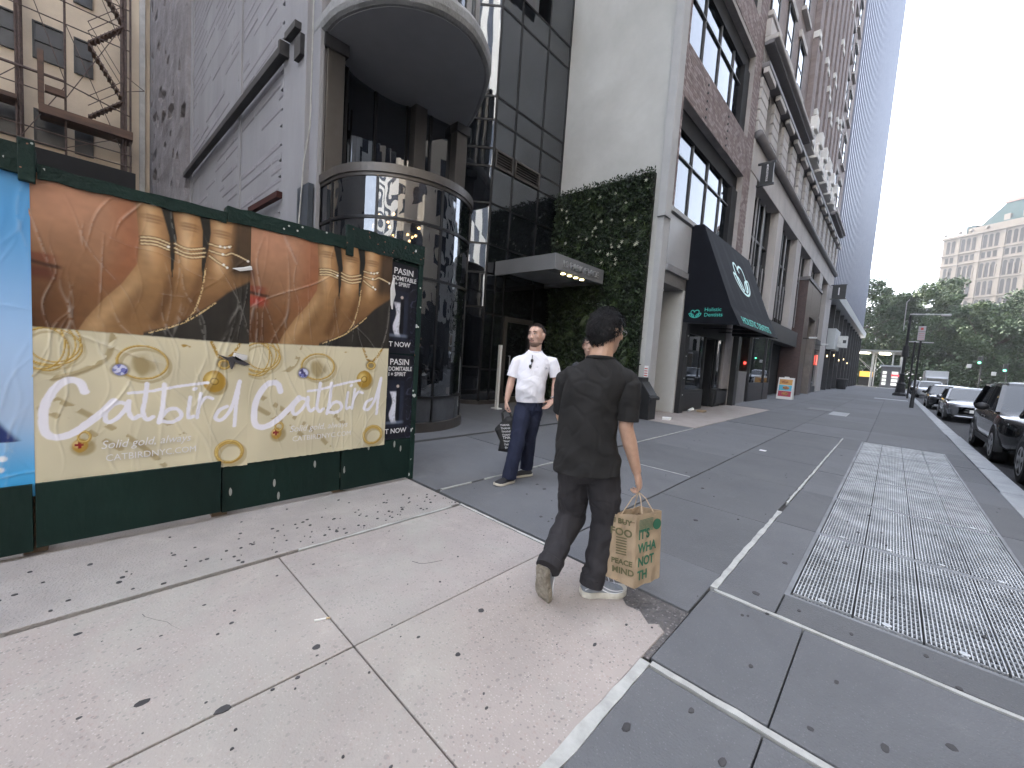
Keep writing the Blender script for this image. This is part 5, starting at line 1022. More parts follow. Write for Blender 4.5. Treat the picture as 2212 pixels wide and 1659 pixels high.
# ------------------------------------------------------------------ park trees
m_bark = M('bark', (.07,.055,.045), .9, var=.3); m_lfA = M('park_leaf', (.06,.095,.04), .6, col2=(.028,.05,.022), scale=.35, spec=.3); m_lfB = M('park_leaf_light', (.09,.13,.05), .6, col2=(.05,.075,.03), scale=.3, spec=.3)
def tree_mesh(seed, H, Rr):
    r = random.Random(seed); tr = MB(); limbs = []
    tr.tube([(0, 0, -.3), (.1, 0, H*.2), (0, .15, H*.42), (.1, .1, H*.75)], [.42, .34, .26, .1], 8)
    for k in range(11):
        a = r.random()*6.28; z0 = H*r.uniform(.22, .55); L = Rr*r.uniform(.6, 1.0); e = (L*math.cos(a), L*math.sin(a), z0+H*r.uniform(.1, .35)); m_ = (e[0]*.5, e[1]*.5, z0+(e[2]-z0)*.35); tr.tube([(0, 0, z0), m_, e], [.16, .1, .04], 6); limbs.append(e)
    cl = []
    for k in range(120):
        a = r.random()*6.28; t = r.random()**.55; z = r.uniform(.17, 1.0); rad = Rr*(1-abs(z-.55)**2*2.2)*t; cl.append((rad*math.cos(a), rad*math.sin(a), H*z*.99, r.uniform(.8, 1.9)))
    out = []
    for half in (0, 1):
        V = []; F = []
        for i, (x, y, z, s) in enumerate(cl):
            if (i % 3 == 0) != bool(half): continue
            for j in range(190):
                d = Vector((r.gauss(0, 1), r.gauss(0, 1), r.gauss(0, .75))); d = d.normalized()*s*r.random()**.4; c0 = Vector((x, y, z))+d; n1 = Vector((r.gauss(0, 1), r.gauss(0, 1), r.gauss(0, 1))).normalized(); u1 = n1.orthogonal().normalized()*r.uniform(.13, .27); v1 = n1.cross(u1)*.7
                k = len(V); V += [tuple(c0-u1), tuple(c0+v1), tuple(c0+u1), tuple(c0-v1)]; F.append((k, k+1, k+2, k+3))
        me = bpy.data.meshes.new('crown'); me.from_pydata(V, [], F); out.append(me)
    return tr.mesh('trunk', True), out
variants = [tree_mesh(s, h, r_) for (s, h, r_) in ((1, 22, 6.5), (2, 20, 6), (3, 18, 6.5))]
for t_, (a, b) in variants: a.materials.append(m_lfA); b.materials.append(m_lfB); t_.materials.append(m_bark)
ordn = ['first', 'second', 'third', 'fourth', 'fifth', 'sixth', 'seventh', 'eighth', 'ninth', 'tenth', 'eleventh', 'twelfth']
spots = [(-7, 118, 0, 1.02), (-1.5, 124, 1, 1.02), (4.5, 120, 0, 1.0), (9, 128, 2, 1.02), (12.5, 116, 2, .94), (17.5, 122, 1, .97), (22, 117, 0, .84), (28, 124, 1, 1.0), (34, 120, 0, .98), (41, 126, 1, 1.05)]
for k, (x, y, v_, s_) in enumerate(spots):
    T = thing('park_tree', '%s leafy park tree along the front row, counting from the dark tower' % ordn[k], 'tree', (x, y, 0), random.random()*6, 'trees in the park'); T.scale = (s_, s_, s_)
    tm, (ca, cb) = variants[v_]
    for nm, me in (('trunk', tm), ('crown', ca), ('crown', cb)): put(nm, me, None, T, local=True, **({'kind': 'stuff'} if nm == 'crown' else {}))
spots2 = [(-14, 136, 1, 1.0), (0, 142, 0, .98), (10, 145, 2, .95), (20, 140, 1, 1.0), (30, 144, 0, 1.0), (42, 146, 2, 1.2), (54, 140, 0, 1.05)]
for k, (x, y, v_, s_) in enumerate(spots2):
    T = thing('park_tree', '%s tree of the shaded back row in the park, counting from the dark tower' % ordn[k], 'tree', (x, y, 0), random.random()*6, 'trees in the park'); T.scale = (s_, s_, s_)
    tm, (ca, cb) = variants[v_]
    for nm, me in (('trunk', tm), ('crown', ca), ('crown', cb)): put(nm, me, None, T, local=True, **({'kind': 'stuff'} if nm == 'crown' else {}))
# clipped undergrowth closing the park at eye level
V = []; F = []; r = random.Random(4)
for i in range(22000):
    c0 = Vector((r.uniform(-20, 60), r.uniform(110.5, 117), abs(r.gauss(0, 1.0))*2.6)); n1 = Vector((r.gauss(0, 1), r.gauss(0, 1), r.gauss(0, 1))).normalized(); u1 = n1.orthogonal().normalized()*r.uniform(.2, .4); v1 = n1.cross(u1)*.7; k = len(V); V += [tuple(c0-u1), tuple(c0+v1), tuple(c0+u1), tuple(c0-v1)]; F.append((k, k+1, k+2, k+3))
me = bpy.data.meshes.new('shrubbery'); me.from_pydata(V, [], F); put('shrubbery', me, m_lfA, label='low dark shrubbery along the edge of the park', cat='shrubs', kind='stuff')

# ------------------------------------------------------------------ parked cars (front towards -y in local space)
m_tyre = M('tyre', (.012,.012,.012), .8); m_rim = M('alloy', (.45,.45,.46), .35, metal=.8, var=.1); m_cglass = M('car_glass', (.02,.025,.03), .04, spec=.8, var=.2); m_plast = M('car_black_plastic', (.012,.012,.013), .5); m_hl = M('headlamp', (.7,.72,.75), .1, metal=.3, var=.1); m_chrome = M('chrome', (.75,.75,.76), .15, metal=1, var=.02)
def car(name, label, paint, x, y, kind='sedan', z=-.14, group='vehicles parked along the kerb', L=None):
    suv = kind != 'sedan'; L = L or (4.65 if suv else 4.7); W = .93 if suv else .91; hb = .30 if suv else .22; belt = 1.05 if suv else .93; hood = 1.0 if suv else .82; roof = 1.68 if suv else 1.43
    T = thing(name, label, 'car', (x, y, z), 0, group); f = -L/2; re = L/2; wr = .36 if suv else .33; wy = (f+.88, re-.95)
    def sect(yv, w_, zb, zt, crown):
        h = [(w_*.86, zb), (w_*.97, zb+.1), (w_, zb+.3), (w_*.985, zt-.16), (w_*.94, zt-.05), (w_*.8, zt), (w_*.4, zt+crown)]
        return [(px_, yv, pz_) for px_, pz_ in h]+[(-px_, yv, pz_) for px_, pz_ in h[::-1]]
    st = [(f, .62*W, hb+.14, hood-.28, .0), (f+.05, .80*W, hb+.02, hood-.17, .01), (f+.22, .93*W, hb, hood-.08, .02), (f+.6, W, hb, hood, .03), (f+1.25, W, hb, hood+.05, .03), (-.2, W, hb, belt, .02), (.6, W, hb, belt+.01, .02), (re-.9, W, hb, belt+.03, .03), (re-.35, .97*W, hb, belt+(.03 if suv else .05), .02), (re-.08, .9*W, hb+.05, belt-.03, .0), (re, .78*W, hb+.16, belt-.15, .0)]
    bo = MB().loft([sect(*s) for s in st]).build('body', paint, T, smooth=True, local=True); bo.data.set_sharp_from_angle(angle=R(38))
    # greenhouse: glass, pillars and roof
    cw = .985*W; gl0 = [(f+1.2, hood+.03), (-.25, belt)][0]
    yA, yB, yC, yD = f+1.25, f+2.0, (re-.75 if suv else re-1.35), (re-.18 if suv else re-.55)
    def gring(s, z): w_, a_, b_ = s; return [(w_, a_, z), (w_, b_, z), (-w_, b_, z), (-w_, a_, z)]
    MB().loft([gring((W*.93, yA, yD), belt-.05), gring((W*.80, yB-.1, yC+.12), roof-.12), gring((W*.74, yB, yC), roof-.05)]).build('windows', m_cglass, T, local=True, bevel=.03)
    MB().loft([gring((W*.785, yB-.06, yC+.08), roof-.09), gring((W*.74, yB, yC+.02), roof-.01), gring((W*.6, yB+.2, yC-.2), roof+.02)]).build('roof', paint, T, local=True, bevel=.03)
    for s in (-1, 1):
        pm = MB(); bar(pm, (s*W*.925, yA+.02, belt-.03), (s*W*.79, yB-.08, roof-.08), .07, .05); pm.build('front_pillar', paint, T, local=True); pm = MB(); bar(pm, (s*W*.93, yD-.02, belt), (s*W*.79, yC+.1, roof-.08), .1, .06); pm.build('rear_pillar', paint, T, local=True)
        pm = MB(); bar(pm, (s*W*.935, .25, belt-.02), (s*W*.80, .28, roof-.1), .02, .09); pm.build('door_pillar', m_plast, T, local=True)
        mr = MB().ball((s*(W+.12), yA+.45, belt+.06), (.12, .07, .085), 10, 6).build('mirror', m_plast if suv else paint, T, smooth=True, local=True); bx('mirror_arm', m_plast, mr, min(s*W*.95, s*(W+.06)), max(s*W*.95, s*(W+.06)), yA+.42, yA+.48, belt+.0, belt+.04, local=True)
        bx('door_handle', m_chrome if not suv else m_plast, T, min(s*W, s*(W+.02)), max(s*W, s*(W+.02)), .05, .25, belt-.2, belt-.165, local=True)
        MB().prism([(s*W*.985, f+.5, hb+.02), (s*W*.985, re-.5, hb+.02), (s*W*.985, re-.5, hb+.14), (s*W*.985, f+.5, hb+.12)], (s*.016, 0, 0)).build('sill', m_plast, T, local=True)
        hm = MB().loft([[(s*W*.50, f+.0, hood-.30), (s*W*.88, f+.2, hood-.25), (s*W*.90, f+.26, hood-.14), (s*W*.52, f+.04, hood-.20)], [(s*W*.50, f+.2, hood-.30), (s*W*.88, f+.4, hood-.25), (s*W*.90, f+.46, hood-.14), (s*W*.52, f+.24, hood-.20)]]).build('headlight', m_hl, T, local=True)
        for wy_ in wy:
            ar = MB(); ar.prism([(s*(W-.10), wy_+(wr+.07)*math.cos(t*math.pi/10), wr+(wr+.07)*math.sin(t*math.pi/10)) for t in range(11)]+[(s*(W-.10), wy_-wr-.07, hb-.04), (s*(W-.10), wy_+wr+.07, hb-.04)], (s*.108, 0, 0)); ar.build('wheel_arch', m_plast, T, local=True)
            k = 22; tw_ = MB().loft([[(s*(W-xo), wy_+rr*math.cos(2*math.pi*q/k), wr+rr*math.sin(2*math.pi*q/k)) for q in range(k)] for (xo, rr) in ((.22, wr*.9), (.2, wr), (.02, wr), (-.015, wr*.93), (-.015, wr*.7))]).build('wheel', m_tyre, T, local=True)
            rm = MB().loft([[(s*(W-xo), wy_+rr*math.cos(2*math.pi*q/k), wr+rr*math.sin(2*math.pi*q/k)) for q in range(k)] for (xo, rr) in ((.05, wr*.68), (-.018, wr*.68), (-.018, wr*.6), (.02, wr*.56))])
            for q in range(5):
                a = q*1.2566+.3; ca, sa = math.cos(a), math.sin(a); rm.prism([(s*(W-.0), wy_-.05*sa, wr+.05*ca), (s*(W-.0), wy_+ca*wr*.62-.035*sa, wr+sa*wr*.62+.035*ca), (s*(W-.0), wy_+ca*wr*.62+.035*sa, wr+sa*wr*.62-.035*ca), (s*(W-.0), wy_+.05*sa, wr-.05*ca)], (s*.018, 0, 0))
            rm.build('rim', m_rim, tw_, local=True)
    bx('grille', m_plast, T, -W*.46, W*.46, f-.02, f+.12, hb+.2, hood-.3, local=True, bevel=.03)
    for k in range(3): bx('grille_bar', m_chrome if not suv else m_plast, T, -W*.44, W*.44, f-.035, f-.02, hb+.25+k*.09, hb+.265+k*.09, local=True)
    bx('bumper_trim', m_chrome if not suv else m_plast, T, -W*.72, W*.72, f-.005, f+.2, hb+.03, hb+.065, local=True, bevel=.01); bx('number_plate', m_wp, T, -.26, .26, f-.05, f-.036, hb+.22, hb+.34, local=True)
    return T
def PAINT(n, c_, met=.3): return M(n, c_, .25, metal=met, var=.03, coat=1)
black = PAINT('paint_black', (.008,.009,.011)); grey = PAINT('paint_grey', (.16,.165,.18), .5); white_p = PAINT('paint_white', (.65,.66,.68), 0); silver = PAINT('paint_silver', (.4,.41,.43), .6); dgrey = PAINT('paint_dark', (.02,.021,.023))
car('parked_car', 'dark car cut off by the right edge, only its rear wheel side shows', dgrey, 2.6, 9.3, 'suv')
car('parked_car', 'black sport utility car parked nearest in full beside the grating', black, 2.55, 14.5, 'suv')
car('parked_car', 'grey sedan with chrome lower trim behind the black sport utility car', grey, 2.6, 26.8)
car('parked_car', 'black sedan parked behind the grey sedan', black, 2.5, 36.4)
car('parked_car', 'white car parked beyond the black sedan', white_p, 2.7, 58, 'suv')
car('parked_car', 'dark car farthest along the kerb by the lamp post', dgrey, 2.4, 68, 'suv')
car('moving_car', 'silver car in the traffic lane, roof showing behind the grey sedan', silver, 6.6, 44)
car('moving_car', 'grey car in the far lane beyond the silver car', grey, 9.6, 47)
def box_truck(label, x, y, w_, l, h, pic):
    t = thing('box_truck', label, 'truck', (x, y, -.14)); X0, X1 = x-w_/2, x+w_/2
    bx('cargo_box', m_wp, t, X0, X1, y, y+l, .5, h, bevel=.05); bx('cab', white_p, t, X0+.05, X1-.05, y-1.5, y-.02, .45, h*.72, bevel=.12); bx('windscreen', m_cglass, t, X0+.15, X1-.15, y-1.53, y-1.49, h*.42, h*.66); bx('bumper', m_plast, t, X0, X1, y-1.6, y-1.4, .25, .5)
    for s in (X0+.12, X1-.12):
        for yy_ in (y-.9, y+l-.8): MB().tube([(s-.12, yy_, .28), (s+.12, yy_, .28)], .42, 16).build('wheel', m_tyre, t)
    if pic: bx('picture_panel', M('truck_picture', (.34,.2,.14), .5, col2=(.12,.14,.10), scale=2.5, var=0), t, X0+.2, X1-.2, y-.012, y-.002, h*.73, h-.15); bx('side_picture', M('truck_picture_b', (.36,.22,.14), .5, col2=(.12,.14,.10), scale=1.5, var=0), t, X0-.012, X0-.002, y+.2, y+l-.2, 1.0, h-.2)
    return t
box_truck('white box van standing beyond the parked cars', 4.1, 78, 2.2, 5, 3.0, False); box_truck('truck with framed food picture at the right edge', 11.4, 50, 2.3, 6, 3.25, True)

# ------------------------------------------------------------------ street furniture
lp = thing('lamp_post', 'ornate dark lamp post with long pale arm at the far kerb', 'lamp post', (.55, 52, 0))
MB().loft([[(.55+r_*math.cos(k*.785), 52+r_*math.sin(k*.785), z) for k in range(8)] for (z, r_) in ((0, .5), (.2, .5), (.3, .36), (1.0, .3), (1.1, .36), (1.25, .22), (1.9, .15), (2.0, .2), (2.1, .12), (7.4, .09))]).build('shaft', m_iron, lp)
MB().tube([(.5, 52, 7.3), (.5, 52, 7.5), (2.7, 52, 7.44)], .05, 8).build('arm', m_pipe, lp); bx('lantern', m_pipe, lp, 2.5, 3.1, 51.85, 52.15, 7.3, 7.48, bevel=.04)
MB().tube([(.2, 52, 6), (.18, 52, 8.6), (.35, 52, 8.85)], .035, 6).build('mast', m_pipe, lp); MB().cyl((.55, 52), .28, 3.6, 4.6, 8, .2).build('banner_box', m_iron, lp)
pp = thing('parking_sign', 'slim dark pole carrying a red and white parking sign', 'sign', (.84, 30.5, 0)); MB().tube([(.84, 30.5, 0), (.84, 30.5, 4.45)], .045, 8).build('pole', m_iron, pp)
m_sgn = M('sign_face', (.42,.40,.42), .6, var=.05); bx('sign_plate', m_sgn, pp, .69, .97, 30.42, 30.44, 3.6, 4.05); bx('sign_plate', m_sgn, pp, .69, .97, 30.42, 30.44, 4.07, 4.35)
for k in range(4): bx('red_line', m_red, pp, .72, .94, 30.412, 30.418, 3.66+k*.1, 3.675+k*.1)
bx('red_mark', m_red, pp, .78, .88, 30.412, 30.418, 4.15, 4.27)
MB().cyl((.84, 30.5), .09, 0, .9, 10, .07).build('base_sleeve', m_iron, pp)
ml = thing('meter_arm', 'thin pale street arm light below the parking sign', 'lamp', (.9, 46, 0)); MB().tube([(.95, 46, 0), (.95, 46, 4.6)], .06, 8).build('pole', m_iron, ml); MB().tube([(.6, 46, 4.6), (2.0, 46, 4.55)], .04, 6).build('arm', m_pipe, ml)
for (x, z, lab) in ((9.82, 5.16, 'green traffic light under the trees, left one'), (12.57, 4.1, 'green traffic light under the trees, right one')):
    t = thing('traffic_light', lab, 'traffic light', (x, 100, 0)); MB().tube([(x+.3, 100.2, -.14), (x+.3, 100.2, z+1.2)], .09, 8).build('pole', m_iron, t); bx('housing', m_iron, t, x-.2, x+.2, 99.85, 100.15, z-.3, z+1.0, bevel=.04)
    MB().prism([(x+.17*math.cos(k*.5236), 99.84, z+.17*math.sin(k*.5236)) for k in range(12)], (0, -.03, 0)).build('green_lens', EM('green_lens_%d' % int(x), (.1, 1, .4), 1.2), t); bx('walk_sign', m_wp, t, x-1.3, x-.8, 99.9, 100.0, z-.9, z-.3); bx('walk_arm', m_iron, t, x-.82, x+.3, 100.0, 100.1, z-.6, z-.5)
nb = thing('added_shade_block', 'unseen grey block added at the far left to shade the vacant lot', 'building', (-15, -24, 0)); bx('block', facade_mat('left_block', (.26,.25,.24), (.03,.03,.04), 3.4, 3.8, .45, .55), nb, -40, -5.2, -40, -15.5, 0, 24); bx('roof_parapet', m_stone, nb, -40.1, -5.1, -40.1, -15.4, 24, 25)  # out-of-view block, added to darken the lot and its party wall
# ------------------------------------------------------------------ people
def m_skin(n, c_): 
    m = M(n, c_, .5, var=.10, scale=14, obj=True, bump=.04, bscale=120); b = m.node_tree.nodes['Principled BSDF']; b.inputs['Subsurface Weight'].default_value = .12; b.inputs['Subsurface Radius'].default_value = (.012, .005, .003); return m
def sring(c, A, B, a, b, n=22, p=2.25):
    out = []
    for k in range(n):
        t = 2*math.pi*k/n; ct, st = math.cos(t), math.sin(t); out.append(c+A*(a*math.copysign(abs(ct)**(2/p), ct))+B*(b*math.copysign(abs(st)**(2/p), st)))
    return out
def torso(mb, rings, A, B): mb.loft([sring(Vector(c), A, B, a, b) for (c, a, b) in rings])
def limb(mb, pts, rad, n=14):
    P = [Vector(p) for p in pts]; q = []; rr = []
    for i in range(len(P)-1):
        for t in (0, .25, .5, .75): q.append(P[i].lerp(P[i+1], t)); rr.append(rad[i]+(rad[i+1]-rad[i])*t)
    q.append(P[-1]); rr.append(rad[-1])
    d0 = (q[0]-q[1]).normalized(); d1 = (q[-1]-q[-2]).normalized()
    q = [q[0]+d0*rr[0]*.8]+q+[q[-1]+d1*rr[-1]*.8]; rr = [rr[0]*.35]+rr+[rr[-1]*.35]; mb.tube(q, rr, n)
def hand(mb, w_, d, n, thumb, curl=.5, spread=1.0, sc_=1.0):
    """wrist, direction of the fingers, palm normal (fingers curl towards it), thumb side vector"""
    w_ = Vector(w_); d = Vector(d).normalized(); n = Vector(n); n = (n-d*n.dot(d)).normalized(); s = Vector(thumb); s = (s-d*s.dot(d)-n*s.dot(n)).normalized()
    mb.loft([sring(w_+d*t*sc_, s, n, a*sc_, b*sc_, 14, 2.6) for (t, a, b) in ((-.01, .024, .019), (.02, .032, .018), (.055, .041, .016), (.088, .040, .013), (.096, .034, .009))])
    for k, (off_, L) in enumerate(((.030, .072), (.010, .080), (-.011, .074), (-.030, .058))):
        p = w_+(d*.086+s*off_)*sc_; c_ = curl*(1+.12*k); pts = [w_+(d*.06+s*off_)*sc_, p]; ang = 0
        for j, f_ in enumerate((.45, .3, .25)):
            ang += c_*(1.0 if j else .7); p = p+(d*math.cos(ang)+n*math.sin(ang)+s*(.06*spread*(1.5-k))).normalized()*L*f_*sc_; pts.append(p)
        limb(mb, pts, [.0092*sc_]*2+[.0088*sc_, .0082*sc_, .007*sc_], 8)
    b_ = w_+(d*.02+s*.028)*sc_; limb(mb, [b_, b_+(d*.035+s*.026+n*.012)*sc_, b_+(d*.062+s*.034+n*.026)*sc_, b_+(d*.085+s*.030+n*.036)*sc_], [.014*sc_, .0115*sc_, .0098*sc_, .008*sc_], 8)
def head(mb, H):
    """skull, jaw, nose, ears in head space (x right, y forward, z up), H places it"""
    def tb(rings): mb.loft([[H @ Vector(p) for p in r_] for r_ in rings])
    X_, Y_ = Vector((1, 0, 0)), Vector((0, 1, 0))
    sec = [(-.118, .028, .026, .028), (-.108, .04, .046, .030), (-.09, .05, .062, .022), (-.065, .058, .078, .012), (-.035, .066, .088, .004), (0, .0735, .0945, 0), (.03, .0765, .097, -.003), (.06, .0745, .094, -.006), (.085, .064, .082, -.008), (.102, .045, .06, -.008), (.112, .018, .024, -.008)]
    tb([sring(Vector((0, yo, z)), X_, Y_, a, b, 26, 2.2) for (z, a, b, yo) in sec])
    tb([sring(Vector((0, yo, z)), X_, Y_, a, b, 12, 2.0) for (z, a, b, yo) in ((.028, .008, .012, .086), (.005, .010, .018, .090), (-.018, .014, .022, .094), (-.03, .0165, .020, .092), (-.038, .010, .012, .088))])       # nose
    tb([sring(Vector((0, .088, z)), X_, Y_, a, b, 12, 2.0) for (z, a, b) in ((-.052, .018, .008), (-.060, .024, .0115), (-.066, .022, .011), (-.074, .016, .009))])                                                              # lips
    for s in (-1, 1):
        tb([sring(Vector((s*.03, .082, z)), X_, Y_, .017, b, 10) for (z, b) in ((.026, .008), (.034, .013), (.041, .007))])                                                                                                     # brow
        tb([sring(Vector((s*(.078+dx), -.008-abs(z)*.1, z-.004)), X_, Y_, a, b, 12) for (z, a, b, dx) in ((-.034, .006, .008, -.004), (-.02, .009, .013, .0), (.0, .010, .018, .004), (.02, .010, .020, .006), (.032, .006, .012, .004))])  # ear
        tb([sring(Vector((s*.046, .066, z)), X_, Y_, .018, .016, 10) for z in (-.03, -.012, .0)])                                                                                                                                # cheek
def face_bits(par, H, brow, eye_c, lip, stubble=None):
    def P(x, y, z): return H @ Vector((x, y, z))
    for s in (-1, 1):
        MB().loft([[P(s*.031+.0125*math.cos(t*.7854), .0885-.004*abs(math.cos(t*.7854)), .013+.0055*math.sin(t*.7854)) for t in range(8)], [P(s*.031+.008*math.cos(t*.7854), .0915, .013+.0035*math.sin(t*.7854)) for t in range(8)]]).build('eye', m_eyew, par)
        MB().loft([[P(s*.031+.0055*math.cos(t*.7854), .0905, .013+.0052*math.sin(t*.7854)) for t in range(8)], [P(s*.031+.004*math.cos(t*.7854), .0925, .013+.004*math.sin(t*.7854)) for t in range(8)]]).build('iris', eye_c, par)
        b = MB(); b.tube([P(s*.012, .097, .034), P(s*.03, .096, .0405), P(s*.05, .084, .036)], [.0035, .0048, .0025], 6); b.build('eyebrow', brow, par)
        MB().tube([P(s*.018, .0925, .0185), P(s*.031, .0945, .0205), P(s*.044, .087, .017)], .0016, 5).build('eyelid', brow, par)
    MB().tube([P(-.022, .096, -.0625), P(-.008, .1005, -.061), P(.008, .1005, -.061), P(.022, .096, -.0625)], [.0025, .0042, .0042, .0025], 6).build('mouth', lip, par)
m_eyew = M('eye_white', (.6,.58,.56), .3); m_iris = M('iris_brown', (.03,.015,.01), .2); m_lip = M('lip', (.34,.14,.12), .5); m_hair_b = M('hair_black', (.010,.009,.010), .62, spec=.3, var=.4, scale=40, obj=True); m_hair_br = M('hair_brown', (.022,.013,.010), .7, spec=.15, var=.4, scale=40, obj=True)
def hair(par, H, mat, line=(-.07, .85, -.09), puff=1.07, n_bl=2600, blen=.03, seed=1, top=1.0, name='hair'):
    r = random.Random(seed); mb = MB(); nu, nv = 40, 26; grid = []
    def pt(u, v_):
        t = u*2*math.pi; p = (v_-.5)*math.pi; d = Vector((math.cos(p)*math.cos(t), math.cos(p)*math.sin(t), math.sin(p)))
        nz = noise.noise(d*3.2+Vector((seed, 0, 0)))*.006+noise.noise(d*9)*.004
        return Vector((d.x*(.0785*puff+nz), d.y*(.100*puff+nz)-.004, d.z*(.100*puff*top+nz)+.016))
    keep = lambda q: q.z > line[0]+(q.y-line[2])*line[1] and not (abs(q.x) > .05 and q.y > .035 and q.z < .05)
    for j in range(nv+1): grid.append([pt(i/nu, j/nv) for i in range(nu)])
    idx = {}
    for j in range(nv):
        for i in range(nu):
            q = [grid[j][i], grid[j][(i+1) % nu], grid[j+1][(i+1) % nu], grid[j+1][i]]
            if all(keep(k) for k in q): mb.quad(*[H @ k for k in q]); mb.quad(*[H @ (k*.9) for k in q][::-1])
    for k in range(n_bl):
        p = pt(r.random(), r.random()**.8)
        if not keep(p): continue
        nrm = p.normalized(); d = (nrm*.28+Vector((r.gauss(0, .26), -.3+r.gauss(0, .26), -.55+r.gauss(0, .22)))).normalized(); L = blen*r.uniform(.5, 1.2); d = (d-nrm*d.dot(nrm)).normalized()*.97+nrm*r.uniform(.02, .38); s = d.cross(nrm)
        s = (s.normalized() if s.length > 1e-3 else Vector((1, 0, 0)))*.0021; b0 = p*.985; m_ = b0+d*L*.6+nrm*.004; e = b0+d*L
        mb.quad(H @ (b0-s), H @ (b0+s), H @ (m_+s*.8), H @ (m_-s*.8)); mb.quad(H @ (m_-s*.8), H @ (m_+s*.8), H @ (e+s*.2), H @ (e-s*.2))
    me = bpy.data.meshes.new(name); me.from_pydata(mb.v, [], mb.f); me.shade_smooth(); return put(name, me, mat, par)
def cloth(me, amp, sx=(6, 6, 9), seed=0, extra=None):
    def fn(co, no):
        d = np.empty(len(co))
        for i, c_ in enumerate(co):
            v = Vector((c_[0]*sx[0]+seed, c_[1]*sx[1], c_[2]*sx[2])); w_ = noise.noise(v*.5)
            a = 1-abs(noise.noise(v+Vector((w_*1.5, 0, w_*2))))*2.2
            a2 = max(0., 1-abs(noise.noise(v*1.7+Vector((7, w_*2, w_))))*6); d[i] = amp*(a*.55+noise.noise(v*2.1)*.45-a2*.28)
        if extra is not None: d += extra(co)
        return d
    displace(me, fn)
def cut(me, planes, inset=.004):
    """trim open hems: each plane is (point, outward normal, keep-test on face centres)"""
    bm = bmesh.new(); bm.from_mesh(me)
    for (p_, n_, test) in planes:
        bm.faces.ensure_lookup_table(); fs = [f for f in bm.faces if test(f.calc_center_median())]; es = {e for f in fs for e in f.edges}; vs_ = {v for f in fs for v in f.verts}
        bmesh.ops.bisect_plane(bm, geom=fs+list(es)+list(vs_), plane_co=Vector(p_), plane_no=Vector(n_), clear_outer=True)
    bm.to_mesh(me); bm.free(); me.shade_smooth(); return me
def garment(name, me, mat, par, th=.004):
    o = put(name, me, mat, par); s_ = o.modifiers.new('s', 'SOLIDIFY'); s_.thickness = th; s_.offset = -1; return o
def shoe(par, M_, up, so_, kind='sneaker', L=.285):
    """shoe in local space: x forward from heel, y left, z up from the ground"""
    def T(x, y, z): return M_ @ Vector((x*L, y, z))
    wd = [(0, .020), (.04, .031), (.15, .036), (.35, .034), (.55, .041), (.72, .047), (.87, .042), (.96, .029), (1.0, .012)]
    def prof(t, tab): return float(np.interp(t, [a for a, _ in tab], [b for _, b in tab]))
    ts = [0, .02, .06, .15, .25, .35, .45, .55, .65, .75, .85, .92, .97, 1]
    th = .036 if kind == 'sneaker' else .026
    curl = lambda t: (.012*max(0, (t-.75)/.25)**2+.006*max(0, (.12-t)/.12))
    rings = []
    for t in ts:
        w_ = prof(t, wd)*1.08*WF; rings.append([T(t*1.02-.01, w_, curl(t)), T(t*1.02-.01, w_*1.04, th*.55), T(t*1.02-.01, w_*.97, th+curl(t)), T(t*1.02-.01, -w_*.97, th+curl(t)), T(t*1.02-.01, -w_*1.04, th*.55), T(t*1.02-.01, -w_, curl(t))])
    so = MB().loft(rings).build('shoe_sole', so_, par, bevel=.004)
    hts = [(0, .07), (.05, .095), (.2, .108), (.36, .112), (.45, .098), (.6, .078), (.75, .062), (.88, .05), (.97, .036), (1, .025)] if kind == 'sneaker' else [(0, .05), (.05, .07), (.2, .066), (.36, .062), (.45, .075), (.6, .07), (.75, .058), (.88, .048), (.97, .034), (1, .024)]
    rings = []
    for t in ts:
        w_ = prof(t, wd)*.98*WF; h = prof(t, hts)-th*.7; tw = .55 if .15 < t < .5 else .6; ring_ = []
        for k in range(13): a = math.pi*k/12; ring_.append(T(t*.985+.006, w_*math.cos(a)*(1-.28*math.sin(a)**3), th*.7+h*math.sin(a)**.75))
        rings.append(ring_)
    uo = MB().loft(rings).build('shoe', up, par, smooth=True)
    return uo, T, prof, wd, hts, th
WF = 1.16
def stripe_on_shoe(T, prof, wd, hts, th, mat, par, zf, wdt=.006):
    for s in (-1, 1):
        q = []
        for t in np.linspace(.04, .93, 16):
            a = math.asin(min(.95, max(.1, zf+.16*math.sin(t*7.5)))); w_ = prof(t, wd)*1.0*WF; h = prof(t, hts)-th*.7
            q.append(T(t*.985+.006, s*w_*math.cos(a)*(1-.28*math.sin(a)**3), th*.7+h*math.sin(a)**.75+.001))
        MB().tube(q, wdt/2, 5).build('shoe_stripe', mat, par)
def frame(o, x, z):
    x = Vector(x).normalized(); z = Vector(z); z = (z-x*z.dot(x)).normalized(); y = z.cross(x); return Matrix(((x.x, y.x, z.x, o[0]), (x.y, y.y, z.y, o[1]), (x.z, y.z, z.z, o[2]), (0, 0, 0, 1)))
def headM(c, fwd, up, s=1.0):
    f = Vector(fwd).normalized(); u = Vector(up); u = (u-f*u.dot(f)).normalized(); x = f.cross(u); return Matrix(((x.x*s, f.x*s, u.x*s, c[0]), (x.y*s, f.y*s, u.y*s, c[1]), (x.z*s, f.z*s, u.z*s, c[2]), (0, 0, 0, 1)))

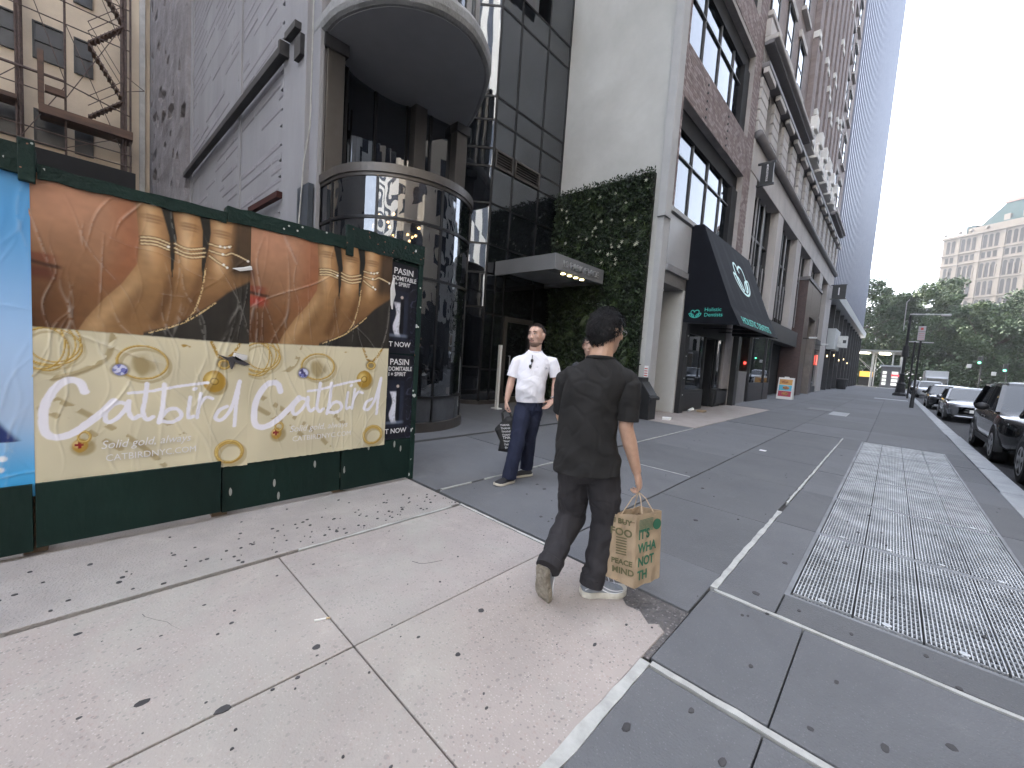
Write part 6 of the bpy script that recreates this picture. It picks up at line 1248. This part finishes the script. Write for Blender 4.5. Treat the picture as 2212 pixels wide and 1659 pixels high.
# ======== man in the charcoal T-shirt, back to the camera, with paper bag
A = Vector((.868, .496, 0)); Bv = Vector((-.496, .868, 0))
def LP(l, d, z): return Vector((-1.25, 2.075, 0))+A*l+Bv*d+Vector((0, 0, z))       # lateral, depth away, height
man = thing('person', 'person in charcoal T-shirt seen from behind, walking with brown paper bag', 'person', (-1.25, 2.07, 0))
sk1 = m_skin('skin_tan', (.50,.31,.22)); m_tee = M('charcoal_cotton', (.022,.0212,.0212), .9, var=.14, scale=6, obj=True, bump=.06, bscale=260, spec=.2); m_chino = M('dark_chino', (.03,.028,.031), .85, var=.12, scale=5, obj=True, bump=.05, bscale=240, spec=.25)
wR = Vector((-1.045, 2.246, .775)); eR = Vector((-1.095, 2.155, 1.045)); sR = LP(.175, 0, 1.345); sL = LP(-.185, -.0, 1.345); eL = Vector((-1.50, 2.09, 1.05)); wL = Vector((-1.46, 2.24, .84))
hR, kR, aR = LP(.058, 0, .84), Vector((-1.18, 2.175, .45)), Vector((-1.195, 2.10, .10)); hL, kL, aL = LP(-.10, 0, .84), Vector((-1.375, 2.10, .44)), Vector((-1.31, 1.815, .25))
HM = headM(LP(.018, .02, 1.582), Bv*.72+A*.70+Vector((0, 0, -.08)), (0.03, 0, 1), 1.03)
b = MB(); torso(b, [(LP(-.03, 0, .78), .12, .1), (LP(-.04, 0, .95), .125, .1), (LP(-.035, 0, 1.2), .13, .1), (LP(-.005, 0, 1.34), .13, .08), (LP(0, .0, 1.42), .075, .062)], A, Bv)
limb(b, [LP(.0, .0, 1.36), LP(.0, .01, 1.44), LP(.015, .02, 1.54)], [.072, .069, .063]); head(b, HM)
for (s, e, w_) in ((sR, eR, wR), (sL, eL, wL)): limb(b, [s.lerp(e, .25), s.lerp(e, .5), e, e.lerp(w_, .35), w_], [.045, .047, .042, .043, .027])
hand(b, wR+(wR-eR).normalized()*.01, Vector((.03, .06, -.2)), Vector((-.62, -.2, .1)), Vector((-.2, .9, 0)), .75)
hand(b, wL, Vector((0, .1, -.2)), Vector((.7, .2, 0)), Vector((0, 1, 0)), .4)
for (h_, k_, a_) in ((hR, kR, aR), (hL, kL, aL)): limb(b, [h_, k_, a_], [.075, .05, .036])
put('body', remeshed(b, .0055, 3), sk1, man)
s = MB(); torso(s, [(LP(-.03, 0, .66), .196, .142), (LP(-.03, 0, .752), .195, .142), (LP(-.03, 0, .84), .190, .138), (LP(-.042, 0, .96), .172, .13), (LP(-.045, 0, 1.10), .168, .125), (LP(-.03, 0, 1.22), .180, .122), (LP(-.012, 0, 1.30), .186, .112), (LP(-.004, 0, 1.35), .165, .10), (LP(0, .003, 1.39), .125, .088), (LP(0, .006, 1.432), .078, .07)], A, Bv)
for (sh, e, q_) in ((sR, eR, 1), (sL, eL, -1)):
    limb(s, [LP(q_*.10, 0, 1.325), LP(q_*.155, 0, 1.31), sh.lerp(e, .25)], [.062, .066, .058])
    sv = MB(); limb(sv, [LP(q_*.14, 0, 1.315), sh.lerp(e, .2), sh.lerp(e, .5), sh.lerp(e, .85), sh.lerp(e, 1.05)], [.055, .067, .069, .067, .066]); me = remeshed(sv, .007, 6); cloth(me, .008, (7, 7, 7), 5+q_); cut(me, [(sh.lerp(e, .88), e-sh, lambda q: True)]); garment('sleeve', me, m_tee, man)
me = remeshed(s, .007, 9); cloth(me, .013, (5, 5, 4.2), 3, lambda co: .006*np.sin(co[:, 2]*34+(co[:, 0]*A.x+co[:, 1]*A.y)*24+2*np.sin(co[:, 2]*9))*np.exp(-((co[:, 2]-.93)/.13)**2)+.005*np.sin((co[:, 0]*A.x+co[:, 1]*A.y)*30-co[:, 2]*14)*np.exp(-((co[:, 2]-1.2)/.12)**2))
lat = lambda q: (q-Vector((-1.25, 2.075, 0))).dot(A)
cut(me, [(LP(0, 0, .757), (.03, .04, -1), lambda q: q.z < .85), (LP(0, 0, 1.437), Vector((0, 0, 1))+Bv*.10, lambda q: q.z > 1.40)]); garment('t_shirt', me, m_tee, man)
cb = MB(); cb.tube([LP(.077*math.cos(t), .006+.071*math.sin(t), 1.428-.008*math.sin(t)) for t in np.linspace(0, 6.283, 25)], .011, 8); cb.build('collar', m_tee, man)
hm_ = MB(); 0 and hm_.tube([LP(-.005+.201*math.copysign(abs(math.cos(t))**.889, math.cos(t)), .145*math.copysign(abs(math.sin(t))**.889, math.sin(t)), .752+.008*math.sin(t*3)) for t in np.linspace(0, 6.283, 41)], .005, 5); None
p = MB(); torso(p, [(LP(-.02, 0, .70), .11, .085), (LP(-.022, 0, .76), .16, .118), (LP(-.03, 0, .85), .152, .112), (LP(-.04, 0, .93), .13, .10)], A, Bv)
limb(p, [hR+Vector((0, 0, -.06)), hR.lerp(kR, .5), kR, kR.lerp(aR, .5), aR+Vector((.005, .0, .01))], [.098, .096, .080, .071, .066]); limb(p, [hL+Vector((0, 0, -.06)), hL.lerp(kL, .5), kL, kL.lerp(aL, .5), aL+(kL-aL).normalized()*.02], [.098, .096, .082, .073, .066])
me = remeshed(p, .007, 5); cloth(me, .015, (6.5, 6.5, 6.5), 8, lambda co: .005*np.sin(co[:, 2]*60+co[:, 0]*25)*np.exp(-((co[:, 2]-.20)/.12)**2)); cut(me, [(aR+Vector((0, 0, -.02)), (0, 0, -1), lambda q: q.z < .2 and q.y > 2.0), (aL+(kL-aL).normalized()*-.02, aL-kL, lambda q: q.z < .32 and q.y < 1.95)]); garment('trousers', me, m_chino, man)
for (kk_, aa_) in ((kR, aR), (kL, aL)):
    d = (kk_-aa_).normalized(); u_ = d.orthogonal().normalized(); v_ = d.cross(u_); c0 = aa_+d*.0; MB().loft([[c0+d*h+(u_*math.cos(t)+v_*math.sin(t))*r_ for t in np.linspace(0, 6.283, 23)[:-1]] for (h, r_) in ((-.03, .060), (-.032, .071), (.015, .0745), (.02, .068))]).build('cuff', m_chino, man)
hair(man, HM, m_hair_b, line=(-.088, .80, -.09), puff=1.13, n_bl=9000, blen=.03, seed=5, top=1.08)
m_gf = M('spectacle_frame', (.35,.35,.36), .3, metal=.6)
gl_ = MB()
for s_ in (-1, 1): gl_.tube([HM @ Vector((s_*.031+.024*math.cos(t), .108, .012+.019*math.sin(t))) for t in np.linspace(0, 6.283, 17)], .0018, 5); gl_.tube([HM @ Vector((s_*.055, .106, .016)), HM @ Vector((s_*.082, .05, .016)), HM @ Vector((s_*.082, -.015, .014))], .0018, 5)
gl_.tube([HM @ Vector((-.008, .108, .018)), HM @ Vector((.008, .108, .018))], .0018, 5); gl_.build('spectacles', m_gf, man)
face_bits(man, HM, m_hair_b, m_iris, m_lip)
m_sg = M('sneaker_grey', (.22,.235,.26), .55, var=.15, scale=30, obj=True); m_so = M('sneaker_sole', (.58,.56,.50), .6, col2=(.40,.37,.31), scale=12); m_sw = M('sneaker_piping', (.62,.63,.65), .4); m_sod = M('sneaker_tread', (.40,.36,.29), .75, col2=(.20,.17,.13), scale=18, bump=.5, bscale=60)
MR = frame((-1.238, 2.055, .0), (.60, .80, 0), (0, 0, 1)); sh = shoe(man, MR, m_sg, m_so)
for zf in (.25, .52): stripe_on_shoe(*sh[1:], m_sw, man, zf)
hl = Vector((-1.335, 1.765, .235)); tl = Vector((-1.365, 1.84, -.005)); ML = frame(hl, tl-hl, Vector((.15, 1, .25))); sh = shoe(man, ML, m_sg, m_sod, L=.27); stripe_on_shoe(*sh[1:], m_sw, man, .4)
for q in (0, 1, 2): MB().tube([MR @ Vector((.13+.035*q, -.02, .108-.014*q)), MR @ Vector((.135+.035*q, .0, .114-.014*q)), MR @ Vector((.14+.035*q, .02, .108-.014*q))], .003, 5).build('shoe_lace', m_sw, man)
# paper bag
m_kraft = M('kraft_paper', (.35,.26,.17), .8, var=.1, scale=5, obj=True, bump=.25, bscale=22); m_bgr = M('print_green', (.03,.13,.075), .7); m_bol = M('print_olive', (.11,.10,.045), .7)
pbag = thing('paper_bag', 'brown kraft paper shopping bag with green lettering hanging from the hand', 'bag', (-.99, 2.2, .12))
BM = Vector((-.965, 2.175, .12)); fd = Vector((.33, .94, 0)).normalized(); gd = Vector((-.95, -.28, 0)).normalized(); fw_, gw_, bh = .20, .165, .435
low = [BM, BM+fd*fw_+Vector((0, 0, .03)), BM+fd*fw_+gd*gw_+Vector((0, 0, .05)), BM+gd*gw_+Vector((0, 0, .025))]
upo = Vector((-.012, -.008, bh))
hi = [low[0]+upo+gd*.01, low[1]+upo+gd*.01-Vector((0, 0, .03)), low[2]+upo-Vector((0, 0, .05))-gd*.03, low[3]+upo-Vector((0, 0, .05))-gd*.035]
def bagface(a, b_, c_, d_, nm, bulge, n_, m=10):
    mb = MB(); ring_ = []
    for j in range(m+1):
        t = j/m; row = []
        for i in range(m+1):
            s_ = i/m; q = (a*(1-s_)+b_*s_)*(1-t)+(d_*(1-s_)+c_*s_)*t; q = q+n_*(bulge*math.sin(math.pi*s_)*(1-.4*t)+.013*noise.noise(Vector((s_*3.5, t*5, bulge*90)))*(1 if 0 < i < m else 0)); row.append(q)
        ring_.append(row)
    mb.loft(ring_, cap=False, close=False); o = mb.build(nm, m_kraft, pbag); so_ = o.modifiers.new('s', 'SOLIDIFY'); so_.thickness = .002; return o
fn = fd.cross(Vector((0, 0, 1))).normalized(); gn = Vector((0, 0, 1)).cross(gd).normalized()
fo = bagface(low[0], low[1], hi[1], hi[0], 'front_face', .004, fn); bagface(low[3], low[2], hi[2], hi[3], 'rear_face', .008, -fn); go = bagface(low[3], low[0], hi[0], hi[3], 'gusset', -.006, gn); bagface(low[1], low[2], hi[2], hi[1], 'far_gusset', .0, fd)
MB().prism([q for q in low], (0, 0, .004)).build('bag_base', m_kraft, pbag)
MB().prism([hi[0]-Vector((0, 0, .05)), hi[1]-Vector((0, 0, .05)), hi[2]-Vector((0, 0, .05)), hi[3]-Vector((0, 0, .05))], (0, 0, .003)).build('bag_contents', M('bag_inside', (.12,.075,.045), .9), pbag)
upd = (hi[0]-low[0]).normalized()
for k, s_ in enumerate(("IT'S", 'WHA', 'NOT', 'TH')): text('lettering', s_, .076, m_bgr, fo, low[0]+fd*.014+upd*(.29-k*.08)+fn*.0105+Vector((0, 0, .0)), fd+Vector((0, 0, .1)), upd, .0004, width=.74, bold=.0022)
for k in range(11): MB().tube([low[0]+fd*.02+upd*(.40-k*.007)+fn*.008, low[0]+fd*.125+upd*(.408-k*.007)+fn*.010], .0011, 4).build('print_line', m_bgr, fo)
cc = low[0]+fd*.158+upd*.365+fn*.0085; MB().prism([cc+fd*.032*math.cos(t)+upd*.032*math.sin(t) for t in np.linspace(0, 6.283, 19)[:-1]], fn*.002).build('round_emblem', m_bgr, fo)
for (s_, sz, h, o_) in (('I BUY', .042, .34, .04), ('FOO', .06, .27, .02), ('PEACE', .042, .10, .03), ('MIND', .05, .045, .035)): text('lettering', s_, sz, m_bol, go, low[3]-gd*(o_-.0)+upd*h+gn*.006+Vector((0, 0, -.0)), -gd, upd, .0006, bold=.0015)
for k in range(7): MB().tube([low[3]-gd*.055+upd*(.255-k*.016)+gn*.004, low[3]-gd*.115+upd*(.257-k*.016)+gn*.004], .003, 4).build('print_line', m_bol, go)
m_tw = M('paper_twist', (.50,.38,.26), .8); grip = wR+Vector((.012, .03, -.125))
for (qa, qb) in ((hi[0].lerp(hi[1], .25), hi[0].lerp(hi[1], .75)), (hi[3].lerp(hi[2], .25), hi[3].lerp(hi[2], .75))): MB().tube([qa-Vector((0, 0, .02)), qa.lerp(grip, .6)+Vector((0, 0, .01)), grip, qb.lerp(grip, .6)+Vector((0, 0, .01)), qb-Vector((0, 0, .02))], .0035, 6).build('handle', m_tw, pbag)

# ======== man in the white T-shirt, facing the camera
A2 = Vector((.754, .657, 0)); B2 = Vector((.657, -.754, 0))          # lateral to image right, forward to the camera
def LQ(l, f_, z): return Vector((-2.995, 3.55, 0))+A2*l+B2*f_+Vector((0, 0, z))
mn = thing('person', 'person in white T-shirt and navy trousers walking with black tote bag', 'person', (-3.0, 3.5, 0))
sk2 = m_skin('skin_fair', (.52,.33,.26)); m_wt = M('white_cotton', (.74,.73,.78), .85, var=.03, obj=True, spec=.2); m_nv = M('navy_trouser', (.016,.02,.042), .85, var=.15, scale=6, obj=True, spec=.25)
FW = (B2*.9-A2*.42).normalized()
HM2 = headM(LQ(.005, .0, 1.64), B2*.83-A2*.52+Vector((0, 0, .02)), (-.05, -.04, 1), 1.10)
sR2, eR2, wR2 = LQ(-.178, 0, 1.385), LQ(-.248, .02, 1.12), LQ(-.285, .05, .885); sL2, eL2, wL2 = LQ(.19, 0, 1.40), LQ(.265, -.02, 1.165), LQ(.245, .03, .94)
hA, kA, aA = LQ(-.085, .02, .86), LQ(-.125, .2, .48), LQ(-.19, .26, .09); hB, kB, aB = LQ(.045, -.02, .86), LQ(.0, -.04, .48), LQ(-.005, -.09, .11)
b = MB(); torso(b, [(LQ(-.025, 0, .8), .12, .1), (LQ(-.025, .01, 1.0), .13, .11), (LQ(-.01, 0, 1.25), .14, .1), (LQ(0, 0, 1.39), .13, .08), (LQ(0, 0, 1.46), .07, .06)], A2, B2)
limb(b, [LQ(0, -.01, 1.40), LQ(0, 0, 1.5), LQ(.004, .0, 1.58)], [.07, .068, .062]); head(b, HM2)
for (s_, e, w_) in ((sR2, eR2, wR2), (sL2, eL2, wL2)): limb(b, [s_.lerp(e, .25), s_.lerp(e, .5), e, e.lerp(w_, .35), w_], [.045, .048, .043, .043, .028])
hand(b, wR2+(wR2-eR2).normalized()*.01, Vector((0, 0, -1))+B2*.15, A2*.8-B2*.2, B2*1.0, .8); hand(b, wL2+(wL2-eL2).normalized()*.01, -A2*.62+B2*.35+Vector((0, 0, -.75)), -A2*.3+B2*.3+Vector((0, 0, .9)), B2*.2-A2*.9+Vector((0, 0, .1)), .12, 1.3)
for (h_, k_, a_) in ((hA, kA, aA), (hB, kB, aB)): limb(b, [h_, k_, a_], [.075, .05, .036])
put('body', remeshed(b, .0055, 3), sk2, mn)
s = MB(); torso(s, [(LQ(-.01, .01, .80), .155, .125), (LQ(-.01, .01, .885), .160, .13), (LQ(-.02, .015, .93), .162, .138), (LQ(-.03, .03, 1.02), .166, .148), (LQ(-.022, .025, 1.13), .166, .142), (LQ(-.01, .01, 1.25), .178, .127), (LQ(0, 0, 1.34), .186, .112), (LQ(.005, 0, 1.39), .162, .098), (LQ(.004, 0, 1.43), .12, .085), (LQ(0, 0, 1.466), .077, .07)], A2, B2)
for (sh, e, q_) in ((sR2, eR2, -1), (sL2, eL2, 1)):
    limb(s, [LQ(q_*.10, 0, 1.365), LQ(q_*.155, 0, 1.35), sh.lerp(e, .25)], [.06, .064, .058])
    sv = MB(); limb(sv, [LQ(q_*.14, 0, 1.355), sh.lerp(e, .2), sh.lerp(e, .5), sh.lerp(e, .85), sh.lerp(e, 1.05)], [.054, .067, .070, .070, .068]); me = remeshed(sv, .008, 6); cloth(me, .008, (7, 7, 7), 15+q_); cut(me, [(sh.lerp(e, .86), e-sh, lambda q: True)]); garment('sleeve', me, m_wt, mn)
me = remeshed(s, .008, 8); cloth(me, .012, (6, 6, 6), 12, lambda co: .004*np.sin(co[:, 2]*45+(co[:, 0]*A2.x+co[:, 1]*A2.y)*22)*np.exp(-((co[:, 2]-1.0)/.15)**2))
lat2 = lambda q: (q-Vector((-2.995, 3.55, 0))).dot(A2)
cut(me, [(LQ(0, 0, .89), Vector((0, 0, -1))+A2*.05, lambda q: q.z < .97), (LQ(0, 0, 1.476), Vector((0, 0, 1))+B2*.15, lambda q: q.z > 1.43)]); garment('t_shirt', me, m_wt, mn)
MB().tube([LQ(.078*math.cos(t), .072*math.sin(t), 1.468-.010*math.sin(t)) for t in np.linspace(0, 6.283, 25)], .008, 6).build('collar', m_wt, mn)
p = MB(); torso(p, [(LQ(-.02, .0, .74), .10, .085), (LQ(-.02, .0, .80), .148, .118), (LQ(-.015, 0, .92), .15, .125), (LQ(-.02, .01, .98), .145, .12)], A2, B2)
limb(p, [hA+Vector((0, 0, -.05)), hA.lerp(kA, .5), kA, kA.lerp(aA, .5), aA+Vector((0, 0, .01)), aA+Vector((0, 0, -.12))], [.10, .096, .082, .077, .074, .074]); limb(p, [hB+Vector((0, 0, -.05)), hB.lerp(kB, .5), kB, kB.lerp(aB, .5), aB+Vector((0, 0, .01)), aB+Vector((0, 0, -.12))], [.10, .094, .08, .075, .073, .073])
me = remeshed(p, .008, 5); cloth(me, .014, (6.5, 6.5, 5), 18); cut(me, [(aA+Vector((0, 0, -.035)), (0, 0, -1), lambda q: q.z < .2 and (q-aA).length < (q-aB).length), (aB+Vector((0, 0, -.04)), (0, 0, -1), lambda q: q.z < .2 and (q-aA).length > (q-aB).length)]); garment('trousers', me, m_nv, mn)
hair(mn, HM2, m_hair_br, line=(-.06, .98, -.09), puff=1.10, n_bl=2200, blen=.016, seed=9)
face_bits(mn, HM2, m_hair_br, m_iris, m_lip)
m_stub = M('stubble_skin', (.17,.105,.08), .8, var=.2, scale=60, obj=True)
MB().loft([[HM2 @ q for q in sring(Vector((0, yo, z)), Vector((1, 0, 0)), Vector((0, 1, 0)), a, bb, 26, 2.2)] for (z, a, bb, yo) in ((-.1195, .03, .029, .029), (-.108, .042, .0485, .030), (-.09, .052, .0645, .022), (-.072, .0575, .077, .0145))]).build('beard', m_stub, mn, smooth=True)
MB().tube([HM2 @ Vector((x, .1045-abs(x)*.25, -.048-abs(x)*.2)) for x in (-.026, -.012, 0, .012, .026)], .0048, 6).build('moustache', m_stub, mn)
wt = MB(); wd_ = (wL2-eL2).normalized(); u_ = wd_.orthogonal().normalized(); v_ = wd_.cross(u_); wt.tube([wL2-wd_*.015+(u_*math.cos(t)+v_*math.sin(t))*.033 for t in np.linspace(0, 6.283, 21)], .008, 6); wo_ = wt.build('wrist_watch', m_chrome, mn); MB().ball(wL2-wd_*.015+A2*.034, (.02, .02, .02), 10, 6).build('watch_case', m_chrome, wo_)
sg = MB(); c0 = LQ(-.03, .125, 1.33)
for (dx, dz) in ((.0, .03), (-.015, -.035)): sg.ball(c0+A2*dx+B2*.016+Vector((0, 0, dz)), (.016, .016, .022), 10, 6)
sg.tube([c0+Vector((0, 0, .09))-B2*.02, c0+B2*.01, c0-A2*.02+B2*.008+Vector((0, 0, -.09))], .004, 5); sg.build('hanging_sunglasses', m_plast, mn)
m_pr = M('shirt_print', (.25,.28,.35), .8); ch_ = LQ(.02, .128, 1.275); text('chest_print', 'Thank You', .03, m_pr, mn, ch_, A2+B2*-.25, (0, 0, 1), .0015, shear=.3)
for t in range(8): MB().ball(LQ(.128+.012*math.cos(t*.785), .104+.0, 1.287+.012*math.sin(t*.785)), .003, 5, 4).build('print_dot', m_pr, mn)
m_loaf = M('loafer_black', (.014,.014,.017), .75, var=.2, obj=True); m_ls = M('loafer_sole', (.45,.41,.34), .7)
tdir = (B2*.72-A2*.69); sh = shoe(mn, frame(aA-tdir.normalized()*.07+Vector((0, 0, -.09)), tdir, (0, 0, 1)), m_loaf, m_ls, 'loafer', .28)
sh = shoe(mn, frame(aB+A2*.07+B2*.02+Vector((0, 0, -.105)), -A2*.92+B2*.4+Vector((0, 0, -.04)), (0, 0, 1)), m_loaf, m_ls, 'loafer', .28)
for (a_, q_) in ((aA, 0), (aB, 0)): MB().tube([a_+Vector((0, 0, -.05)), a_+Vector((0, 0, .05))], .036, 10).build('ankle_sock', m_ls, mn)
# tote
m_tote = M('black_tote', (.012,.012,.013), .8, var=.15, obj=True, bump=.1, bscale=40); tote = thing('tote_bag', 'black cloth tote bag with white repeated lettering held low', 'bag', (-3.2, 3.4, .3))
fr_ = [(-.40, .555), (-.275, .70), (-.165, .715), (-.12, .52), (-.10, .39), (-.175, .295), (-.345, .305), (-.33, .42)]
def tp(l, f_, z): return LQ(l, f_+.06, z)
rg = []
for (f_, sc_) in ((-.07, .9), (-.03, 1.0), (.03, 1.0), (.075, .86)):
    cxx, czz = -.24, .5; rg.append([tp(cxx+(x-cxx)*sc_, f_, czz+(z-czz)*sc_) for (x, z) in fr_])
MB().loft(rg).build('bag_body', m_tote, tote, bevel=.012)
gp = wR2+Vector((0, 0, -.115))
for f_ in (-.03, .04): MB().tube([tp(-.31, f_, .655), tp(-.325, f_*.5, .74), gp-A2*.015, gp+A2*.02, tp(-.235, f_*.5, .74), tp(-.20, f_, .68)], .011, 6).build('strap', m_tote, tote)
xd_ = (A2*.99+Vector((0, 0, .12))).normalized(); yd_ = (Vector((0, 0, 1))-A2*.14).normalized()
for k in range(8): text('lettering', 'THANK' if k != 4 else 'THAN', .032 if k != 4 else .045, m_print_w, tote, tp(-.335+.010*k, .082, .60-.036*k), xd_, yd_, .001, width=1.0 if k != 4 else .95)

# ======== woman half hidden behind
wm = thing('person', 'dark haired person mostly hidden behind the charcoal T-shirt', 'person', (-2.785, 4.35, 0)); sk3 = m_skin('skin_warm', (.47,.30,.23))
A3 = Vector((.85, .53, 0)); B3 = Vector((.53, -.85, 0))
def LW(l, f_, z): return Vector((-2.785, 4.35, 0))+A3*l+B3*f_+Vector((0, 0, z))
HM3 = headM(LW(-.01, 0, 1.575), B3, (0, 0, 1), .93); b = MB(); torso(b, [(LW(0, 0, .8), .12, .09), (LW(0, 0, 1.0), .11, .085), (LW(0, 0, 1.25), .14, .095), (LW(0, 0, 1.36), .13, .07), (LW(0, 0, 1.4), .06, .055)], A3, B3); limb(b, [LW(0, 0, 1.36), LW(0, 0, 1.5)], [.05, .048]); head(b, HM3)
for s_ in (-1, 1):
    limb(b, [LW(s_*.16, 0, 1.33), LW(s_*.22, -.02, 1.08), LW(s_*(.30 if s_ > 0 else .2), .04, .86)], [.045, .036, .024]); hand(b, LW(s_*(.30 if s_ > 0 else .2), .04, .86), Vector((0, 0, -1))+A3*.1*s_, -A3*s_, B3, .3, 1, .9); limb(b, [LW(s_*.08, 0, .85), LW(s_*.08, .06*s_, .46), LW(s_*.08, .1*s_, .09)], [.075, .05, .033])
put('body', remeshed(b, .007, 3), sk3, wm)
s = MB(); torso(s, [(LW(0, 0, .86), .15, .115), (LW(0, 0, 1.05), .13, .105), (LW(0, 0, 1.25), .155, .11), (LW(0, 0, 1.35), .14, .085), (LW(0, 0, 1.39), .07, .06)], A3, B3); [limb(s, [LW(q*.15, 0, 1.33), LW(q*.195, -.01, 1.18)], [.056, .05]) for q in (-1, 1)]; put('top', remeshed(s, .009, 4), M('dark_top', (.03,.03,.035), .85, obj=True), wm)
p = MB(); torso(p, [(LW(0, 0, .74), .15, .11), (LW(0, 0, .9), .145, .105)], A3, B3); [limb(p, [LW(q*.08, 0, .82), LW(q*.08, .06*q, .46), LW(q*.08, .1*q, .1)], [.09, .07, .06]) for q in (-1, 1)]; put('trousers', remeshed(p, .009, 4), M('black_trouser', (.02,.02,.022), .85, obj=True), wm)
hair(wm, HM3, m_hair_b, line=(-.13, 1.18, -.09), puff=1.06, n_bl=1500, blen=.05, seed=3); face_bits(wm, HM3, m_hair_b, m_iris, m_lip)
for s_ in (-1, 1): shoe(wm, frame(LW(s_*.08, .1*s_-.07, 0), B3, (0, 0, 1)), m_loaf, m_ls, 'loafer', .25)

# ------------------------------------------------------------------ summer haze
mh = bpy.data.materials.new('haze'); mh.use_nodes = True; th_ = mh.node_tree; th_.nodes.clear()
ho_ = th_.nodes.new('ShaderNodeOutputMaterial'); pv = th_.nodes.new('ShaderNodeVolumePrincipled'); pv.inputs['Color'].default_value = (.93, .95, 1, 1); pv.inputs['Density'].default_value = .0005; pv.inputs['Anisotropy'].default_value = .2
th_.links.new(pv.outputs[0], ho_.inputs['Volume'])
hz = MB().box(-910, 910, -910, 1510, -1.6, 96).build('haze', mh); setp(hz, 'thin pale summer haze filling the street', 'haze', kind='stuff')
